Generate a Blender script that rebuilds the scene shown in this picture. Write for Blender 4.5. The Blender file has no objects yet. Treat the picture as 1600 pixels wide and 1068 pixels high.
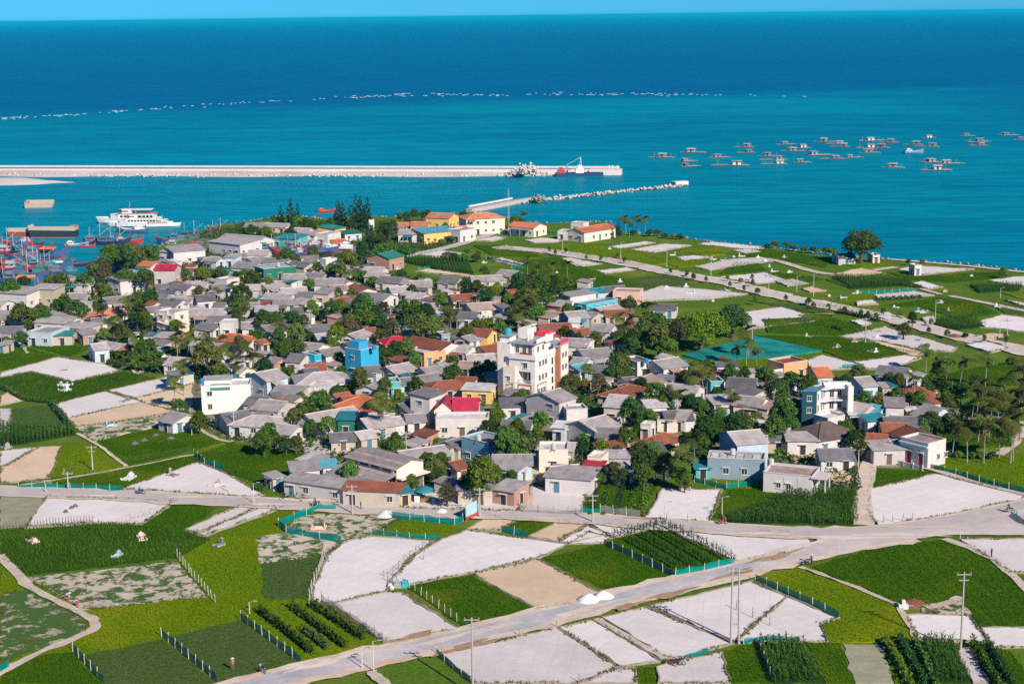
import bpy, math, random
import numpy as np
from mathutils import Vector, Matrix
random.seed(7); RNG = np.random.default_rng(7)
rad = math.radians
SC = bpy.context.scene; COL = SC.collection
# ---------------------------------------------------------------- camera
FPX, CAMH = 2500.0, 85.0                       # focal length in photo pixels, eye height above the fields
cam_d = bpy.data.cameras.new('camera'); cam = bpy.data.objects.new('camera', cam_d); COL.objects.link(cam)
cam_d.sensor_fit = 'HORIZONTAL'; cam_d.sensor_width = 36.0; cam_d.lens = FPX/1600*36
cam_d.clip_start = 1.0; cam_d.clip_end = 400000
CR = (Matrix.Rotation(rad(90-11.52), 3, 'X') @ Matrix.Rotation(rad(-0.70), 3, 'Z'))
cam.matrix_world = Matrix.Translation((0, 0, CAMH)) @ CR.to_4x4()
SC.camera = cam
# ---------------------------------------------------------------- sky and sun
SUN_EL, SUN_AZ = rad(32), rad(147)             # azimuth clockwise from +Y: behind the camera, to the right
w = bpy.data.worlds.new('World'); SC.world = w; w.use_nodes = True
wn = w.node_tree.nodes; wl = w.node_tree.links
bg = wn['Background']; sky = wn.new('ShaderNodeTexSky'); sky.sky_type = 'NISHITA'; sky.sun_disc = False
sky.sun_elevation = SUN_EL; sky.sun_rotation = SUN_AZ; sky.air_density = 0.75; sky.dust_density = 0.0; sky.ozone_density = 10.0
tint = wn.new('ShaderNodeMix'); tint.data_type = 'RGBA'; tint.blend_type = 'MULTIPLY'; tint.inputs[0].default_value = 1
tint.inputs[7].default_value = (0.11, 0.46, 0.67, 1)
wl.new(sky.outputs[0], tint.inputs[6]); wl.new(tint.outputs[2], bg.inputs[0]); bg.inputs[1].default_value = 0.118
sl = bpy.data.lights.new('sun', 'SUN'); sl.energy = 5.0; sl.angle = rad(0.5); sl.color = (1.0, 0.885, 0.76)
sun = bpy.data.objects.new('sun', sl); COL.objects.link(sun)
sdir = Vector((math.sin(SUN_AZ)*math.cos(SUN_EL), math.cos(SUN_AZ)*math.cos(SUN_EL), math.sin(SUN_EL)))
sun.rotation_euler = sdir.to_track_quat('Z', 'Y').to_euler()
sun.location = (60, -60, 200)
vs = SC.view_settings; vs.view_transform = 'Standard'; vs.look = 'None'; vs.gamma = 1; vs.exposure = 0.42; vs.use_curve_mapping = False
SC.cycles.max_bounces = 5; SC.cycles.diffuse_bounces = 3; SC.cycles.sample_clamp_direct = 4; SC.cycles.sample_clamp_indirect = 3; SC.cycles.glossy_bounces = 2; SC.cycles.transmission_bounces = 3; SC.cycles.transparent_max_bounces = 6
SC.cycles.use_denoising = False; SC.cycles.denoiser = 'OPENIMAGEDENOISE'; SC.cycles.denoising_input_passes = 'RGB_ALBEDO_NORMAL'; SC.cycles.use_adaptive_sampling = False
SC.render.use_persistent_data = False
CAMP = Vector((0, 0, CAMH)); CRT = CR.transposed()

# ---------------------------------------------------------------- where a point of the ground plan lies
def un(px, py, z=0.0):
    d = CR @ Vector(((px-800)/FPX, -(py-534)/FPX, -1)); t = (z-CAMH)/d.z
    return Vector((d.x*t, d.y*t, z))
def pr(p):
    q = CRT @ (Vector(p)-CAMP); return (800+FPX*q.x/-q.z, 534-FPX*q.y/-q.z)
def ppm(p):
    q = CRT @ (Vector(p)-CAMP); return FPX/-q.z

# ---------------------------------------------------------------- mesh helpers
class MB:
    def __init__(s): s.v = []; s.f = []; s.m = []
    def face(s, pts, m=0):
        b = len(s.v); s.v += [tuple(p) for p in pts]; s.f.append(tuple(range(b, b+len(pts)))); s.m.append(m)
    def hexa(s, p, m=0):                        # 8 points: bottom ring, top ring
        b = len(s.v); s.v += [tuple(q) for q in p]
        for f in ((3,2,1,0),(4,5,6,7),(0,1,5,4),(1,2,6,5),(2,3,7,6),(3,0,4,7)): s.f.append(tuple(b+i for i in f)); s.m.append(m)
    def box(s, x0, y0, z0, x1, y1, z1, m=0):
        s.hexa([(x0,y0,z0),(x1,y0,z0),(x1,y1,z0),(x0,y1,z0),(x0,y0,z1),(x1,y0,z1),(x1,y1,z1),(x0,y1,z1)], m)
    def prism(s, poly, z0, z1, m=0):
        n = len(poly); b = len(s.v)
        s.v += [(p[0], p[1], z0) for p in poly] + [(p[0], p[1], z1) for p in poly]
        s.f.append(tuple(range(b+n, b+2*n))); s.m.append(m)
        s.f.append(tuple(range(b+n-1, b-1, -1))); s.m.append(m)
        for i in range(n):
            j = (i+1) % n; s.f.append((b+i, b+j, b+n+j, b+n+i)); s.m.append(m)
    def tube(s, pts, r, n=6, m=0, cap=True):
        pts = [Vector(p) for p in pts]; rs = r if isinstance(r, (list, tuple)) else [r]*len(pts)
        b = len(s.v)
        for i, p in enumerate(pts):
            t = (pts[min(i+1, len(pts)-1)]-pts[max(i-1, 0)]); t = t.normalized() if t.length else Vector((0,0,1))
            a = t.orthogonal().normalized(); c = t.cross(a)
            for k in range(n):
                an = 2*math.pi*k/n; s.v.append(tuple(p+(a*math.cos(an)+c*math.sin(an))*rs[i]))
        for i in range(len(pts)-1):
            for k in range(n):
                k2 = (k+1) % n; s.f.append((b+i*n+k, b+i*n+k2, b+(i+1)*n+k2, b+(i+1)*n+k)); s.m.append(m)
        if cap:
            e = b+(len(pts)-1)*n; s.f.append(tuple(range(e, e+n))); s.m.append(m)
            s.f.append(tuple(range(b+n-1, b-1, -1))); s.m.append(m)
    def lathe(s, prof, n=10, m=0, c=(0,0)):
        b = len(s.v)
        for r, z in prof:
            for k in range(n): s.v.append((c[0]+r*math.cos(2*math.pi*k/n), c[1]+r*math.sin(2*math.pi*k/n), z))
        for i in range(len(prof)-1):
            for k in range(n):
                k2 = (k+1) % n; s.f.append((b+i*n+k, b+i*n+k2, b+(i+1)*n+k2, b+(i+1)*n+k)); s.m.append(m)
    def mesh(s, name, mats, smooth=False):
        me = bpy.data.meshes.new(name); me.from_pydata(s.v, [], s.f)
        for mt in (mats if isinstance(mats, (list, tuple)) else [mats]): me.materials.append(mt)
        if any(s.m): me.polygons.foreach_set('material_index', s.m)
        if smooth: me.polygons.foreach_set('use_smooth', [True]*len(me.polygons))
        me.update(); return me
    def build(s, name, mats, parent=None, smooth=False): return obj(name, s.mesh(name, mats, smooth), parent)
def obj(name, me, parent=None, loc=None, rz=None, scale=None):
    o = bpy.data.objects.new(name, me); COL.objects.link(o)
    if parent: o.parent = parent
    if loc is not None: o.location = loc
    if rz is not None: o.rotation_euler = (0, 0, rz)
    if scale is not None: o.scale = scale
    return o
def empty(name, loc=(0,0,0), rz=0): return obj(name, None, None, loc, rz)
def np_mesh(name, V, F, mats, mi=None):
    V = np.asarray(V, dtype=np.float32); F = np.asarray(F, dtype=np.int32); k = F.shape[1]
    me = bpy.data.meshes.new(name); me.vertices.add(len(V)); me.vertices.foreach_set('co', V.ravel())
    me.loops.add(F.size); me.loops.foreach_set('vertex_index', F.ravel())
    me.polygons.add(len(F)); me.polygons.foreach_set('loop_start', np.arange(0, F.size, k, dtype=np.int32))
    for mt in (mats if isinstance(mats, (list, tuple)) else [mats]): me.materials.append(mt)
    if mi is not None: me.polygons.foreach_set('material_index', np.asarray(mi, dtype=np.int32))
    me.update(calc_edges=True); return me
def copy_tree(o, parent=None):
    c = o.copy(); COL.objects.link(c); c.parent = parent
    for ch in o.children: copy_tree(ch, c)
    return c
def struct(o): o['kind'] = 'structure'; return o
ITEMS = []
def item(o, base, cat, group, px):              # labelled at the end, when all neighbours are known
    o['category'] = cat
    if group: o['group'] = group
    ITEMS.append((o, base, cat, px)); return o
def mark(o, label, cat, group=None):
    o['label'] = label; o['category'] = cat
    if group: o['group'] = group
    return o
# ---------------------------------------------------------------- materials
MATS = {}
class NT:
    def __init__(s, name):
        s.mat = bpy.data.materials.new(name); s.mat.use_nodes = True; s.t = s.mat.node_tree
        s.b = s.t.nodes['Principled BSDF']; s.out = s.t.nodes['Material Output']
    def n(s, typ, **kw):
        x = s.t.nodes.new('ShaderNode'+typ)
        for k, v in kw.items():
            if k.startswith('i_'):
                x.inputs[int(k[2:]) if k[2:].isdigit() else k[2:]].default_value = v
            else: setattr(x, k, v)
        return x
    def l(s, a, b): s.t.links.new(a, b)
    def vec(s, kind='Object'):
        if kind == 'World': return s.n('NewGeometry').outputs['Position']
        return s.n('TexCoord').outputs[kind]
    def scaled(s, v, sc, rz=0):
        m = s.n('Mapping'); m.inputs['Scale'].default_value = sc if isinstance(sc, tuple) else (sc, sc, sc); m.inputs['Rotation'].default_value = (0,0,rz)
        s.l(v, m.inputs[0]); return m.outputs[0]
    def noise(s, v, sc, det=4, rough=0.6, dist=0):
        x = s.n('TexNoise'); x.inputs['Scale'].default_value = sc; x.inputs['Detail'].default_value = det; x.inputs['Roughness'].default_value = rough; x.inputs['Distortion'].default_value = dist
        s.l(v, x.inputs['Vector']); return x.outputs['Fac']
    def ramp(s, f, stops, interp='LINEAR'):
        r = s.n('ValToRGB'); r.color_ramp.interpolation = interp; e = r.color_ramp.elements
        while len(e) < len(stops): e.new(0.5)
        for i, (p, c) in enumerate(stops): e[i].position = p; e[i].color = (c, c, c, 1) if not isinstance(c, tuple) else (c[0], c[1], c[2], 1)
        s.l(f, r.inputs[0]); return r.outputs[0]
    def mix(s, f, a, b, mode='MIX'):
        m = s.n('Mix'); m.data_type = 'RGBA'; m.blend_type = mode; m.clamp_result = False
        for i, x in ((0, f), (6, a), (7, b)):
            if isinstance(x, (int, float)): m.inputs[i].default_value = x if i == 0 else (x, x, x, 1)
            elif isinstance(x, tuple): m.inputs[i].default_value = (x[0], x[1], x[2], 1)
            else: s.l(x, m.inputs[i])
        return m.outputs[2]
    def math(s, op, a, b=None, c=None):
        m = s.n('Math'); m.operation = op
        for i, x in enumerate((a, b, c)):
            if x is None: continue
            if isinstance(x, (int, float)): m.inputs[i].default_value = x
            else: s.l(x, m.inputs[i])
        return m.outputs[0]
    def bump(s, h, strength=0.4, dist=0.1):
        b = s.n('Bump'); b.inputs['Strength'].default_value = strength; b.inputs['Distance'].default_value = dist
        s.l(h, b.inputs['Height']); s.l(b.outputs[0], s.b.inputs['Normal'])
    def done(s, col, rough=0.8, spec=0.3):
        if isinstance(col, tuple): s.b.inputs['Base Color'].default_value = (col[0], col[1], col[2], 1)
        else: s.l(col, s.b.inputs['Base Color'])
        if isinstance(rough, (int, float)): s.b.inputs['Roughness'].default_value = rough
        else: s.l(rough, s.b.inputs['Roughness'])
        s.b.inputs['Specular IOR Level'].default_value = spec
        return s.mat
def cached(fn):
    def g(*a):
        k = (fn.__name__,)+a
        if k not in MATS: MATS[k] = fn(*a)
        return MATS[k]
    return g
def mul(c, k): return tuple(min(1, x*k) for x in c)
@cached
def m_plain(col, rough=0.7, spec=0.3):
    t = NT('paint'); v = t.vec(); n = t.noise(v, 1.7, 5, 0.65)
    c = t.mix(t.ramp(n, [(0.35, 0.0), (0.7, 1.0)]), mul(col, 0.82), mul(col, 1.08)); return t.done(c, rough, spec)
@cached
def m_wall(col):
    t = NT('wall'); v = t.vec(); ob = t.n('ObjectInfo')
    off = t.n('VectorMath', operation='ADD'); t.l(v, off.inputs[0])
    cb = t.n('CombineXYZ'); r9 = t.math('MULTIPLY', ob.outputs['Random'], 90); t.l(r9, cb.inputs[0]); t.l(r9, cb.inputs[1]); t.l(cb.outputs[0], off.inputs[1])
    vv = off.outputs[0]
    a = t.noise(vv, 0.55, 5, 0.7); b = t.noise(t.scaled(vv, (2.2, 2.2, 0.35)), 1.0, 4, 0.7)
    c = t.mix(t.ramp(a, [(0.35, 0), (0.75, 1)]), mul(col, 0.86), mul(col, 1.05))
    stain = t.ramp(b, [(0.52, 0), (0.78, 0.55)])
    c = t.mix(stain, c, mul((col[0]*0.55+0.05, col[1]*0.55+0.045, col[2]*0.55+0.04), 1))
    t.bump(t.noise(vv, 6, 3), 0.15, 0.05); return t.done(c, 0.85, 0.2)
@cached
def m_roof(col, tile=False):
    t = NT('roofing'); v = t.vec(); ob = t.n('ObjectInfo'); sep = t.n('SeparateXYZ'); t.l(v, sep.inputs[0])
    X, Y = sep.outputs[0], sep.outputs[1]
    sw, sh = (0.9, 1.45) if not tile else (0.34, 0.30)
    fx = t.math('FLOOR', t.math('DIVIDE', X, sw)); fy = t.math('FLOOR', t.math('DIVIDE', Y, sh))
    cb = t.n('CombineXYZ'); t.l(fx, cb.inputs[0]); t.l(fy, cb.inputs[1]); t.l(t.math('MULTIPLY', ob.outputs['Random'], 57), cb.inputs[2])
    wn_ = t.n('TexWhiteNoise'); t.l(cb.outputs[0], wn_.inputs[0]); sheet = wn_.outputs['Value']
    vr = t.n('VectorMath', operation='ADD'); c9 = t.n('CombineXYZ'); r9 = t.math('MULTIPLY', ob.outputs['Random'], 71); t.l(r9, c9.inputs[0]); t.l(r9, c9.inputs[2]); t.l(v, vr.inputs[0]); t.l(c9.outputs[0], vr.inputs[1])
    n1 = t.noise(vr.outputs[0], 0.35, 5, 0.7); n2 = t.noise(t.scaled(vr.outputs[0], (3, 0.5, 0.5)), 1.0, 4, 0.7)
    lo, hi = (0.72, 1.10) if not tile else (0.55, 1.15)
    c = t.mix(t.ramp(n1, [(0.3, 0), (0.72, 1)]), mul(col, lo), mul(col, hi))
    c = t.mix(t.math('MULTIPLY', t.math('POWER', sheet, 1.6), 0.95), c, t.mix(0.6, c, (col[0]*0.55, col[1]*0.53, col[2]*0.53)))
    c = t.mix(t.ramp(n2, [(0.55, 0), (0.8, 0.6)]), c, mul((col[0]*0.45+0.02, col[1]*0.43+0.02, col[2]*0.42+0.02), 1))
    # tone of each roof
    tone = t.math('ADD', t.math('MULTIPLY', ob.outputs['Random'], 0.45), 0.76)
    c = t.mix(1.0, c, tone, 'MULTIPLY')
    wv = t.n('TexWave'); wv.bands_direction = 'X'; wv.inputs['Scale'].default_value = 1.1 if not tile else 1.5; wv.inputs['Distortion'].default_value = 0; t.l(v, wv.inputs['Vector'])
    ly = t.math('FRACT', t.math('DIVIDE', Y, sh))
    hgt = t.math('ADD', t.math('MULTIPLY', wv.outputs['Fac'], 0.6), t.math('MULTIPLY', ly, 0.8))
    t.bump(hgt, 0.5, 0.06); return t.done(c, 0.75 if tile else 0.6, 0.3)
@cached
def m_leaf(c1, c2):
    t = NT('leaves'); g = t.n('NewGeometry'); ob = t.n('ObjectInfo')
    r = g.outputs['Random Per Island']; c = t.mix(t.math('POWER', r, 1.4), c1, c2)
    hs = t.n('HueSaturation'); t.l(c, hs.inputs['Color'])
    t.l(t.math('ADD', t.math('MULTIPLY', ob.outputs['Random'], 0.05), 0.475), hs.inputs['Hue'])
    t.l(t.math('ADD', t.math('MULTIPLY', t.math('FRACT', t.math('MULTIPLY', ob.outputs['Random'], 7.3)), 0.7), 0.65), hs.inputs['Value'])
    d = t.n('BsdfDiffuse'); tr = t.n('BsdfTranslucent'); mx = t.n('MixShader'); mx.inputs[0].default_value = 0.22
    t.l(hs.outputs[0], d.inputs[0]); t.l(hs.outputs[0], tr.inputs[0]); t.l(d.outputs[0], mx.inputs[1]); t.l(tr.outputs[0], mx.inputs[2]); t.l(mx.outputs[0], t.out.inputs[0])
    return t.mat
@cached
def m_bark(col):
    t = NT('bark'); v = t.vec(); n = t.noise(t.scaled(v, (3, 3, 1)), 2, 4); return t.done(t.mix(n, mul(col, 0.6), mul(col, 1.3)), 0.95, 0.1)
@cached
def m_crop(c1, c2):
    t = NT('crop'); g = t.n('NewGeometry'); n = t.noise(g.outputs['Position'], 0.09, 4, 0.6)
    c = t.mix(t.math('ADD', t.math('MULTIPLY', g.outputs['Random Per Island'], 0.45), t.math('MULTIPLY', t.ramp(n, [(0.38, 0), (0.62, 1)]), 0.7)), c1, c2)
    d = t.n('BsdfDiffuse'); tr = t.n('BsdfTranslucent'); mx = t.n('MixShader'); mx.inputs[0].default_value = 0.25
    t.l(c, d.inputs[0]); t.l(c, tr.inputs[0]); t.l(d.outputs[0], mx.inputs[1]); t.l(tr.outputs[0], mx.inputs[2]); t.l(mx.outputs[0], t.out.inputs[0]); return t.mat
@cached
def m_net(col, alpha):
    t = NT('net'); d = t.n('BsdfDiffuse'); d.inputs[0].default_value = (*col, 1); tr = t.n('BsdfTransparent'); mx = t.n('MixShader')
    n = t.noise(t.vec('World'), 2.2, 3); f = t.math('MULTIPLY_ADD', n, 0.3, alpha-0.15); t.l(f, mx.inputs[0]); t.l(tr.outputs[0], mx.inputs[1]); t.l(d.outputs[0], mx.inputs[2]); t.l(mx.outputs[0], t.out.inputs[0]); return t.mat
@cached
def m_soil(c1, c2, scale=0.25, grass=0.0, grid=0.0):
    """bare ground: two tones, optional sprouting green patches, optional faint bed grid"""
    t = NT('soil'); v = t.vec('World'); n = t.noise(v, scale, 6, 0.65); n2 = t.noise(v, scale*9, 4, 0.7)
    ob = t.n('ObjectInfo')
    f = t.math('ADD', t.math('MULTIPLY', n, 0.7), t.math('MULTIPLY', n2, 0.3))
    c = t.mix(t.ramp(f, [(0.38, 0), (0.62, 1)]), c1, c2)
    c = t.mix(1.0, c, t.math('ADD', t.math('MULTIPLY', ob.outputs['Random'], 0.16), 0.9), 'MULTIPLY')
    if grid:
        rv = t.n('VectorRotate'); rv.rotation_type = 'Z_AXIS'; t.l(v, rv.inputs[0]); t.l(t.math('MULTIPLY', ob.outputs['Random'], 3.1), rv.inputs['Angle'])
        sp = t.n('SeparateXYZ'); t.l(rv.outputs[0], sp.inputs[0])
        for ax in (0, 1):
            fr = t.math('ABSOLUTE', t.math('SUBTRACT', t.math('FRACT', t.math('DIVIDE', t.math('ADD', sp.outputs[ax], t.math('MULTIPLY', n, 1.2)), 2.4)), 0.5))
            c = t.mix(t.math('MULTIPLY', t.ramp(fr, [(0.0, 1), (0.06, 0)]), grid), c, mul(c1, 0.78))
    if grass:
        gn = t.noise(v, scale*2.4, 6, 0.72, 0.4); gm = t.ramp(gn, [(grass-0.04, 0), (grass+0.03, 1)])
        c = t.mix(gm, t.mix(n2, (0.035, 0.085, 0.018), (0.085, 0.15, 0.03)), c)
    t.bump(f, 0.5, 0.25); return t.done(c, 0.95, 0.1)
@cached
def m_green(c1, c2, c3):
    t = NT('green_field'); v = t.vec('World'); a = t.noise(v, 0.06, 5, 0.6); b = t.noise(v, 1.3, 5, 0.75)
    c = t.mix(t.ramp(b, [(0.35, 0), (0.68, 1)]), c1, c2); c = t.mix(t.ramp(a, [(0.5, 0), (0.68, 0.7)]), c, c3)
    t.bump(b, 0.8, 0.35); return t.done(c, 0.95, 0.0)
# ================================================================ sea
SEA = -1.6
def m_sea():
    t = NT('sea_water'); v = t.vec('World'); sp = t.n('SeparateXYZ'); t.l(v, sp.inputs[0]); X, Y = sp.outputs[0], sp.outputs[1]
    big = t.noise(t.scaled(v, (0.0016, 0.004, 1)), 1.0, 5, 0.6); mid = t.noise(t.scaled(v, (0.010, 0.030, 1)), 1.0, 5, 0.65)
    # the reef edge: shallow lagoon inside, deep water outside, depth also grows to the right
    edge = t.math('ADD', t.math('SUBTRACT', Y, t.math('MULTIPLY', X, 0.32)), t.math('MULTIPLY', t.math('SUBTRACT', big, 0.5), 130))
    deep = t.n('MapRange', interpolation_type='SMOOTHSTEP'); deep.inputs[1].default_value = 1570; deep.inputs[2].default_value = 1770; t.l(edge, deep.inputs[0])
    right = t.n('MapRange', interpolation_type='SMOOTHSTEP'); right.inputs[1].default_value = 190; right.inputs[2].default_value = 420
    t.l(t.math('ADD', t.math('SUBTRACT', X, t.math('MULTIPLY', Y, 0.09)), t.math('MULTIPLY', t.math('SUBTRACT', big, 0.5), 260)), right.inputs[0])
    dp = t.math('MAXIMUM', deep.outputs[0], t.math('MULTIPLY', right.outputs[0], 0.75))
    lag = t.mix(t.ramp(mid, [(0.36, 0), (0.66, 1)]), (0.0, 0.190, 0.280), (0.0, 0.260, 0.355))
    lag = t.mix(t.ramp(big, [(0.44, 0), (0.60, 1)]), lag, (0.0, 0.290, 0.36))
    dcol = t.mix(t.ramp(mid, [(0.4, 0), (0.65, 1)]), (0.0, 0.118, 0.240), (0.0, 0.145, 0.285))
    c = t.mix(dp, lag, dcol)
    w1 = t.noise(t.scaled(v, (0.035, 0.20, 1), 0.12), 1.0, 6, 0.66); w2 = t.noise(t.scaled(v, (0.25, 0.8, 1), 0.3), 1.0, 3, 0.6)
    c = t.mix(t.ramp(w1, [(0.42, 0), (0.62, 1)]), t.mix(0.38, c, (0.0, 0.035, 0.10)), c)
    h = t.math('ADD', w1, t.math('MULTIPLY', w2, 0.35)); t.bump(h, 0.55, 1.2)
    return t.done(c, 0.42, 0.06)
mb = MB(); S = 150000; mb.face([(-S, -300, SEA), (S, -300, SEA), (S, 160000, SEA), (-S, 160000, SEA)])
struct(mb.build('sea', m_sea()))
# ================================================================ land
COAST = [(-700,560),(-300,500),(-80,462),(0,446),(60,447),(104,436),(122,437),(150,426),(200,411),(238,402),(247,388),(262,377),(300,366),(335,352),(385,347),(420,340),(450,336),(520,344),(560,338),(620,339),(700,334),(740,331),(800,344),(850,349),(950,346),(962,362),(1060,370),(1100,377),(1200,386),(1310,400),(1390,405),(1500,413),(1600,423),(1800,443),(2300,500)]
def jit_line(P, step, amp, seed, closed=False):
    """resample a ground polyline and make its edge uneven"""
    out = []; n = len(P); k = n if closed else n-1; r = np.random.default_rng(seed); ph = r.uniform(0, 9, 6)
    acc = 0
    for i in range(k):
        a, b = P[i], P[(i+1) % n]; L = (b-a).length; m = max(1, int(L/step)); d = (b-a)/max(L, 1e-6); nr = Vector((-d.y, d.x, 0))
        for j in range(m):
            s = j/m*L+acc; e = 0 if j == 0 else amp*(0.5*math.sin(s*0.35+ph[0])+0.4*math.sin(s*0.9+ph[1])+0.5*math.sin(s*2.3+ph[2])+r.uniform(-.5, .5))
            out.append(a+d*(j/m*L)+nr*e)
        acc += L
    if not closed: out.append(P[-1])
    return out
coast = jit_line([un(x, y) for x, y in COAST], 3.0, 0.7, 3)
land = [(p.x, p.y) for p in coast] + [(600, 250), (600, -250), (-600, -250), (-600, 300)]
land = land[::-1]
mb = MB(); mb.prism(land, -4.0, 0.0)
M_LAND = m_green((0.055, 0.125, 0.012), (0.125, 0.205, 0.020), (0.20, 0.22, 0.035))
struct(mb.build('ground', M_LAND))
def in_poly(px, py, poly):
    x = np.asarray(px); y = np.asarray(py); c = np.zeros(x.shape, bool); n = len(poly)
    for i in range(n):
        x1, y1 = poly[i][0], poly[i][1]; x2, y2 = poly[i-1][0], poly[i-1][1]
        hit = ((y1 > y) != (y2 > y)); xx = (x2-x1)*(y-y1)/((y2-y1) if y2 != y1 else 1e-9)+x1
        c ^= hit & (x < xx)
    return c
VILL = [(0,478),(60,458),(130,432),(205,408),(245,398),(320,362),(400,347),(560,346),(660,352),(790,362),(690,390),(620,404),(575,420),(650,436),(760,440),(830,450),(900,450),(985,462),(1000,500),(985,545),(1010,570),(1060,562),(1180,592),(1300,588),(1430,594),(1500,640),(1590,640),(1590,700),(1480,705),(1440,728),(1345,735),(1345,768),(1190,742),(1085,745),(1030,750),(920,745),(828,760),(810,792),(440,782),(430,745),(520,712),(370,690),(290,655),(280,590),(190,575),(130,540),(0,530)]
M_DIRT = m_soil((0.17, 0.145, 0.115), (0.30, 0.265, 0.225), 0.12, 0.50)
vill = jit_line([un(x, y) for x, y in VILL], 2.5, 0.5, 5, True)
VPOLY = [(p.x, p.y) for p in vill]
mb = MB(); mb.face([(p.x, p.y, 0.02) for p in vill]); struct(mb.build('village_ground', M_DIRT))
# ================================================================ fields
M_WHITE = m_soil((0.625, 0.585, 0.565), (0.73, 0.69, 0.67), 0.10, 0, 0.35)
M_WHITE2 = m_soil((0.53, 0.495, 0.475), (0.63, 0.595, 0.575), 0.12, 0, 0.30)
M_BEIGE = m_soil((0.58, 0.435, 0.285), (0.70, 0.545, 0.385), 0.13, 0, 0.15)
M_PATCH = m_soil((0.46, 0.39, 0.30), (0.58, 0.51, 0.42), 0.16, 0.50)
M_PATCHD = m_soil((0.36, 0.31, 0.22), (0.50, 0.44, 0.35), 0.13, 0.58)
M_GREY = m_soil((0.26, 0.27, 0.17), (0.36, 0.35, 0.25), 0.4, 0.32)
FM = {'w': M_WHITE, 'W': M_WHITE2, 'b': M_BEIGE, 'p': M_PATCH, 'q': M_PATCHD, 'G': M_GREY,
 'g': m_green((0.026, 0.080, 0.002), (0.062, 0.140, 0.003), (0.13, 0.175, 0.006)),
 'm': m_green((0.024, 0.070, 0.005), (0.055, 0.125, 0.009), (0.09, 0.15, 0.010)),
 'y': m_green((0.085, 0.155, 0.002), (0.155, 0.235, 0.003), (0.24, 0.25, 0.006)),
 'd': m_green((0.045, 0.085, 0.020), (0.090, 0.145, 0.034), (0.11, 0.15, 0.045)),
 'k': m_green((0.016, 0.045, 0.008), (0.035, 0.080, 0.014), (0.04, 0.085, 0.015)),
 't': m_soil((0.005, 0.11, 0.105), (0.02, 0.30, 0.26), 0.13, 0.33)}
FN = {'w': 'sand_field', 'W': 'sand_field', 'b': 'bare_field', 'p': 'sprouting_field', 'q': 'sprouting_field', 'G': 'dry_field', 'g': 'onion_field', 'm': 'bean_field', 'y': 'onion_field', 'd': 'vegetable_field', 'k': 'corn_field', 't': 'netted_field'}
CROP = {'g': ((0.028, 0.092, 0.002), (0.110, 0.190, 0.004), 0.28), 'm': ((0.026, 0.088, 0.005), (0.085, 0.165, 0.012), 0.55), 'y': ((0.07, 0.155, 0.002), (0.17, 0.255, 0.004), 0.24), 'd': ((0.05, 0.10, 0.022), (0.11, 0.17, 0.045), 0.18), 'k': ((0.024, 0.075, 0.012), (0.075, 0.155, 0.026), 1.5)}
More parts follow.
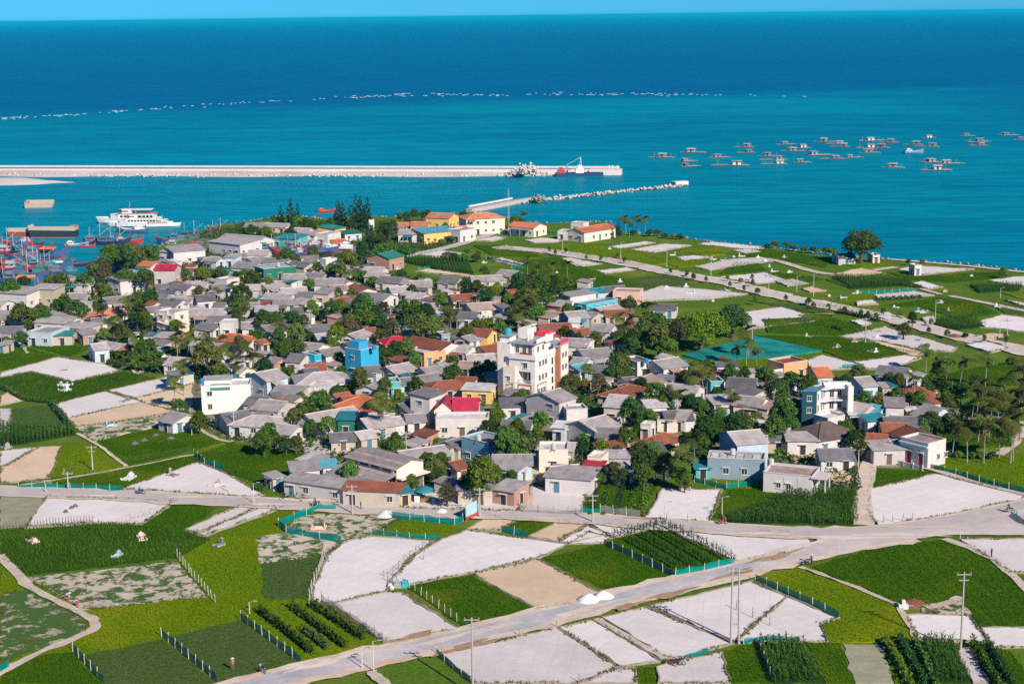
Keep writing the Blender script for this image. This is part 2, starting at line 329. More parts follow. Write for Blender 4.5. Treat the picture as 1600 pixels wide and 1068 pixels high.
FIELDS = '''
y 0,868 45,902 276,876 330,840 440,797 600,795 545,840 520,865 500,905 487,942 600,1005 400,1066 380,1068 0,1068
m 0,827 155,815 240,823 330,842 276,872 40,900 0,866
g 160,817 275,783 350,786 290,826 330,842 240,824
p 42,902 277,877 326,932 130,953
q 0,930 45,920 100,948 139,975 130,990 35,1022 0,1042
d 132,1023 253,998 342,1068 162,1068
d 262,995 376,968 470,1036 400,1062 345,1066
g 0,1052 18,1042 70,1022 114,1018 160,1068 0,1068
y 385,966 486,945 598,1003 560,1017 472,1035
d 408,880 505,868 486,920 484,935 412,936
p 400,838 470,828 530,850 505,868 405,880
p 470,805 600,797 620,812 580,838 535,845 445,826
y 580,838 640,812 720,822 690,842
w 575,837 680,845 646,868 607,910 603,923 517,943 487,940 490,920 510,870 536,848
w 728,828 885,850 842,871 745,893 637,914 611,909 648,868 690,842
w 519,944 604,925 629,926 716,982 618,1003 599,1001
g 634,916 738,899 839,953 724,979
b 740,897 842,874 933,924 918,939 841,953
g 845,872 942,850 1050,901 952,924
g 945,849 957,842 1035,823 1148,882 1055,900
g 783,829 812,811 870,814 823,838
b 730,826 762,808 808,811 780,830
b 826,838 873,815 918,820 868,846
w 872,847 920,822 955,834 888,848
w 890,850 920,831 958,840 943,848
w 925,820 1030,824 957,840
w 1042,826 1225,832 1262,840 1270,850 1250,860 1152,878
W 690,1023 870,981 967,1043 905,1068 742,1068
w 873,981 929,969 1034,1034 969,1042
w 941,965 1009,949 1144,1005 1070,1027 1044,1029
w 1012,948 1100,926 1177,908 1230,932 1148,1003
w 1178,910 1310,966 1282,975 1294,1003 1160,1004 1150,1003 1231,933
W 905,1068 967,1045 992,1046 994,1068
g 995,1045 1022,1043 1026,1068 997,1068
W 1026,1043 1129,1019 1140,1068 1028,1068
g 1131,1019 1160,1008 1184,1005 1208,1068 1142,1068
k 1187,1004 1255,1005 1290,1068 1210,1068
g 1258,1004 1314,1005 1334,1068 1291,1068
G 1317,1006 1377,1008 1397,1068 1337,1068
y 1380,1004 1433,1002 1463,1068 1399,1068
k 1436,1002 1489,1004 1516,1068 1466,1068
W 1491,1014 1517,1014 1545,1068 1521,1068
d 1520,1006 1556,1012 1578,1068 1548,1068
g 1558,1012 1580,1019 1600,1048 1640,1100 1578,1068
g 1268,886 1345,863 1400,851 1475,844 1542,866 1640,944 1640,978 1530,979 1516,960 1440,950 1418,948
y 1255,889 1262,888 1412,945 1395,941
y 1183,905 1248,888 1400,945 1428,1000 1316,1004 1296,1003 1285,976 1312,966
w 1416,961 1514,962 1545,1004 1432,999
w 1534,981 1640,981 1640,1012 1550,1012
w 1500,843 1640,843 1640,893 1580,895
p 1440,950 1500,934 1520,960 1440,957
w 1357,765 1463,741 1603,775 1590,782 1450,811 1372,821 1359,806
g 1360,730 1462,739 1357,764
y 1440,726 1482,713 1640,713 1640,778
g 1113,808 1140,765 1190,763 1250,776 1242,772 1132,811
k 1134,812 1242,771 1338,770 1342,821 1140,818
w 1008,812 1035,764 1128,766 1108,815
g 912,800 926,746 1030,750 1000,808
w 818,800 828,761 918,761 910,802
y 1085,752 1090,741 1188,743 1188,762 1138,765
G 0,775 72,777 38,822 0,826
w 73,777 272,784 220,820 157,817 40,826
W 290,828 374,791 405,792 308,834
w 309,836 410,792 440,794 320,838
w 192,764 310,723 345,737 412,773 395,777
w 0,706 60,700 12,727 0,730
b 62,700 97,698 76,752 0,754 0,731 12,728
w 85,632 165,612 222,629 107,654
b 106,654 222,630 283,645 118,668
w 166,611 272,588 302,600 212,622
b 212,623 302,601 302,640 284,645 224,630
p 120,669 284,647 288,656 146,690
g 147,691 287,660 352,692 200,729
y 97,697 140,692 196,731 76,749
g 30,754 200,732 302,712 310,722 190,764 30,763
k 0,668 108,668 122,680 0,700
d 20,640 80,633 98,665 20,675
w 0,584 90,559 165,570 188,580 112,597 47,580 0,592
m 0,592 46,582 111,598 190,581 245,592 90,631 35,625 0,606
g 0,540 40,543 90,557 0,582
b 0,620 20,612 36,626 0,634
W 0,640 17,640 16,676 0,678
g 305,711 360,692 450,708 520,713 420,760 346,735
g 48,541 80,530 170,535 110,557
g 1100,395 1200,390 1300,405 1290,418 1215,405
y 1060,392 1110,385 1180,395 1100,400
g 1215,425 1290,437 1240,446 1190,431
d 1290,437 1380,432 1440,445 1330,452
g 1385,425 1440,433 1560,425 1580,434 1490,442 1420,438
y 1310,405 1385,410 1400,418 1345,418 1300,412
g 1470,465 1530,475 1560,490 1500,500 1440,480 1380,478
y 1340,453 1365,460 1372,470 1310,470
g 1230,472 1330,476 1400,497 1330,489
y 1560,456 1640,460 1640,472 1590,466
d 1545,472 1640,484 1640,496 1570,490
d 1170,470 1270,480 1300,495 1220,480
y 820,420 870,418 900,432 850,440
d 930,441 1050,430 1080,445 1000,455
y 1000,400 1060,400 1120,412 1060,418
g 1150,410 1185,412 1200,424 1120,430
y 690,372 740,366 765,366 730,376
g 740,384 790,384 850,402 770,400
y 820,388 900,380 1000,392 1060,410 1000,418 900,400
g 800,410 870,402 950,432 1000,440 990,462 900,448 820,440
w 818,376 850,372 878,376 870,379 835,380
w 952,386 1008,378 1024,380 965,389
w 985,391 1040,382 1080,384 1022,395
w 932,424 980,419 992,422 945,428
w 1055,403 1085,400 1110,402 1070,408
W 878,405 893,404 940,413 900,417
W 985,463 1035,448 1100,453 1168,460 1105,468 1000,471
w 1090,382 1115,379 1198,387 1170,391
W 1085,418 1140,406 1190,403 1216,407 1108,423
w 1122,434 1195,427 1232,439 1182,444
w 1163,489 1222,481 1255,491 1248,494 1273,503 1160,516
g 1190,500 1290,495 1380,520 1310,525 1200,520
g 1180,525 1310,528 1440,552 1330,565 1280,548
W 1311,527 1384,512 1495,544 1487,550 1440,548 1370,533
b 1366,536 1372,534 1442,551 1432,560
w 1336,567 1415,556 1440,560 1382,578 1350,577
w 1256,566 1285,556 1348,572 1330,577 1270,580
b 1300,430 1345,420 1377,426 1335,432
w 1405,422 1430,416 1490,420 1522,421 1440,430
w 1426,444 1440,440 1473,449 1450,452
W 1365,462 1430,456 1460,462 1375,468
w 1545,440 1590,433 1640,434 1640,452 1580,446
w 1520,507 1565,493 1640,503 1640,524 1560,515 1528,512
b 1496,534 1545,522 1575,524 1520,538
w 655,399 689,392 726,397 681,402
b 650,425 667,421 738,431 729,433
w 767,407 785,404 818,413 810,417
w 740,377 775,370 790,372 770,378
W 468,692 505,690 555,698 550,710 500,712 475,708
b 1228,704 1262,702 1272,716 1240,724
b 1292,735 1330,736 1336,755 1300,754
W 627,794 642,766 700,756 722,780 812,792 812,800 640,796
W 1210,440 1240,437 1262,443 1230,448
b 1253,452 1270,450 1290,455 1265,457
w 1338,472 1365,470 1372,476 1340,478
W 1440,498 1460,496 1470,503 1448,508
w 1362,493 1388,489 1410,499 1386,502
w 1510,541 1540,534 1575,545 1545,552
b 1570,470 1600,474 1640,484 1600,480
w 1330,503 1345,500 1362,506 1346,510
w 1145,392 1172,390 1190,394 1165,397
t 1066,556 1180,526 1285,549 1190,561 1130,562 1102,566
y 1100,567 1192,561 1230,566 1190,580 1120,578
k 1460,500 1525,500 1540,512 1500,516 1462,510
k 1515,446 1598,446 1590,456 1530,458
k 1300,433 1420,437 1425,447 1330,452
k 620,404 730,406 740,428 700,425 640,412
g 1440,600 1500,580 1640,560 1640,600 1500,612
g 1450,660 1590,655 1580,700 1480,705
'''
def ridge(name, pts, w, h, mat, parent=None, seed=0):
    """low uneven bank along a line"""
    r = np.random.default_rng(seed); mb = MB(); n = len(pts); ring = []
    for i, p in enumerate(pts):
        d = (pts[min(i+1, n-1)]-pts[max(i-1, 0)]); d = d.normalized() if d.length else Vector((1,0,0)); nr = Vector((-d.y, d.x, 0))
        ww = w*r.uniform(.6, 1.3); hh = h*r.uniform(.6, 1.3); o = nr*r.uniform(-.12, .12)
        ring.append([p+o-nr*ww/2, p+o-nr*ww*0.2+Vector((0,0,hh)), p+o+nr*ww*0.2+Vector((0,0,hh*r.uniform(.7, 1))), p+o+nr*ww/2])
    for a, b in zip(ring, ring[1:]):
        for k in range(3): mb.face([a[k], a[k+1], b[k+1], b[k]])
    return mb.build(name, mat, parent)
M_BUND = m_soil((0.21, 0.175, 0.13), (0.34, 0.29, 0.235), 0.7, 0.40)
FPOLYS = []
def blades(P, h, wd, n, lean, seed):
    """n thin leaning blades at each point of P"""
    r = np.random.default_rng(seed); N = len(P); B = np.repeat(P, n, 0); M = len(B)
    a = r.uniform(0, 2*np.pi, M); d = np.stack([np.cos(a), np.sin(a), np.zeros(M)], 1); s = np.stack([-np.sin(a), np.cos(a), np.zeros(M)], 1)
    hh = (h*r.uniform(.6, 1.25, M))[:, None]; ww = (wd*r.uniform(.7, 1.3, M))[:, None]; ln = (lean*r.uniform(.2, 1.2, M))[:, None]
    v0 = B-s*ww*.5; v1 = B+s*ww*.5; top = B+d*ln*hh; top[:, 2] += hh[:, 0]
    V = np.stack([v0, v1, top], 1).reshape(-1, 3); return V, np.arange(3*M).reshape(-1, 3)
def corn_np(P, h, seed):
    """corn plants: upright stalk blade plus four arching leaves, each plant of 5 quads"""
    r = np.random.default_rng(seed); N = len(P); Vs = []; 
    hh = h*r.uniform(.7, 1.2, N); a0 = r.uniform(0, 6.28, N)
    for k in range(5):
        a = a0+k*2.4; d = np.stack([np.cos(a), np.sin(a), np.zeros(N)], 1); s = np.stack([-np.sin(a), np.cos(a), np.zeros(N)], 1)
        zb = hh*(0.0 if k == 0 else 0.15+0.16*k); L = (0.1 if k == 0 else 0.55)*np.ones(N)*h/1.5; dz = hh*(1.0 if k == 0 else .22); wd = 0.11 if k else 0.07
        b = P.copy(); b[:, 2] += zb; m = b+d*L[:, None]*.5; m[:, 2] += dz; e = b+d*L[:, None]; e[:, 2] += dz*(1.0 if k == 0 else .55)
        Vs.append(np.stack([b-s*wd*.5, b+s*wd*.5, (m if k else e)+s*wd*.5, (m if k else e)-s*wd*.5], 1))
        if k: Vs.append(np.stack([m-s*wd*.5, m+s*wd*.5, e+s*wd*.1, e-s*wd*.1], 1))
    V = np.concatenate(Vs, 1).reshape(-1, 3); return V, np.arange(len(V)).reshape(-1, 4)
def grid_in(poly, du, dv, ang, jit, seed):
    r = np.random.default_rng(seed); A = np.array([(p[0], p[1]) for p in poly]); c, s = math.cos(ang), math.sin(ang); Rm = np.array([[c, s], [-s, c]])
    B = A@Rm.T; lo, hi = B.min(0), B.max(0)
    U, W = np.meshgrid(np.arange(lo[0], hi[0], du), np.arange(lo[1], hi[1], dv)); Q = np.stack([U.ravel(), W.ravel()], 1); Q += r.uniform(-jit, jit, Q.shape)
    Q = Q@Rm; Q = Q[in_poly(Q[:, 0], Q[:, 1], A)]; return Q
flines = FIELDS.strip().split('\n')
for i, ln in enumerate(flines):
    q = ln.split(); k = q[0]; pp = [tuple(map(float, s.split(','))) for s in q[1:]]
    base = [un(x, y) for x, y in pp]; cen = sum(base, Vector())/len(base); dist = cen.y
    ed = jit_line(base, 1.6, 0.16 if k in 'wWbt' else 0.28, i, True)
    area = sum(a.x*b.y-b.x*a.y for a, b in zip(ed, ed[1:]+ed[:1]))
    if area < 0: ed = ed[::-1]
    z = 0.03+0.0022*i
    mb = MB(); mb.prism([(p.x, p.y) for p in ed], 0.0, z); fo = struct(mb.build(FN[k], FM[k])); fo['label'] = {'w': 'pale field of white sand', 'W': 'greyish field of white sand', 'b': 'bare tan soil field', 'p': 'sandy field with sprouting green patches', 'q': 'green field with sandy gaps', 'G': 'dry grey-green field', 'g': 'bright green crop field', 'y': 'yellow-green crop field', 'm': 'deep green field of knee-high crop', 'd': 'dull dark green field', 'k': 'dark green corn field', 't': 'plot covered with teal netting'}[k]
    FPOLYS.append((k, ed))
    if k in 'wWb':
        rg = ridge('bank', [Vector((p.x, p.y, 0)) for p in ed+ed[:1]], 0.55, 0.16+z, M_BUND, fo, i)
    if k in 'wWbpq':                            # weeds straggling along the banks
        rw = np.random.default_rng(i+300); E_ = np.array([(p.x, p.y) for p in ed]); E2 = np.roll(E_, -1, 0); ln_ = np.hypot(*(E2-E_).T); nn = np.maximum(1, (ln_*(5 if dist < 420 else 2)).astype(int)); t_ = np.concatenate([rw.uniform(0, 1, n_) for n_ in nn]); A_ = np.repeat(E_, nn, 0); B_ = np.repeat(E2, nn, 0); W_ = A_+(B_-A_)*t_[:, None]+rw.normal(0, .22, (len(t_), 2)); keep_ = (np.sin(W_[:, 0]*.45+i)+np.sin(W_[:, 1]*.31+2*i)+.6*np.sin(W_[:, 0]*1.7)) > -.1; W_ = W_[keep_]
        if len(W_): V, Fq = blades(np.column_stack([W_, np.full(len(W_), z)]), .38, .16, 3, .9, i+7); o = obj('weeds', np_mesh('weeds', V, Fq, m_crop((0.05, 0.085, 0.015), (0.17, 0.17, 0.05))), fo); o['kind'] = 'stuff'
    if k in CROP and i > 0:
        e0 = max(range(len(base)), key=lambda j: (base[(j+1) % len(base)]-base[j]).length); dd = base[(e0+1) % len(base)]-base[e0]; ang = math.atan2(dd.y, dd.x)
        c1, c2, hh = CROP[k]; far = dist > 420
        if k == 'k':
            st = 0.75 if dist < 330 else 1.0; Q = grid_in(ed, st*.55, st*1.1, ang, .2, i)
            if len(Q) > 5000: Q = Q[RNG.permutation(len(Q))[:5000]]
            tall = 1.0 if i == 1 else 1.5
            V, Fq = corn_np(np.column_stack([Q, np.full(len(Q), z)]), tall if dist < 420 else 1.3, i); me = np_mesh('crop', V, Fq, m_crop(c1, c2))
        else:
            st = 0.42 if not far else 1.0; Q = grid_in(ed, st, st*1.35, ang, st*.4, i)
            if i % 2 == 0 and not far: vv_ = -math.sin(ang)*Q[:, 0]+math.cos(ang)*Q[:, 1]; Q = Q[(vv_/2.1+.12*np.sin(Q[:, 0]*.3)) % 1 > .22]
            if len(Q) > 9000: Q = Q[RNG.permutation(len(Q))[:9000]]
            V, Fq = blades(np.column_stack([Q, np.full(len(Q), z)]), hh*(1.3 if far else 1), .13 if not far else .3, 3, .9, i); me = np_mesh('crop', V, Fq, m_crop(c1, c2))
        o = obj('crop', me, fo); o['kind'] = 'stuff'
# the broad left field: rougher, sown by hand
k, ed = FPOLYS[0]; Q = grid_in(ed, .55, .7, .3, .25, 999); inside = np.zeros(len(Q), bool)
for k2, e2 in FPOLYS[1:20]: inside |= in_poly(Q[:, 0], Q[:, 1], [(p.x, p.y) for p in e2])
Q = Q[~inside]; V, Fq = blades(np.column_stack([Q, np.full(len(Q), .03)]), .3, .14, 3, .9, 77)
fo0 = [o for o in bpy.data.objects if o.name.startswith('onion_field')][0]
o = obj('crop', np_mesh('crop', V, Fq, m_crop(*CROP['y'][:2])), fo0); o['kind'] = 'stuff'
# ================================================================ roads and paths
def ribbon(name, px, width, z, mat, amp=0.15, seed=0, world=False, thick=0.0):
    P = [un(*p) for p in px] if not world else [Vector(p) for p in px]
    # smooth
    for _ in range(2):
        Q = [P[0]]
        for a, b in zip(P, P[1:]): Q += [a.lerp(b, .25), a.lerp(b, .75)]
        P = Q+[P[-1]]
    P = jit_line(P, 2.0, 0.0, seed); r = np.random.default_rng(seed); L, Rr = [], []
    for i, p in enumerate(P):
        d = P[min(i+1, len(P)-1)]-P[max(i-1, 0)]; d = d.normalized() if d.length else Vector((1,0,0)); n = Vector((-d.y, d.x, 0))
        wl_ = width/2+amp*r.normal(); wr_ = width/2+amp*r.normal()
        L.append(p+n*wl_+Vector((0,0,z))); Rr.append(p-n*wr_+Vector((0,0,z)))
    mb = MB()
    for i in range(len(P)-1):
        mb.face([Rr[i], Rr[i+1], L[i+1], L[i]])
        if thick:
            for A in (L, Rr): mb.face([A[i], A[i+1], A[i+1]-Vector((0,0,thick)), A[i]-Vector((0,0,thick))])
    return struct(mb.build(name, mat))
M_ASPH = m_soil((0.46, 0.42, 0.395), (0.58, 0.525, 0.49), 0.18); M_ASPH2 = m_soil((0.33, 0.34, 0.375), (0.56, 0.52, 0.49), 0.12)
M_SHLD = m_soil((0.50, 0.385, 0.28), (0.66, 0.56, 0.465), 0.22, 0.30); M_PATH = m_soil((0.48, 0.39, 0.30), (0.62, 0.54, 0.455), 0.3, 0.30)
R1 = [(-60,766),(0,768),(100,772),(200,776),(300,782),(400,786),(480,791),(560,796),(640,800),(720,803),(800,804),(900,810),(1000,818),(1100,825),(1200,832),(1300,836),(1400,830),(1500,814),(1600,793),(1700,770)]
R2 = [(1420,838),(1330,850),(1280,860),(1200,880),(1100,905),(1000,929),(900,953),(800,978),(700,1002),(600,1025),(500,1047),(420,1066),(330,1090)]
R3 = [(778,386),(800,389),(856,393),(894,399),(950,407),(988,414),(1044,426),(1100,436),(1135,442),(1191,456),(1247,469),(1304,481),(1356,491),(1405,502),(1450,514),(1506,528),(1544,537),(1600,549),(1700,572)]
R4 = [(560,420),(600,410),(630,402),(700,388),(745,374),(778,362),(800,356)]
ribbon('road_shoulder', R1, 6.6, .300, M_SHLD, .3, 1); ribbon('road_shoulder', R2, 7.4, .304, M_SHLD, .35, 2); ribbon('road_shoulder', R3, 8.5, .308, M_SHLD, .5, 3)
ribbon('road', R1, 4.8, .312, M_ASPH, .1, 4); ribbon('road', R2, 4.0, .316, M_ASPH2, .25, 5); ribbon('road', R3, 5.5, .320, M_ASPH, .3, 6); ribbon('road', R4, 5.0, .324, M_ASPH, .15, 7)
mb = MB(); mb.face([(p.x, p.y, .328) for p in jit_line([un(*q) for q in ((1600,797),(1560,806),(1500,819),(1420,832),(1330,838),(1290,838),(1276,842),(1278,853),(1262,864),(1180,886),(1200,890),(1262,876),(1345,856),(1400,846),(1475,838),(1520,838),(1600,838))], 2.0, .25, 8, True)]); struct(mb.build('road', m_soil((0.44, 0.40, 0.375), (0.60, 0.54, 0.50), 0.16)))
for j, (p, wd) in enumerate([([(0,868),(30,900),(45,920),(110,950),(140,965),(152,978),(140,990),(60,1020),(15,1045),(-20,1062)], 1.5), ([(1475,843),(1540,866),(1570,890),(1600,918),(1650,960)], 1.6), ([(1250,887),(1330,915),(1405,948)], .9), ([(1405,948),(1425,985),(1432,1002)], 1.0),
    ([(930,968),(980,996),(1040,1031)], 1.1), ([(30,760),(110,748),(200,732),(305,711)], .9), ([(120,678),(148,692),(198,730)], .9), ([(816,802),(812,770),(822,745),(835,720),(842,700)], 4.2), ([(1350,822),(1347,790),(1352,745),(1362,718)], 3.2), ([(1362,718),(1440,730),(1530,757),(1610,776)], 1.5), ([(1215,408),(1285,430),(1330,428),(1400,418)], 3.2), ([(1485,463),(1540,474),(1620,490)], 2.6), ([(1470,461),(1440,452)], 2.0), ([(580,1050),(600,1068),(620,1090)], 1.6), ([(285,655),(320,678),(352,692),(365,690)], 1.0), ([(1445,950),(1480,945),(1500,934)], 1.6), ([(1600,660),(1592,690),(1560,712)], 2.0), ([(205,575),(215,590),(240,560)], 1.0), ([(1495,596),(1540,592),(1590,588)], 2.0), ([(44,553),(38,545),(30,536)], 1.0), ([(1390,406),(1500,415),(1600,426),(1700,438)], 2.4)]):
    ribbon('path', p, wd, .262+.002*j, M_PATH, .16, 30+j)

# drifts of dirt and sand along the roads
M_MUD = m_soil((0.30, 0.18, 0.11), (0.46, 0.32, 0.22), .5); M_DRIFT = m_soil((0.58, 0.49, 0.40), (0.70, 0.62, 0.54), .4)
for i, (x, y, rx, ry, mt) in enumerate([(1210,872,5,1.0,1),(1050,930,4,.9,1),(985,948,3,.8,1),(890,962,3.4,.8,0),(730,1012,5,.9,1),(640,998,4,.8,1),(560,1022,4,.8,0),(1330,842,9,.8,0),(1250,856,5,.7,0),(1400,838,8,.7,0),(780,982,4,.7,0),(1150,898,4,.8,1),(500,1040,4,.8,0),(860,812,4,.6,0),(420,790,5,.5,0),(300,779,5,.5,0),(1180,836,6,.6,0),(1460,826,6,.7,0),(1010,812,3,.5,1),(480,783,7,.8,0),(700,1000,5,.7,0),(930,950,5,.6,0),(160,777,5,.5,0),(1290,492,3,.8,1),(1180,450,4,.7,0),(560,782,7,.9,1)]):
    c = un(x, y); r = random.Random(i+5); dirv = Vector((.83, .56, 0)) if y > 845 else Vector((1, -.06, 0)); nv = Vector((-dirv.y, dirv.x, 0)); n = 28; pts = []
    for k in range(n):
        a = 2*math.pi*k/n; rr = 1+.28*math.sin(3*a+i)+.18*math.sin(7*a+2*i)+r.uniform(-.12, .12); pts.append(c+dirv*rx*rr*math.cos(a)+nv*ry*rr*math.sin(a))
    mb = MB(); mb.face([(p.x, p.y, .332+.002*i) for p in pts]); struct(mb.build('dirt_patch', M_MUD if mt else M_DRIFT))
# ================================================================ buildings
RC = {'g': ((0.275, 0.258, 0.258), 'grey'), 'l': ((0.42, 0.385, 0.37), 'pale grey'), 'd': ((0.165, 0.16, 0.17), 'dark grey'), 'r': ((0.30, 0.105, 0.06), 'rusty red'), 'o': ((0.62, 0.20, 0.085), 'orange'), 'R': ((0.50, 0.035, 0.07), 'crimson'),
      'm': ((0.60, 0.24, 0.14), 'salmon'), 'G': ((0.03, 0.22, 0.17), 'green'), 'b': ((0.12, 0.42, 0.52), 'light blue'), 'w': ((0.62, 0.60, 0.59), 'white'), 't': ((0.03, 0.24, 0.28), 'teal'), 'h': ((0.13, 0.10, 0.085), 'dark thatched'), 'k': ((0.42, 0.30, 0.26), 'pinkish')}
WC = {'w': ((0.60, 0.575, 0.56), 'white'), 'c': ((0.76, 0.66, 0.54), 'cream'), 'g': ((0.50, 0.465, 0.45), 'bare cement'), 'b': ((0.46, 0.56, 0.62), 'pale blue'), 'B': ((0.035, 0.36, 0.56), 'bright blue'), 'y': ((0.72, 0.50, 0.16), 'yellow'), 'p': ((0.42, 0.235, 0.18), 'brick'), 'k': ((0.42, 0.385, 0.28), 'khaki'),
      'o': ((0.75, 0.36, 0.18), 'orange'), 's': ((0.48, 0.42, 0.35), 'beige'), 'G': ((0.02, 0.16, 0.11), 'dark green'), 'C': ((0.04, 0.45, 0.56), 'cyan'), 'P': ((0.72, 0.47, 0.38), 'pink'), 't': ((0.10, 0.40, 0.40), 'teal'), 'r': ((0.36, 0.13, 0.08), 'red brick'), 'n': ((0.24, 0.32, 0.38), 'blue-grey'), 'e': ((0.20, 0.42, 0.52), 'mid blue'), 'i': ((0.80, 0.745, 0.68), 'ivory')}
def roof_mat(k): return m_roof(RC[k][0], k in 'romh')
def wall_mat(k): return m_wall(WC[k][0])
M_GLASS = None
def _glass():
    t = NT('window_glass'); return t.done((0.03, 0.045, 0.055), 0.12, 0.5)
M_GLASS = _glass(); M_FRAME = m_plain((0.62, 0.62, 0.60)); M_DOOR = m_plain((0.16, 0.10, 0.07)); M_DOORB = m_plain((0.08, 0.20, 0.28)); M_DOORR = m_plain((0.28, 0.02, 0.03)); M_DARK = m_plain((0.03, 0.03, 0.035)); M_METAL = m_plain((0.35, 0.36, 0.37), 0.4, 0.5); M_CONC = m_wall((0.45, 0.42, 0.40))
def _win():
    m = MB(); f = .08
    m.box(-.5, -.05, 0, -.5+f, .0, 1); m.box(.5-f, -.05, 0, .5, .0, 1); m.box(-.5+f, -.05, 1-f, .5-f, 0, 1); m.box(-.5+f, -.05, 0, .5-f, 0, f); m.box(-.03, -.04, f, .03, 0, 1-f)
    m.box(-.58, -.12, -.06, .58, 0, 0); m.box(-.62, -.30, 1.04, .62, 0, 1.10)
    m.face([(-.5+f, -.015, f), (.5-f, -.015, f), (.5-f, -.015, 1-f), (-.5+f, -.015, 1-f)], 1); return m
WIN = _win().mesh('window', [M_FRAME, M_GLASS])
WINR = _win().mesh('window', [M_FRAME, M_DOORR])
def _door(mt):
    m = MB(); m.box(-.56, -.05, 0, -.48, 0, 1.03); m.box(.48, -.05, 0, .56, 0, 1.03); m.box(-.48, -.05, 1, .48, 0, 1.03); m.box(-.48, -.025, 0, -.01, 0, 1, 1); m.box(.01, -.03, 0, .48, 0, 1, 1); m.box(-.7, -.5, 1.08, .7, 0, 1.12); return m.mesh('door', [M_FRAME, mt])
DOORS = [_door(M_DOOR), _door(M_DOORB), _door(M_DARK), _door(M_DARK)]; DOOR_RED = _door(M_DOORR)
def openings(root, p0, p1, z0, h, rnd, red=False, nodoor=False, dense=1.0):
    """windows and a door on the wall whose foot runs from p0 to p1 (outside on the right hand)"""
    d = p1-p0; L = d.length
    if L < 2.2: return
    u = d/L; rz = math.atan2(u.y, u.x); floors = max(1, int((h+.4)/3.0)); n = max(1, int(L/3.1*dense))
    for fl in range(floors):
        dr = rnd.randrange(n) if fl == 0 and not nodoor else -1
        for i in range(n):
            if i != dr and rnd.random() > 0.72: continue
            p = p0+u*(L*(i+.5)/n); z = z0+fl*h/floors
            if i == dr: obj('door', DOOR_RED if red else rnd.choice(DOORS), root, (p.x, p.y, z+.12), rz, (1.15, 1, 2.05))
            else: obj('window', WINR if red else WIN, root, (p.x, p.y, z+1.05), rz, (rnd.uniform(1.0, 1.35), 1, rnd.uniform(1.0, 1.25)))
FOOT = []                                       # house footprints, so that nothing grows inside
def faces_cam(root, p0, p1):
    R2_ = Matrix.Rotation(root.rotation_euler.z, 3, 'Z'); m = R2_ @ ((p0+p1)/2)+root.location; d = R2_ @ (p1-p0); n = Vector((d.y, -d.x, 0)); return n.dot(CAMP-m) > 0
def dress(root, x0, y0, x1, y1, h, rnd, red=False, dense=1.0):
    c = [Vector((x0, y0, 0)), Vector((x1, y0, 0)), Vector((x1, y1, 0)), Vector((x0, y1, 0))]
    for i in range(4):
        a, b = c[i], c[(i+1) % 4]
        if faces_cam(root, a, b): openings(root, a, b, 0, h, rnd, red, False, dense)
def gable(root, L, D, e, r, rk, wk, rnd, hip=False):
    wm = wall_mat(wk); rm = roof_mat(rk); a, b = L/2, D/2; ov = .35; k = r/b
    if hip: a = L/2+b*.9
    m = MB(); m.box(-a, -b, 0, a, b, e-.02)
    if not hip:
        for sx in (-1, 1):
            x0, x1 = (a-.2, a) if sx > 0 else (-a, -a+.2); tri = [(-b, e-.02), (b, e-.02), (0, e+r-.05)]
            m.face([(x1, y, z) for y, z in tri]); m.face([(x0, y, z) for y, z in tri[::-1]])
    m.build('wall', wm, root)
    th = .10
    if not hip:
        for s in (-1, 1):
            q = MB(); X = a+ov; yo = s*(b+ov); zo = e-k*ov
            top = [(-X, 0, e+r), (X, 0, e+r), (X, yo, zo), (-X, yo, zo)]
            if s > 0: top = top[::-1]
            q.hexa([(x, y, z) for x, y, z in top]+[(x, y, z+th) for x, y, z in top]); q.build('roof_slope', rm, root)
    else:
        X = a+ov; Yy = b+ov; zo = e-k*ov; t = L/2; q = MB(); zr = e+r
        q.face([(-X, -Yy, zo), (X, -Yy, zo), (t, 0, zr), (-t, 0, zr)]); q.face([(X, Yy, zo), (-X, Yy, zo), (-t, 0, zr), (t, 0, zr)])
        q.face([(X, -Yy, zo), (X, Yy, zo), (t, 0, zr)]); q.face([(-X, Yy, zo), (-X, -Yy, zo), (-t, 0, zr)]); q.face([(-X, -Yy, zo), (-X, Yy, zo), (X, Yy, zo), (X, -Yy, zo)])
        q.build('roof', rm, root)
    q = MB(); t = L/2 if hip else a+ov; q.tube([(-t, 0, e+r+th), (t, 0, e+r+th)], .13, 5)
    if hip:
        for sx in (-1, 1):
            for sy in (-1, 1): q.tube([(sx*L/2, 0, e+r+.05), (sx*(a+ov), sy*(b+ov), e-k*ov+.05)], .11, 5)
    q.build('ridge_cap', m_plain(mul(RC[rk][0], 1.25)), root)
    dress(root, -a, -b, a, b, e, rnd)
    if rnd.random() < .5 and L > 5:             # lean-to porch on the side towards the fields
        s = -1 if faces_cam(root, Vector((-a, -b, 0)), Vector((a, -b, 0))) else 1; x0 = -a+rnd.uniform(0, .35)*L; x1 = min(a, x0+L*rnd.uniform(.4, .75)); dp = rnd.uniform(1.6, 2.6); z0, z1 = e-.25, e-.75
        q = MB(); y0, y1 = s*(b+.02), s*(b+dp); t = [(x0, y0, z0), (x1, y0, z0), (x1, y1, z1), (x0, y1, z1)]; t = t if s > 0 else t[::-1]
        q.hexa(t+[(p[0], p[1], p[2]+.07) for p in t]); q.build('porch_roof', roof_mat(rnd.choice('glldkrt')), root)
        for x in (x0+.15, (x0+x1)/2, x1-.15): q = MB(); q.box(x-.06, y1-s*.2-.06, 0, x+.06, y1-s*.2+.06, z1+.03); q.build('porch_post', M_CONC, root)
    return a, b
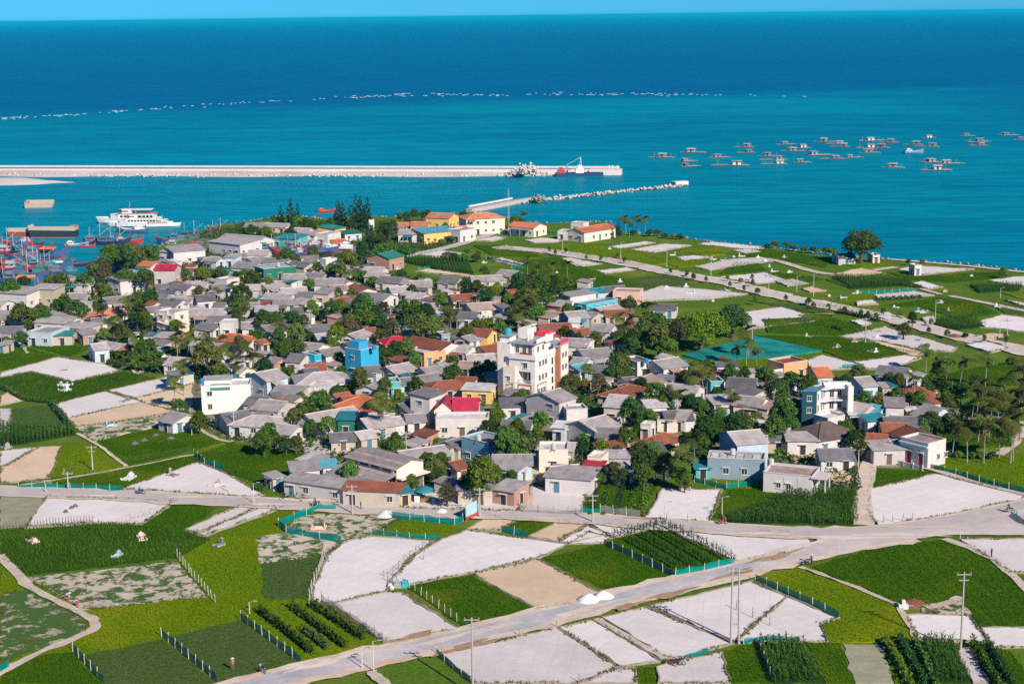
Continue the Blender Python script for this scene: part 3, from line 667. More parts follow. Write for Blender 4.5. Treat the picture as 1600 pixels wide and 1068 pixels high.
def flat(root, L, D, h, style, rk, wk, rnd, red=False):
    """front edge from (0,0) to (L,0); the house goes back to y=D"""
    wm = wall_mat(wk); m = MB(); m.box(0, 0, 0, L, D, h)
    if style == 0:
        for x0, y0, x1, y1 in ((0, 0, L, .15), (0, D-.15, L, D), (0, .15, .15, D-.15), (L-.15, .15, L, D-.15)): m.box(x0, y0, h, x1, y1, h+.45)
        m.build('wall', wm, root); q = MB(); q.box(.16, .16, h, L-.16, D-.16, h+.06); q.build('roof', roof_mat(rk), root)
        q = MB(); q.box(-.08, -.08, h+.42, L+.08, .2, h+.52); q.box(-.08, D-.2, h+.42, L+.08, D+.08, h+.52); q.box(-.08, .2, h+.42, .2, D-.2, h+.52); q.box(L-.2, .2, h+.42, L+.08, D-.2, h+.52); q.build('parapet_coping', m_plain((0.6, 0.57, 0.55)), root)
    else:
        m.build('wall', wm, root); q = MB(); o = .4; z0, z1 = h+.03, h+.03+.10*D
        q.hexa([(-o, -o, z0), (L+o, -o, z0), (L+o, D+o, z1), (-o, D+o, z1), (-o, -o, z0+.1), (L+o, -o, z0+.1), (L+o, D+o, z1+.1), (-o, D+o, z1+.1)]); q.build('roof', roof_mat(rk), root)
        q = MB()
        q.face([(0, D, h), (L, D, h), (L, D, z1-.05), (0, D, z1-.05)]); q.face([(0, 0, h), (0, D, h), (0, D, z1-.05)]); q.face([(L, 0, h), (L, D, h), (L, D, z1-.05)]); q.build('upper_wall', wm, root)
    dress(root, 0, 0, L, D, h, rnd, red)
SPECIAL = {}
NH = [0]
def house(kind, x1, y1, x2, y2, D, e, r, rk, wk, label=None):
    NH[0] += 1; rnd = random.Random(NH[0]*31); name = {'G': 'gabled_house', 'H': 'hip_roof_house', 'F': 'flat_roof_house'}[kind]
    if kind == 'F':
        if x2 < x1: x1, y1, x2, y2 = x2, y2, x1, y1
        A, B = un(x1, y1, e), un(x2, y2, e); d = B-A; L = max(2.2, min(40, d.length)); root = empty(name, (A.x, A.y, 0), math.atan2(d.y, d.x))
        flat(root, L, D, e, int(r), rk, wk, rnd); cx, cy = L/2, D/2; hx, hy = L/2, D/2
        ctr = root.location+Matrix.Rotation(root.rotation_euler.z, 3, 'Z') @ Vector((cx, cy, 0))
    else:
        if not label: e *= .82; D *= .88
        A, B = un(x1, y1, e+r*.82), un(x2, y2, e+r*.82); d = B-A; L = max(2.0, min(34, d.length)); c = (A+B)/2; a = math.atan2(d.y, d.x)
        root = empty(name, (c.x, c.y, 0), a); r *= .82
        hx, hy = gable(root, L, D, e, r, rk, wk, rnd, kind == 'H'); ctr = root.location.copy()
    FOOT.append((ctr.x, ctr.y, hx+.6, hy+.6, root.rotation_euler.z))
    form = {'G': 'gabled house', 'H': 'hip-roofed house', 'F': 'flat-roofed house' if int(r) == 0 or kind != 'F' else 'lean-to house'}[kind]
    if label: mark(root, label, 'house', 'houses of the village')
    else: item(root, f'{RC[rk][1]} {form}, {WC[wk][1]} walls' if kind != 'F' or int(r) else f'{WC[wk][1]} flat-roofed house, {RC[rk][1]} top', 'house', 'houses of the village', pr(ctr+Vector((0, 0, e))))
    return root
# one line per house: kind, two roof points in a tile of the survey (ridge, or front edge of a flat roof), depth, height, rise, roof, walls
HOUSES = '''
@0 430
F 255 112 450 120 6 5.2 1 l k !khaki two-storey block below the fishing boats
G 620 22 790 30 9 3.6 1.6 l w
F 1000 52 1230 20 7 4.6 1 g w !white house with a red wall stripe beside dark tree
G 860 190 1080 165 8 3 1.4 g w
H 905 285 980 280 6 3.2 1.4 m w
G 770 310 900 330 7 3 1.4 m s
G 1250 212 1310 222 6 3 1.3 r s
F 1455 325 1570 300 7 5.6 0 l c !pink and cream block standing among the palms
F 1300 400 1430 440 5 3.2 0 w P
G 440 298 600 345 8 3 1.4 l s
F 285 392 530 405 6 3 1 l w
F 225 482 425 492 9 3.5 0 l b !pale blue verandah house by the green plot
F 432 508 600 502 4.5 2.8 1 G s
G 600 385 690 410 7 3 1.2 l s
F 690 498 810 484 5 3 1 l p
G 760 573 880 560 7 4.2 1.3 l b
G 850 545 1040 575 7 3.2 1.2 l r
F 1280 518 1420 524 5 3 1 l p
G 0 310 100 330 8 4 1.3 l w
G -40 430 190 425 8 3 1.4 d g
F -60 140 220 160 8 4.5 1 l w
G -30 205 60 210 7 3.2 1.2 l w
G 570 150 720 150 8 3 1.3 l s
G 1350 195 1520 205 9 3 1.5 d w
G 760 360 870 350 7 3 1.3 g w
G 1480 170 1590 188 8 3 1.3 l w
F 600 440 720 450 6 2.8 1 l s
F -20 580 40 583 4 2.4 1 y2 s
G 1300 330 1360 350 6 3 1.2 l w
@240 300
F 165 503 430 482 10 4.6 1 l w
F 50 495 160 505 8 4 1 l w
G 30 603 200 604 7 5.2 1.6 R g !grey two-storey building under a bright red roof
G -90 578 20 585 7 3.6 1.2 o w
G 600 348 930 372 12 4 2.0 l w
F 460 412 720 442 10 4.4 1 l w
G 630 385 840 412 8 4.2 1.2 G w
G 460 540 560 548 6 3.4 1.2 l b
F 585 545 680 548 5 3.6 1 l b
G 800 482 960 482 9 4 1.5 l w
G 690 512 770 512 8 3.4 1.3 g s
G 780 550 900 535 8 3 1.2 g w
G 700 582 880 592 9 4 1.6 g b
F 915 652 1185 626 9 3.6 0 w G !dark green walled warehouse with a white roof
G 940 548 1130 558 9 3.2 1.5 g s
G 1160 575 1310 590 8 3.6 1.4 d s
F 1385 565 1435 572 5 4.2 0 w w
G 1425 560 1520 580 7 3.2 1.2 d w
G 1270 552 1370 556 7 3 1.2 g w
G 1090 682 1260 682 8 4 1.5 l w
G 1270 672 1420 672 8 3 1.4 g s
F 1040 740 1150 755 6 2.6 1 G w
F 610 742 715 722 5 4.6 0 l w
G 770 772 890 772 8 3 1.4 l s
G 900 762 1060 742 8 3 1.5 l s
G 1060 802 1270 792 8 3 1.4 l w
G 1360 722 1590 722 10 4 1.7 l w
G 1210 832 1330 832 9 3.2 1.5 d w
F 1330 845 1450 850 7 3.6 1 l s
G 480 772 620 762 8 3 1.4 g w
G 280 742 450 752 8 3 1.4 l s
G 170 762 320 772 7 3.2 1.3 d w
G 20 770 120 765 7 3 1.2 d s
G 350 862 500 852 8 3.8 1.5 d w
G 130 872 330 882 8 3 1.4 l w
G -40 870 70 880 7 3 1.3 g s
G 880 862 950 862 4 3 .8 t w
G 940 842 1160 852 8 3 1.4 l w
G 1010 892 1220 892 7 3 1.3 g w
G 510 922 600 922 6 3 1.2 d w
G 700 922 880 922 8 3 1.4 l s
G 300 972 580 972 9 3.4 1.5 l b
G 470 1030 640 1030 8 3 1.4 g w
F 850 998 1030 992 6 2.8 1 w G
G 1160 962 1260 962 7 3 1.3 d s
G 940 257 1130 264 8 3.4 1.3 l P
F 760 292 940 288 8 3 1 l w
G 1180 297 1310 302 9 3.4 1.4 l w
G 1370 287 1490 287 9 4 1.6 o w
F 1190 378 1340 372 6 3.2 0 l s
F 1340 368 1450 350 7 3.6 1 l w
F 1450 362 1560 340 6 4 0 w w
F 1510 312 1600 292 8 4.2 1 G y
G 1480 397 1590 392 6 3 1.1 o s
F 1000 384 1190 394 8 3.6 1 t t
G 1470 782 1600 772 8 3.2 1.4 k w
G 1500 902 1600 862 8 3 1.4 r w
G 560 640 640 650 5 2.8 1.0 t G
F 410 560 480 565 5 3 0 w w
G 1230 880 1330 900 7 3 1.2 l w
G -60 960 40 950 7 3 1.2 g w
G 120 640 160 650 5 3 1 l w
@520 300
G 820 172 1010 180 10 4.6 1.7 m y !yellow schoolhouse with a salmon roof near the shore
H 1180 176 1300 170 11 6.4 2.0 m c !cream two-storey school under a wide hipped salmon roof
G 660 247 800 247 9 3.6 1.5 m y
G 520 252 660 257 7 3.2 1.2 m w
G 560 312 760 312 10 4 1.6 l w
F 760 348 1040 322 9 4 1 b y
F 1060 332 1190 312 7 4.2 0 l w
G 1020 287 1110 282 6 3.4 1.2 m w
F 100 352 240 342 6 3 1 G w
G 380 517 505 490 9 4.2 1.6 G p !brick shed with a green roof by the road
G 270 622 430 627 9 3.6 1.5 l w
G 300 665 440 672 8 3 1.3 l s
G 400 702 590 712 9 3.2 1.5 d w
G -20 712 140 742 9 3.4 1.5 l w
G 640 742 820 737 9 3.4 1.6 l s
G 470 792 620 782 8 3 1.3 l w
G 910 707 1060 714 9 3.2 1.5 d s
G 1150 702 1400 692 8 3 1.4 l g
G 1400 647 1540 657 8 3.2 1.4 l w
G 640 837 770 842 8 3.2 1.4 l w
G 980 857 1150 847 8 3 1.4 r s
G 240 832 480 852 10 3.2 1.6 g w
G 1120 932 1360 912 9 3.2 1.5 k w
G 1450 842 1550 832 6 3 1.2 r b
G 1060 997 1210 1002 7 3.8 1.3 d b
F 1420 972 1500 962 5 3 1 g b
G 180 762 290 802 7 3 1.2 r w
F 300 240 345 238 3 4 0 w w
G 0 885 130 875 7 3 1.2 d s
G 720 950 800 930 7 3 1.3 g w
G 1560 900 1640 905 7 3 1.2 l w
G 590 720 660 735 7 3 1.2 l w
@270 460
F 235 778 645 762 6 6.0 0 w i !big cream windowless block with a green roof awning
G 690 652 865 620 9 4.6 1.5 l b !pale blue-green barn-like house beside the cream block
G 990 492 1110 500 8 3.6 1.5 d w
H 1170 650 1300 642 11 3.6 1.9 l b
G 650 842 800 852 8 3.2 1.4 d g
G 730 872 950 892 9 3.4 1.5 l g
G 870 752 1110 762 9 3 1.5 g s
F 1120 772 1290 780 6 3 0 w w
G 400 992 620 962 9 3.2 1.4 d g
H 660 1005 800 1012 9 3.2 1.5 l w
H 465 325 560 332 7 3.4 1.5 o w !small house with a vivid orange-red hipped roof
G 580 232 720 227 8 3 1.4 l w
G 740 262 890 242 9 3 1.5 g s
G 240 232 400 247 8 3 1.4 g w
F 390 243 510 243 5 4 0 w w
G 1110 282 1320 242 8 3.2 1.4 d s
G 1190 332 1300 322 6 3 1.2 l w
G 1080 397 1250 412 8 3.2 1.4 l c
G 1220 462 1380 437 7 3 1.3 g w
G 1430 402 1600 372 8 3.2 1.4 d s
G 1110 582 1260 572 6 3 1.2 r w
G 1090 620 1200 610 5 2.8 1.0 d s
G 1110 1000 1500 932 9 3.6 1.5 l w
F 1370 1055 1500 1035 5 3 1 t G
G 1410 852 1590 832 7 3 1.3 r w
G 1340 832 1460 812 6 2.8 1.1 r s
G 820 815 880 805 3 2.6 1.3 d g
G -10 972 110 1002 8 3 1.4 l w
G -20 522 170 532 8 3 1.4 l w
G 150 432 300 422 8 3 1.4 g s
G 170 390 290 398 7 3 1.3 l w
G 700 382 770 372 5 2.8 1.0 r s
G 560 600 620 610 6 3 1.2 l c
F 560 740 640 720 5 3.6 1 t w
G 980 830 1060 850 6 3 1.2 g s
G 860 870 970 880 5 2.6 1 r p
G 370 490 440 500 6 3 1.2 l w
G 820 520 900 530 6 3 1.2 g p
F 1180 520 1230 510 5 3.6 0 b B
G 1280 300 1340 330 7 3 1.3 l w
@540 460
F 125 480 275 446 5.5 6.6 0 l B !bright blue three-storey block beside leafy trees
H 385 352 450 346 7 3 1.6 R y
G 560 347 880 402 8.5 3.6 1.6 r w !long brown tiled hall with a white gable end
G 870 412 1060 432 7 3.4 1.3 l w
F 655 502 835 472 7.5 3.2 0 w o !salmon-walled flat house with a white top
G 340 602 520 567 8 3.2 1.4 l s
G 630 612 880 577 8 3 1.4 g w
G 580 682 760 652 8 3.2 1.4 g w
G 1010 502 1230 492 9 3.2 1.5 l w
G 1060 282 1220 292 8 3.2 1.5 r y
G 970 352 1050 332 6 3 1.2 g w
G 1120 432 1260 412 8 3.2 1.5 r s
H 780 722 900 714 9 3 1.6 r s
G 930 682 1090 692 8 3 1.4 r w
F 970 795 1210 805 5 3 1 w y
F 1170 695 1255 695 4 3 1 g y
G 905 862 1105 862 8 4.4 2.0 R c !cream house under a steep crimson roof
F 750 1045 1190 1042 5 3.8 0 w w !white verandah annexe in front of the crimson roof
F 700 862 830 815 5 6 1 g w
G 610 802 760 792 7 3.2 1.3 g s
G 440 912 690 862 8 3.2 1.4 d g
G 500 1002 650 992 6 3 1.2 g w
G 170 992 400 992 8 3 1.4 l s
H 120 842 200 855 9 3.4 2.2 o s !tent-like orange hipped roof among grey roofs
G 180 762 300 712 7 3 1.3 g w
F 380 745 430 742 5 3.4 0 b t
G 20 332 150 292 7 3 1.3 l w
G 150 284 240 274 6 3 1.2 r w
F 800 345 870 338 4 3 0 d n
G 770 575 800 560 6 3 1.1 l w
G 960 555 1090 560 7 3 1.2 k w
F 1300 940 1490 935 6 3 1 d w
G 420 700 530 690 7 3 1.2 g w
G 150 600 280 590 6 3 1.2 d g
@800 300
F 485 872 700 838 4.5 4.4 1 l w
F 620 952 880 905 5 2.6 0 g C !low house with cyan walls behind the palms
F 840 835 1065 842 6 3.6 0 g P
G 740 792 930 777 7 3.2 1.3 d w
G 610 805 760 798 6 3.2 1.1 t b
F 290 942 400 955 6 3.6 1 l r
G 20 247 235 264 9 3.6 1.5 o c !cream schoolhouse with an orange roof, long shore-side row
G 530 302 790 264 9 3.8 1.6 o c !cream classroom block with orange roof and garden wall
F 380 332 520 338 6 3.2 0 l w
F 490 262 595 268 5 3.4 0 w w
F 0 850 70 845 5 3 1 r w
@800 460
G 440 147 600 135 9 4 1.5 l n
G 570 135 720 152 8 3.2 1.3 g s
G 700 112 870 82 8 3.2 1.4 l w
G 770 132 960 127 7 3 1.4 r s
G 220 247 480 237 8 3.2 1.5 r w
G 510 292 680 277 8 3 1.4 r s
H 215 312 280 304 6 3 1.4 R w
G 690 242 850 252 9 4 1.5 l w
F 480 235 560 235 5 3.6 1 w w
G 420 362 650 372 9 3.4 1.5 l w
F 510 415 610 425 5 3 0 w w
G 560 462 800 442 10 3.2 1.7 g w
G 520 522 640 532 7 3 1.3 l b
G 500 592 590 572 6 3 1.1 b w
G 640 582 790 592 7 3 1.3 d b
G 1180 552 1380 522 9 4 1.5 l w
F 1045 580 1160 565 7 3.6 0 g w
F 1370 605 1455 605 5 3 1 t w
G 1000 712 1160 662 9 3.2 1.5 k w
G 920 692 1010 682 6 3 1.2 d w
H 890 782 980 747 8 3 1.5 r s
G 255 822 395 782 9 5.8 1.6 l g !tall bare cement house in front of the hotel
G 820 832 960 842 11 4.6 1.8 l g
F 455 975 630 965 4.5 4.4 0 l w
G 1330 742 1560 762 9 3.6 1.6 l w
F 1130 945 1290 938 5 3 1 w w
G 1260 972 1480 962 8 3 1.5 d w
G 1190 77 1370 82 7 3 1.3 d w
G -30 780 60 790 5 3 1.1 g w
@1060 460
F 880 592 1075 562 6 3.8 0 r o !orange-walled house with a balcony near the teal netting
G 1115 607 1235 602 10 3.8 1.6 o b
G 420 692 650 702 9 3.6 1.6 d s
G 500 842 720 862 8 3.6 1.5 l c
F 300 915 480 905 6 3 1 l s
G 0 962 100 972 8 3.2 1.4 l g
F 270 740 380 735 5 3 0 d t
G 1470 692 1590 682 9 4 1.5 l b
F 740 960 830 900 6 2.6 1 k s
G 560 760 700 800 7 3 1.2 g s
@1300 460
G 120 882 330 922 8 3.6 1.5 l s
G 330 912 440 932 6 3.4 1.2 b b
F 450 935 600 940 6 4 1 l w
G 780 912 930 948 10 3.4 1.8 l b
G 400 592 640 612 9 3.4 1.5 d w
H 640 765 730 772 8 3 1.5 r s
F 560 680 620 700 5 3 1 l b
@1300 620
G 430 167 690 162 8 3.4 1.5 d w
G 410 217 620 217 6 3 1.3 r w
F 300 205 470 192 4 3 1 t w
G 620 237 760 302 8 3.2 1.4 r p
G 300 302 460 312 6 2.8 1.2 r s
G 480 372 640 342 7 3 1.4 g G
F 350 445 610 435 5 3 1 l g
F 802 407 950 367 6.5 4.6 0 k w !white house with red doors beside the path
F 150 150 240 150 4 2.8 1 w b
@1080 620
G 310 292 560 272 9 5.2 1.6 l b !pale blue house with a wide gable and white balcony
F 240 392 640 402 6 3.4 0 l c
F 137 522 610 542 5 3.8 0 w n !long blue-grey house with two white windows
F 602 642 1010 682 6.5 3.4 0 k w !white bungalow with pink flat roof beside the corn
F 805 367 1060 368 5 3 1 l w
H 1090 215 1150 206 9 3 2.6 h w !white hut under a dark thatched roof
G 1060 434 1335 431 7 3 1.5 d w
G 640 312 820 317 5 2.8 1.1 d s
F 1140 195 1280 165 4 3.4 0 w w
F 40 600 160 600 4 2.2 1 t t
F 700 330 800 335 5 2.6 1 l p
@400 620
F 232 692 720 762 4 3.0 1 l g !long graffiti-covered cement shed along the road
F 722 772 1190 792 4 3.0 1 r s !long beige roadside shed with a rusty patched roof
F 300 622 530 604 5 3 1 l w
G 1190 452 1560 402 9 3 1.2 l G
G 620 302 820 292 7 2.6 1.2 d s
G 830 292 960 272 6 2.8 1.2 l s
G 170 222 350 242 7 3 1.3 l w
G 420 152 620 172 7 3 1.3 g w
F 680 192 810 192 5 3.6 1 t G
G 880 182 1100 152 9 3.2 1.5 l s
G 1120 172 1190 162 6 3 1.2 l w
F 1192 805 1280 795 3 2.6 1 t o
F 560 590 680 580 4 2.8 1 b w
F 140 680 230 660 3 2.4 1 l s
F 1480 420 1600 440 6 2.8 1 g s
@640 620
F 432 348 655 402 6 4.6 0 l e !mid blue house with a round-topped wall by big trees
G 305 372 430 332 7 3.2 1.2 g s
G 700 482 1015 478 7.5 3.6 1.4 g b
F 1078 452 1320 452 5.5 4.2 0 w c !cream cube-like house at the bend of the lane
G 1180 582 1400 562 8 3 1.3 l s
F 1130 662 1510 692 6 3.0 1 l w
F 1482 512 1600 522 4.5 3.6 0 w c
F 402 777 690 772 4 2.9 1 g s
F 692 765 870 795 5 2.9 1 l p !brick shack with a patched tin roof at the lane corner
G 780 192 1010 197 8 3.2 1.5 d s
G 330 542 430 522 6 3 1.2 r w
F 1190 255 1290 262 4 3 1 w b
G 1170 372 1380 382 6 2.8 1.1 l k2
F 760 600 900 620 5 2.8 1 l b
F 1450 575 1600 585 3 3 1 R s
@860 620
G 250 202 450 150 10 4 1.7 l g
G 400 252 660 262 8 3.2 1.4 g g
G 490 562 600 535 7 3.2 1.4 g w
H 850 332 950 297 7 3 1.5 r s
F 890 205 1050 212 5 2.2 0 g c
F 850 460 960 455 5 3 1 d s
F 750 240 800 245 3 2.8 0 w w
@1300 340
G 30 302 170 297 7 3 1.2 d g
F 340 322 400 320 5 2.6 0 w w
F 690 408 745 405 4 3 0 w c
'''
def parse_houses():
    ox = oy = 0
    for ln in HOUSES.strip().split('\n'):
        lab = None
        if '!' in ln: ln, lab = ln.split('!')
        q = ln.split()
        if q[0].startswith('@'): ox, oy = float(q[0][1:]), float(q[1]); continue
        k = q[0]; x1, y1, x2, y2, D, e, r = map(float, q[1:8]); rk = q[8][0]; wk = q[9][0]
        if rk not in RC: rk = 'l'
        s = 1600/300
        o = house(k, ox+x1/s, oy+y1/s, ox+x2/s, oy+y2/s, D, e, r, rk, wk, lab)
        if lab: SPECIAL[lab] = o
parse_houses()
def sp(key): return next(o for l, o in SPECIAL.items() if key in l)
# ================================================================ the hotel
def part(root, name, mats, fn, parent=None):
    m = MB(); fn(m); return m.build(name, mats, parent or root)
def frame_to(root, p0, p1):
    pass
def win_at(root, p, rz, w=1.1, h=1.3, me=None): return obj('window', me or WIN, root, p, rz, (w, 1, h))
C0 = un(836.5, 632); HA = rad(62)
hot = empty('hotel', C0, HA); mark(hot, 'tall white five-storey hotel with stepped terraces and red rooftop sign', 'hotel')
W_HOT = m_wall((0.80, 0.745, 0.69)); W_CRM = m_wall((0.80, 0.70, 0.56)); W_BRN = m_wall((0.42, 0.20, 0.12)); W_RED = m_plain((0.38, 0.09, 0.06)); M_SIGN = m_plain((0.75, 0.05, 0.14)); M_RF = m_roof((0.40, 0.40, 0.40))
# local axes: x runs back along the right-hand front, y runs back along the left-hand front, the corner stands at the origin
def hotel_body(m):
    m.box(0, 0, 0, 9.5, 6.5, 4.5); m.box(1.5, .9, 4.5, 9.5, 6.5, 7.3); m.box(0, 0, 4.5, 9.5, .9, 7.3); m.box(0, .9, 4.5, 1.5, 1.1, 7.3); m.box(0, 4.2, 4.5, 1.5, 6.5, 7.3); m.box(0, 0, 7.3, 9.5, 6.5, 10.4)
part(hot, 'main_wall', W_HOT, hotel_body)
part(hot, 'corner_bay', W_CRM, lambda m: (m.box(-.9, 4.6, 0, 1.2, 7.6, 7.6), m.box(-.9, 4.6, 7.6, 1.2, 4.75, 8.3), m.box(-.9, 7.45, 7.6, 1.2, 7.6, 8.3), m.box(-.9, 4.75, 7.6, -.75, 7.45, 8.3)))
part(hot, 'stair_tower', W_HOT, lambda m: (m.box(.6, 6.5, 0, 5.5, 9.8, 13.4), m.box(1.2, 6.9, 13.4, 4.2, 9.4, 14.6)))
part(hot, 'tower_cap', M_RF, lambda m: (m.box(.4, 6.3, 13.4, 5.7, 6.9, 13.6), m.box(.9, 6.6, 14.6, 4.5, 9.7, 14.8)))
part(hot, 'terrace_parapet', W_HOT, lambda m: (m.box(-.35, -.35, 10.4, 9.5, -.15, 11.2), m.box(-.35, -.15, 10.4, -.15, 6.5, 11.2), m.box(-.35, -.35, 10.1, 9.5, 0, 10.4), m.box(-.35, 0, 10.1, 0, 6.5, 10.4)))
part(hot, 'top_storey', W_HOT, lambda m: m.box(1.6, 1.0, 10.4, 9.5, 6.5, 13.2))
part(hot, 'top_roof', M_RF, lambda m: (m.box(.9, .5, 13.2, 9.5, 6.9, 13.45), m.box(2.5, 2, 13.45, 7, 5, 13.6)))
part(hot, 'gable_parapet', W_HOT, lambda m: (m.prism([(2.0, .45), (9.6, .45), (9.6, .7), (2.0, .7)], 13.45, 14.4), m.prism([(6.0, .2), (9.6, .2), (9.6, .45), (6.0, .45)], 13.0, 14.9)))
part(hot, 'stair_glass', [M_GLASS, M_FRAME], lambda m: [m.box(8.2, -.06, z, 8.95, 0.02, z+1.5, 0) for z in (1.0, 3.2, 5.4, 7.6, 10.6)] + [m.box(8.1, -.09, z-.12, 9.05, 0.0, z-.02, 1) for z in (1.0, 3.2, 5.4, 7.6)])
part(hot, 'rear_wing', W_CRM, lambda m: (m.box(9.5, .9, 0, 12.0, 7, 11.0), m.box(12.0, -.2, 0, 16.5, 7, 11.2)))
part(hot, 'brown_pilaster', W_BRN, lambda m: (m.box(11.6, -.35, 0, 12.25, .9, 11.4), m.box(9.5, .85, 3.0, 11.6, .9, 3.3), m.box(9.5, .85, 6.4, 11.6, .9, 6.7)))
part(hot, 'wing_roof', M_RF, lambda m: m.box(9.3, -.5, 11.2, 16.8, 7.2, 11.4))
def sign_letters(m):
    r = random.Random(4); x = 12.3
    while x < 16.3:
        w_ = r.uniform(.32, .5); h_ = r.uniform(.75, 1.15); m.box(x, -.42, 11.5, x+w_*.4, -.30, 11.5+h_); m.box(x+w_*.4, -.42, 11.5+h_*r.uniform(.3, .6), x+w_, -.30, 11.5+h_*r.uniform(.65, 1)); x += w_+.12
part(hot, 'sign_letters', M_SIGN, sign_letters)
part(hot, 'sign_backing', m_plain((0.55, 0.16, 0.2)), lambda m: m.box(12.2, -.28, 11.4, 16.5, -.2, 12.3))
part(hot, 'roof_flags', M_SIGN, lambda m: [m.box(7.0+.7*i, .1, 14.6, 7.4+.7*i, .14, 15.4) for i in range(4)])
part(hot, 'red_window_surround', W_RED, lambda m: (m.box(.8, -.08, 1.0, 5.4, 0, 1.25), m.box(.8, -.08, 4.1, 5.4, 0, 4.35), m.box(.8, -.08, 1.25, 1.05, 0, 4.1), m.box(5.15, -.08, 1.25, 5.4, 0, 4.1)))
part(hot, 'red_window_surround', W_RED, lambda m: (m.box(-.08, .9, 1.0, 0, 4.4, 1.25), m.box(-.08, .9, 4.1, 0, 4.4, 4.35), m.box(-.08, .9, 1.25, 0, 1.15, 4.1), m.box(-.08, 4.15, 1.25, 0, 4.4, 4.1)))
part(hot, 'balcony_rail', M_METAL, lambda m: ([m.box(-.03, 1.15+.25*i, 4.5, 0.0, 1.19+.25*i, 5.3) for i in range(13)], m.box(-.05, 1.1, 5.3, .02, 4.2, 5.38)))
part(hot, 'water_tank_stand', m_plain((0.05, 0.35, 0.45)), lambda m: m.lathe([(0.001, 14.8), (.8, 14.8), (.8, 16.0), (.3, 16.3), (0.001, 16.3)], 12, 0, (2.7, 8.1)))
part(hot, 'roof_hut', W_HOT, lambda m: m.box(6.2, 5.0, 13.45, 9.4, 7.4, 15.6)); part(hot, 'chimney', W_HOT, lambda m: m.box(3.2, 3.2, 13.6, 3.5, 3.5, 15)); part(hot, 'vent_box', W_HOT, lambda m: m.box(5, 3.4, 13.6, 5.6, 4.0, 14.5))
part(hot, 'potted_plants', m_plain((0.20, 0.06, 0.05)), lambda m: [m.lathe([(0.001, 10.45), (.2, 10.45), (.28, 10.9), (.22, 11.4), (0.001, 11.5)], 7, 0, (.5+.05*i, 1.2+.55*i)) for i in range(6)])
for x, z in ((1.7, 2.0), (3.1, 2.0), (4.4, 2.0), (2.2, 5.0), (3.8, 5.0), (5.4, 5.0), (2.4, 8.2), (4.0, 8.2), (5.4, 8.2), (3.5, 11.2), (6, 11.2)):
    win_at(hot, (x, -.01 if z < 10.5 else .99, z), 0)
for y, z in ((1.8, 2.0), (3.4, 2.0), (2.4, 8.0)): win_at(hot, (-.01, y, z), -math.pi/2)
for y in (2.0, 3.4, 5.2): win_at(hot, (1.59, y, 11.0), -math.pi/2, 1.0, 1.7)
for y in (1.9, 3.3): win_at(hot, (1.49, y, 5.0), -math.pi/2, 1.1, 1.9)
for z in (2.2, 5.0): win_at(hot, (-.91, 6.2, z), -math.pi/2, .8, 1.1)
for z in (2.5, 5.2, 8.0): win_at(hot, (13.6, -.21, z), 0); win_at(hot, (15.2, -.21, z), 0)
for z in (3.8, 7.2): win_at(hot, (10.5, .89, z), 0, 1.6, 1.5)
FOOT.append((C0.x+2, C0.y+9, 7, 11, 0))
# ================================================================ dark three-storey block
A = un(1252.2, 668); B = un(1274.6, 667); aw = (B-A).length
dk = empty('apartment_block', A); mark(dk, 'narrow dark teal three-storey block with white balconies on its right side', 'building')
WT = m_wall((0.014, 0.07, 0.095)); ux = Vector((math.cos(rad(57)), math.sin(rad(57)), 0)); LA = 7.2; H3 = 7.8
q = [(0, 0), (aw, 0), (aw+ux.x*LA, ux.y*LA), (ux.x*LA, ux.y*LA)]
part(dk, 'dark_wall', WT, lambda m: m.prism([(p[0]-.02, p[1]-.06) for p in q[:2]]+[(aw-.02, .06), (.0, .06)], 0, H3))
part(dk, 'side_wall', m_wall((0.80, 0.74, 0.66)), lambda m: m.prism([(.02, .08), (aw-.02, .08), q[2], q[3]], 0, H3-.05))
part(dk, 'ground_storey', WT, lambda m: m.prism([(aw, 0), (aw+2.6, .2), (aw+2.6+ux.x*2, ux.y*2), (aw+ux.x*2, ux.y*2)], 0, 2.4))
part(dk, 'roof_sheet', m_roof((0.10, 0.30, 0.42)), lambda m: m.prism([(-.2, -.25), (aw+.2, -.25), (aw+ux.x*LA*.62+.2, ux.y*LA*.62), (ux.x*LA*.62-.2, ux.y*LA*.62)], H3, H3+.14))
bx_, by_ = aw+ux.x*LA*.62, ux.y*LA*.62
part(dk, 'cross_wing', m_wall((0.82, 0.77, 0.70)), lambda m: (m.box(bx_, by_, 0, bx_+5.4, by_+4, H3+.3), m.box(bx_+4.3, by_-2.6, 0, bx_+5.4, by_, H3+.6), m.box(bx_-.3, by_, H3+.3, bx_+5.4, by_+.15, H3+.9)))
for z in (2.5, 5.1, H3-.1):
    part(dk, 'balcony_slab', m_plain((0.78, 0.74, 0.70)), lambda m: m.prism([(aw+ux.x*1.6+.05, ux.y*1.6), (aw+ux.x*1.6+1.0, ux.y*1.6-.1), (bx_+1.2, by_-1.3), (bx_+4.3, by_-1.3), (bx_+4.3, by_), (bx_, by_)], z, z+.22))
for z in (2.7, 5.3): part(dk, 'balcony_rail', m_plain((0.05, 0.05, 0.06)), lambda m: (m.tube([(aw+ux.x*1.6+1.0, ux.y*1.6-.1, z+.9), (bx_+1.2, by_-1.25, z+.9), (bx_+4.3, by_-1.25, z+.9)], .04, 4), [m.box(x, by_-1.27, z, x+.05, by_-1.22, z+.9) for x in np.arange(bx_+1.2, bx_+4.3, .3)]))
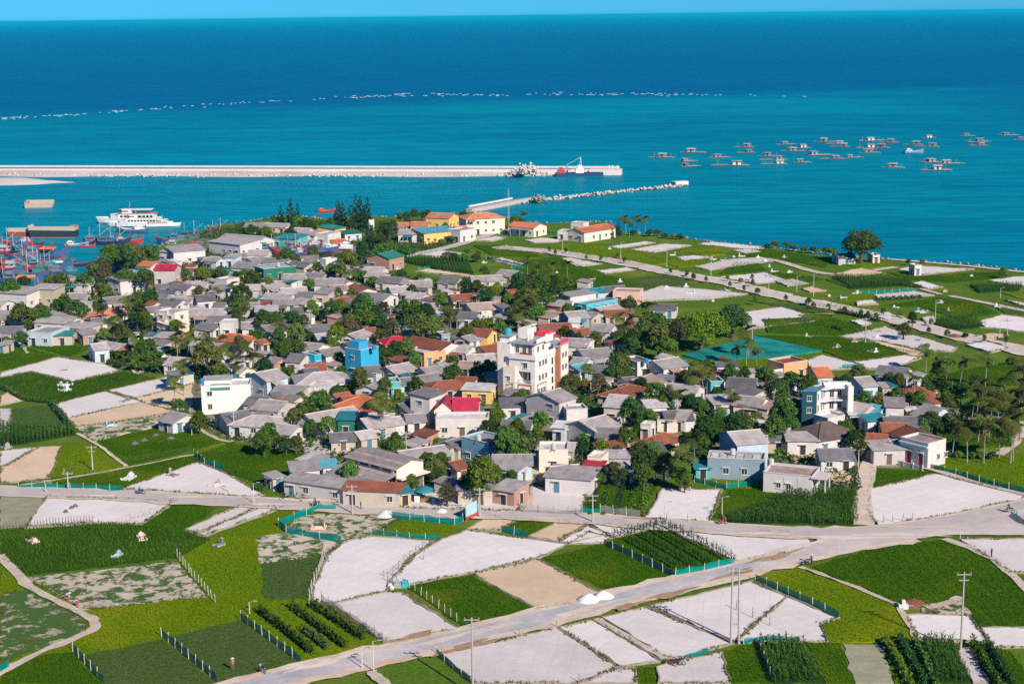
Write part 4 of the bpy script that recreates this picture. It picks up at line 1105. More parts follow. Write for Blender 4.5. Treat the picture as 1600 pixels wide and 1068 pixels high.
for z in (3.2, 5.7):
    win_at(dk, (aw*.48, -.07, z), 0, 1.0, 1.1); win_at(dk, (bx_+3.0, by_-.01, z-.2), 0, 1.0, 1.7); win_at(dk, (bx_+1.4, by_-.01, z-.2), 0, 1.0, 1.7)
    for s in (.8, 2.6, 3.8): win_at(dk, (aw+ux.x*s, ux.y*s, z-.1), rad(57), .8, 1.5)
FOOT.append((A.x+4, A.y+4, 6, 6, 0))
# ================================================================ open market shed with clerestory
E1, E2 = un(563.5, 698.5, 6.0), un(643, 718.5, 6.0); dv = E2-E1; LW = dv.length; wc = (E1+E2)/2
wh = empty('market_shed', (wc.x, wc.y, 0), math.atan2(dv.y, dv.x)); mark(wh, 'long open-sided market shed with two-tier striped sheet roof', 'shed')
MSH = m_roof((0.40, 0.335, 0.325)); h = LW/2
def strip(y0, z0, y1, z1, x0=-h, x1=h):
    def f(m): 
        t = [(x0, y0, z0), (x1, y0, z0), (x1, y1, z1), (x0, y1, z1)]; m.hexa(t+[(a, b, c+.06) for a, b, c in t])
    return f
def tier(y_top, z_top, y_bot, z_bot, n):
    for i in range(n):
        a, b = i/n, (i+1)/n+.04; L_ = .07*(n-i)
        part(wh, 'roof_sheet', MSH, strip(y_top+(y_bot-y_top)*b, z_top+(z_bot-z_top)*b+.08, y_top+(y_bot-y_top)*a, z_top+(z_bot-z_top)*a+.0))
tier(0, 6.0, -4.2, 5.0, 4); tier(0, 6.0, 3.2, 5.2, 3); tier(-3.6, 4.1, -9.6, 2.8, 5)
part(wh, 'clerestory_wall', m_wall((0.55, 0.50, 0.46)), lambda m: (m.box(-h+.2, -3.9, 4.0, h-.2, -3.75, 4.35), m.box(-h+.2, -3.9, 4.85, h-.2, -3.75, 5.0), [m.box(x, -3.92, 4.3, x+.7, -3.74, 4.9) for x in np.arange(-h+.3, h-.5, 3.0)]))
for x in np.arange(-h+1.05, h-2.4, 3.0): part(wh, 'clerestory_pane', M_GLASS, lambda m: m.box(x, -3.86, 4.36, x+2.2, -3.8, 4.84))
part(wh, 'gable_end', W_CRM, lambda m: (m.face([(h, -3.8, 3.4), (h, 3.0, 3.4), (h, 3.0, 5.1), (h, 0, 5.9), (h, -3.8, 5.0)]), m.box(h, -4.0, 3.3, h+1.6, 3.2, 3.5)))
part(wh, 'gable_end', W_CRM, lambda m: (m.face([(-h, -3.8, 0), (-h, 3, 0), (-h, 3, 5.1), (-h, 0, 5.9), (-h, -3.8, 5.0)])))
part(wh, 'rear_wall', m_wall((0.5, 0.46, 0.42)), lambda m: m.box(-h, 2.8, 0, h, 3.0, 5.1))
for x in np.arange(-h+.1, h+.1, (2*h-.2)/6): part(wh, 'post', M_CONC, lambda m: (m.box(x-.12, -9.5, 0, x+.12, -9.3, 2.85), m.box(x-.14, -3.9, 0, x+.14, -3.65, 4.2)))
part(wh, 'floor_slab', M_CONC, lambda m: m.box(-h, -9.6, .03, h, 2.8, .10))
R_ = Matrix.Rotation(wh.rotation_euler.z, 3, 'Z'); pc = wh.location+R_ @ Vector((0, -3.3, 0)); FOOT.append((pc.x, pc.y, h+.5, 7, wh.rotation_euler.z))
# awning, tanks and details on named houses
cb = sp('windowless'); part(cb, 'roof_awning', m_roof((0.03, 0.22, 0.15)), lambda m: (m.hexa([(2, -.3, 5.5), (6.3, -.3, 5.5), (6.3, 0.5, 6.6), (2, .5, 6.6), (2, -.3, 5.58), (6.3, -.3, 5.58), (6.3, .5, 6.68), (2, .5, 6.68)])))
part(cb, 'roof_shelter', W_HOT, lambda m: m.box(.6, 1.5, 6.06, 6.5, 5.2, 7.4)); part(cb, 'shelter_roof', m_roof((0.5, 0.47, 0.46)), lambda m: m.box(.3, 1.2, 7.4, 6.8, 5.5, 7.55))
for ch in list(cb.children):
    if ch.name.startswith('door') or (ch.name.startswith('window') and ch.location.y < .2 and ch.location.x > 4): bpy.data.objects.remove(ch)
def refit(root, spots, doors=()):
    for ch in list(root.children):
        if ch.name.startswith(('door', 'window')): bpy.data.objects.remove(ch)
    for x, y, z, rz, w_, h_ in spots: obj('window', WIN, root, (x, y, z), rz, (w_, 1, h_))
    for x, y, z, rz, w_, h_ in doors: obj('door', DOOR_RED, root, (x, y, z), rz, (w_, 1, h_))
lb = sp('long blue-grey'); refit(lb, [(3.4, -.01, 1.2, 0, 1.2, 1.2), (6.8, -.01, 1.2, 0, 1.2, 1.2)]); ll_ = max(v.co.x for ch in lb.children if ch.name.startswith('wall') for v in ch.data.vertices)
for k_ in range(6): part(lb, 'skylight_panel', m_roof((0.62, 0.58, 0.55)), lambda m: m.box(.5+k_*(ll_-1.2)/6, .4, 3.92, .5+(k_+.86)*(ll_-1.2)/6, 4.4, 4.05))
wb = sp('white bungalow'); refit(wb, [(2.8, -.01, 1.1, 0, .9, 1.0), (4.6, -.01, 1.1, 0, .9, 1.0)]); wl_ = max(v.co.x for ch in wb.children if ch.name.startswith('wall') for v in ch.data.vertices)
part(wb, 'porch_slab', m_plain((0.62, 0.55, 0.52)), lambda m: m.box(wl_-.2, -.3, 3.5, wl_+2.6, 4.2, 3.72)); 
for y_ in (0, 3.8): part(wb, 'porch_column', m_plain((0.6, 0.58, 0.56)), lambda m: m.box(wl_+2.2, y_-.12, 0, wl_+2.44, y_+.12, 3.5))
part(wb, 'wall_seam', m_plain((0.3, 0.3, 0.31)), lambda m: [m.box(x_, -.02, .2, x_+.05, 0, 3.3) for x_ in (3.7, 6.2)])
rd = sp('red doors'); refit(rd, [(3.2, -.01, 1.4, 0, .9, 1.1), (5.4, -.01, 1.4, 0, .9, 1.1)], [(-.01, 1.6, .15, -math.pi/2, 1.1, 2.6), (-.01, 4.3, .15, -math.pi/2, 1.1, 2.6)])
part(rd, 'balustrade', m_plain((0.6, 0.6, 0.58)), lambda m: (m.box(-1.7, -.2, 0, -1.55, 6.4, .9), [m.box(-1.75, y_, 0, -1.5, y_+.2, 1.2) for y_ in (-.2, 2.0, 4.2, 6.3)])); part(rd, 'cornice', m_plain((0.45, 0.6, 0.6)), lambda m: m.box(-.5, -.1, 4.15, 0, 6.6, 4.4))
ow = sp('orange-walled'); part(ow, 'balcony', m_plain((0.62, 0.58, 0.55)), lambda m: (m.box(-3.0, .3, 2.1, -.01, 5.2, 2.3), m.box(-3.0, .3, 2.3, -2.85, 5.2, 3.1), m.box(-2.85, .3, 2.3, -.01, .45, 3.1), m.box(-2.9, .4, 0, -2.65, .65, 2.1), m.box(-2.9, 4.8, 0, -2.65, 5.05, 2.1)))
bb = sp('bright blue'); part(bb, 'penthouse', wall_mat('B'), lambda m: m.box(.6, 1.2, 6.66, 3.6, 4.6, 8.8))
cr_ = sp('steep crimson'); W4 = wall_mat('c'); R4_ = roof_mat('R')
xa = -max(abs(v.co.x) for ch in cr_.children if ch.name.startswith('wall') for v in ch.data.vertices); sg = -1 if faces_cam(cr_, Vector((-3, -4, 0)), Vector((3, -4, 0))) else 1
if sg > 0: xa = -xa
xw = xa+(.3 if xa < 0 else -.3); xo = xa-(3.9 if xa < 0 else -3.9); xm = (xw+xo)/2; lo_, hi_ = min(xw, xo), max(xw, xo); yf = sg*4.3; yb = -sg*2.0; y0_, y1_ = min(yf, yb), max(yf, yb)
part(cr_, 'wing_wall', W4, lambda m: (m.box(lo_, y0_, 0, hi_, y1_, 4.4), m.face([(lo_, yf, 4.4), (hi_, yf, 4.4), (xm, yf, 6.2)])))
for xs in (lo_-.3, hi_+.3): part(cr_, 'wing_roof_slope', R4_, lambda m: m.hexa([(xs, y0_-.4, 4.15), (xm, y0_-.4, 6.25), (xm, y1_+.4, 6.25), (xs, y1_+.4, 4.15), (xs, y0_-.4, 4.25), (xm, y0_-.4, 6.35), (xm, y1_+.4, 6.35), (xs, y1_+.4, 4.25)]))
tank_px = []
def tank(x, y, z, col, base):
    o = empty('water_tank', un(x, y, z)); mt = m_plain(col, .4, .5)
    part(o, 'tank_body', mt, lambda m: m.lathe([(.001, .35), (.5, .35), (.5, 1.3), (.2, 1.5), (.001, 1.5)], 12)); part(o, 'stand', M_METAL, lambda m: [m.box(sx*.4-.04, sy*.4-.04, 0, sx*.4+.04, sy*.4+.04, .36) for sx in (-1, 1) for sy in (-1, 1)])
    item(o, base, 'water tank', 'rooftop water tanks', (x, y))
for x, y, z, c in ((316, 601, 7.55, 'b'), (700, 629, 3.9, 's'), (585, 548, 6.7, 'b'), (262, 493, 5.7, 's'), (1205, 728, 3.5, 's'), (1145, 712, 3.9, 's'), (865, 704, 4.3, 's'), (748, 690, 4.7, 's'), (1010, 569, 3.7, 'b'), (435, 417, 3.7, 's')):
    tank(x, y, z, (0.03, 0.22, 0.5) if c == 'b' else (0.5, 0.51, 0.52), 'blue plastic water tank on a flat roof' if c == 'b' else 'steel water tank on a flat roof')
# ================================================================ stalls, umbrella, billboard
um = empty('market_umbrella', un(664, 785)); mark(um, 'round teal market umbrella over a roadside stall', 'umbrella')
part(um, 'canopy', m_plain((0.02, 0.22, 0.24)), lambda m: m.lathe([(1.9, 2.3), (1.2, 2.75), (.4, 3.05), (.001, 3.15)], 12)); part(um, 'pole', M_METAL, lambda m: m.tube([(0, 0, 0), (0, 0, 3.1)], .04, 6))
st = empty('market_stall', un(652, 786)); mark(st, 'white cabinet stall standing under the teal umbrella', 'stall'); part(st, 'cabinet', m_plain((0.6, 0.6, 0.58)), lambda m: m.box(-.5, -.35, 0, .5, .35, 1.5)); part(st, 'counter', m_plain((0.3, 0.16, 0.08)), lambda m: m.box(.6, -.5, .1, 2.4, .5, .9)); part(st, 'awning', m_plain((0.05, 0.22, 0.30)), lambda m: m.hexa([(-.9, -.8, 1.9), (1, -.8, 1.9), (1, .8, 2.3), (-.9, .8, 2.3), (-.9, -.8, 1.95), (1, -.8, 1.95), (1, .8, 2.35), (-.9, .8, 2.35)]))
bo = empty('billboard', un(737, 811), rad(55)); mark(bo, 'tilted pale blue billboard with a red foot by the road', 'billboard')
part(bo, 'panel', m_plain((0.35, 0.55, 0.62)), lambda m: m.box(-1.7, -.05, .9, 1.7, .05, 3.0)); part(bo, 'red_foot', m_plain((0.5, 0.04, 0.05)), lambda m: m.box(-1.7, -.06, .4, 1.7, .06, .9))
for x in (-1.4, 1.4): part(bo, 'post', M_METAL, lambda m: m.box(x-.06, .06, 0, x+.06, .18, 3.0))
tp = empty('tarpaulin', un(565, 745)); mark(tp, 'bright orange tarpaulin hung beside the market shed', 'tarpaulin'); part(tp, 'sheet', m_plain((0.85, 0.25, 0.02)), lambda m: m.hexa([(-1.2, -.6, .8), (1.2, -.9, .6), (1.1, .8, 1.9), (-1.0, .9, 2.2), (-1.2, -.6, .84), (1.2, -.9, .64), (1.1, .8, 1.94), (-1.0, .9, 2.24)])); part(tp, 'pole', M_METAL, lambda m: (m.box(-1.0, .8, 0, -.94, .86, 2.2), m.box(1.0, .7, 0, 1.06, .76, 1.9)))
tp2 = empty('boat_shelter', un(43, 444)); mark(tp2, 'orange canvas shelter on the quay by the fishing boats', 'shelter'); part(tp2, 'canvas', m_plain((0.85, 0.28, 0.03)), lambda m: (m.face([(-3.2, -2, 2.4), (3.2, -2, 2.6), (3, 0, 3.2), (-3, 0, 3.0)]), m.face([(-3, 0, 3.0), (3, 0, 3.2), (3.2, 2, 2.5), (-3.2, 2, 2.3)]))); part(tp2, 'posts', M_METAL, lambda m: [m.box(x-.05, y-.05, 0, x+.05, y+.05, 2.5) for x in (-3, 3) for y in (-1.8, 1.8)])
# heaps of sand and rubble
def heap(name, px, py, r, h, mat, label, seed):
    m = MB(); rr = random.Random(seed); n = 18; rings = []
    for j in range(7):
        t = j/6; rings.append([((r*(1-t)**.9)*(1+rr.uniform(-.12, .12)), h*(1-(1-t)**1.4)+rr.uniform(-.03, .03)) for k in range(n)])
    b = 0
    for ring in rings: m.v += [(a*math.cos(2*math.pi*k/n), a*math.sin(2*math.pi*k/n), z) for k, (a, z) in enumerate(ring)]
    for j in range(6):
        for k in range(n): m.f.append((j*n+k, j*n+(k+1) % n, (j+1)*n+(k+1) % n, (j+1)*n+k)); m.m.append(0)
    o = m.build(name, mat, None, True); o.location = un(px, py); mark(o, label, 'heap'); return o
MW = m_soil((0.66, 0.62, 0.60), (0.74, 0.70, 0.68), .8)
heap('sand_heap', 919, 940, 2.0, 1.3, MW, 'white sand heap beside the road, left one of a pair', 1); heap('sand_heap', 942, 934, 1.9, 1.2, MW, 'white sand heap beside the road, right one of a pair', 2); heap('sand_heap', 603, 805, 1.7, 1.0, MW, 'white sand heap on the roadside below the long sheds', 3); heap('sand_heap', 690, 801, 1.5, .8, MW, 'low white sand heap near the billboard', 4)
heap('soil_heap', 1425, 943, 2.2, .8, m_soil((0.16, 0.07, 0.04), (0.22, 0.10, 0.06), .8), 'reddish brown soil heap beside the green field', 5); heap('soil_heap', 1492, 527, 2.6, 1.0, m_soil((0.16, 0.07, 0.05), (0.22, 0.11, 0.07), .8), 'reddish soil heap on the far white road', 6); heap('soil_heap', 965, 402, 2.6, .9, m_soil((0.16, 0.07, 0.05), (0.22, 0.11, 0.07), .8), 'small reddish soil heap on the road by the shore fields', 7)
# ================================================================ vegetation
def leaf_cards(C, Nn, size, seed):
    """one small quad per point of C, facing roughly along Nn"""
    r = np.random.default_rng(seed); n = len(C); N = Nn+r.normal(0, .55, (n, 3)); N /= np.linalg.norm(N, axis=1)[:, None]
    t = r.normal(0, 1, (n, 3)); t -= (t*N).sum(1)[:, None]*N; t /= np.linalg.norm(t, axis=1)[:, None]; b = np.cross(N, t)
    s = (size*r.uniform(.6, 1.3, n))[:, None]; V = np.stack([C-t*s-b*s*.55, C+t*s-b*s*.55, C+t*s*.8+b*s*.55, C-t*s*.8+b*s*.55], 1).reshape(-1, 3); return V, np.arange(4*n).reshape(-1, 4)
def crown_pts(blobs, n, seed):
    r = np.random.default_rng(seed); P = []; N = []; wts = np.array([b[3]**2 for b in blobs]); wts /= wts.sum()
    for (x, y, z, R, fl), k in zip(blobs, r.multinomial(n, wts)):
        d = r.normal(0, 1, (k, 3)); d /= np.linalg.norm(d, axis=1)[:, None]; d[:, 2] = np.where(d[:, 2] < -.35, -d[:, 2], d[:, 2]); rr = R*r.uniform(.55, 1.08, k)[:, None]
        q = d*rr; q[:, 2] *= fl; P.append(q+np.array([x, y, z])); N.append(d)
    return np.concatenate(P), np.concatenate(N)
def tree_proto(seed, W=6.0, H=6.2, n=2400, leaf=.20, nb=13, flat_=.8, tb=.30):
    rr = random.Random(seed); R = W/2; zc = H*.62; blobs = []
    for i in range(nb):
        a = i*2.4+rr.uniform(-.4, .4); f = math.sqrt((i+.5)/nb); rad_ = R*.70*f; br = R*rr.uniform(.30, .46)*(1.1-.3*f)
        blobs.append((rad_*math.cos(a), rad_*math.sin(a), zc+(H*.30)*(1-f*f*1.25)*rr.uniform(.55, 1.1)-.1*R, br, rr.uniform(.65, .95)))
    for i in range(4):
        a = rr.uniform(0, 6.28); blobs.append((R*.6*math.cos(a), R*.6*math.sin(a), zc-H*.22, R*.28, .8))
    P, N = crown_pts(blobs, n, seed); V, F = leaf_cards(P, N, leaf, seed+1); crown = np_mesh('crown', V, F, m_leaf((0.03, 0.07, 0.01), (0.08, 0.14, 0.02)))
    m = MB(); m.tube([(0, 0, 0), (rr.uniform(-.1, .1), rr.uniform(-.1, .1), H*.25), (rr.uniform(-.2, .2), rr.uniform(-.2, .2), H*.48)], [W*.045, W*.035, W*.025], 7)
    for b in blobs[1::2]: m.tube([(0, 0, H*rr.uniform(.25, .42)), (b[0]*.5, b[1]*.5, (H*.4+b[2])/2), (b[0], b[1], b[2])], [W*.02, W*.014, W*.006], 5)
    return crown, m.mesh('trunk', m_bark((0.10, 0.08, 0.065)))
def conifer_proto(seed, H=11.0, W=3.4):
    rr = random.Random(seed); blobs = []
    for i in range(26):
        t = (i+1)/27; a = i*2.4; w_ = W*.5*(1-t)**.7*rr.uniform(.5, 1.15)*(1 if t > .12 else .6); blobs.append((w_*math.cos(a), w_*math.sin(a), H*(.16+.82*t), .22*W*(1-t*.75), rr.uniform(.7, 1.4)))
    P, N = crown_pts(blobs, 1500, seed); N[:, 2] *= .4; V, F = leaf_cards(P, N, .17, seed); m = MB(); m.tube([(0, 0, 0), (0, 0, H*.9)], [.17, .04], 6)
    return np_mesh('crown', V, F, m_leaf((0.02, 0.045, 0.018), (0.05, 0.085, 0.03))), m.mesh('trunk', m_bark((0.09, 0.075, 0.065)))
def palm_proto(seed, H=8.0, L=2.7, nf=20):
    rr = random.Random(seed); lean = rr.uniform(-.9, .9), rr.uniform(-.7, .7); pts = [(lean[0]*(t*t), lean[1]*t*t, H*t) for t in (0, .25, .5, .75, 1)]
    m = MB(); m.tube(pts, [.15, .10, .085, .08, .075], 6); top = Vector(pts[-1]); trunk = m.mesh('trunk', m_bark((0.30, 0.265, 0.235)))
    g = MB(); dead = MB()
    for i in range(nf+3):
        q = dead if i >= nf else g; a = i*2.4+rr.uniform(-.2, .2); el = (-.45+1.75*((i*.618) % 1)) if i < nf else -1.2; l = L*rr.uniform(.8, 1.1); d = Vector((math.cos(a), math.sin(a), 0)); s = Vector((-d.y, d.x, 0)); pp = []; p = top+Vector((0, 0, .1)); e = el
        for j in range(7):
            pp.append(p.copy()); p = p+(d*math.cos(e)+Vector((0, 0, math.sin(e))))*l/6; e -= .17+.06*j
        q.tube(pp, [.035, .03, .025, .02, .016, .012, .008], 3, 0, False)
        for j in range(1, 7):
            for sub in (0, .33, .66):
                if j == 6 and sub: continue
                c = pp[j-1].lerp(pp[j], sub) if sub else pp[j]; t = (pp[j]-pp[j-1]).normalized(); ll = l*(.28 if 1 < j < 5 else .19)
                for sg in (-1, 1):
                    tip = c+s*sg*ll*.8+t*ll*.5+Vector((0, 0, -ll*.30)); q.face([c-t*.07, c+t*.08, tip+t*.05, tip-t*.04])
    c = MB(); 
    return trunk, g.mesh('fronds', m_leaf((0.050, 0.078, 0.014), (0.150, 0.175, 0.045))), dead.mesh('dead_fronds', m_leaf((0.16, 0.11, 0.05), (0.24, 0.17, 0.08)))
def banana_proto(seed, H=2.6):
    rr = random.Random(seed); g = MB()
    for st in range(5):
        bx0, by0 = rr.uniform(-.9, .9), rr.uniform(-.9, .9); hh = H*rr.uniform(.5, .75)
        for i in range(7):
            a = i*2.4+rr.uniform(-.4, .4); d = Vector((math.cos(a), math.sin(a), 0)); s = Vector((-d.y, d.x, 0)); p = Vector((bx0, by0, hh*rr.uniform(.7, 1))); e = rr.uniform(.4, 1.3); l = rr.uniform(1.0, 1.6); prev = None
            for j in range(5):
                w_ = (.05, .26, .30, .22, .04)[j]; cur = (p-s*w_, p+s*w_)
                if prev: g.face([prev[0], prev[1], cur[1], cur[0]])
                prev = cur; p = p+(d*math.cos(e)+Vector((0, 0, math.sin(e))))*l/4; e -= .5
    st = MB()
    for k in range(5): st.tube([(0, 0, 0), (rr.uniform(-.5, .5), rr.uniform(-.5, .5), H*.55)], [.1, .07], 5)
    return g.mesh('leaves', m_leaf((0.04, 0.10, 0.012), (0.11, 0.19, 0.03))), st.mesh('stem', m_bark((0.12, 0.13, 0.06)))
TP = [tree_proto(100+i, 6.0, (6.2, 5.6, 6.8, 6.0, 7.2, 5.4, 6.4, 5.8)[i], (2600, 1500, 2200, 1300, 2600, 1700, 2000, 1400)[i], .19, (12, 15, 10, 14, 17, 11, 13, 16)[i]) for i in range(8)]
CP = [conifer_proto(300+i, 11, 3.2+.4*i) for i in range(3)]
PP = [palm_proto(400+i, 8.0, 3.0, 22) for i in range(6)]
SPR = [tree_proto(500+i, 3.2, 2.3, 900, .17, 8, .7) for i in range(4)]; BP = [banana_proto(600+i) for i in range(3)]
LEAF = {'b': [m_leaf((0.030, 0.078, 0.013), (0.100, 0.170, 0.028)), m_leaf((0.045, 0.098, 0.012), (0.135, 0.205, 0.028)), m_leaf((0.025, 0.066, 0.020), (0.080, 0.140, 0.040)), m_leaf((0.060, 0.085, 0.018), (0.155, 0.180, 0.045)), m_leaf((0.055, 0.125, 0.022), (0.150, 0.240, 0.050))],
        'l': [m_leaf((0.06, 0.115, 0.010), (0.155, 0.215, 0.022))], 'o': [m_leaf((0.06, 0.062, 0.030), (0.135, 0.115, 0.058))], 'y': [m_leaf((0.22, 0.19, 0.01), (0.45, 0.34, 0.02))]}
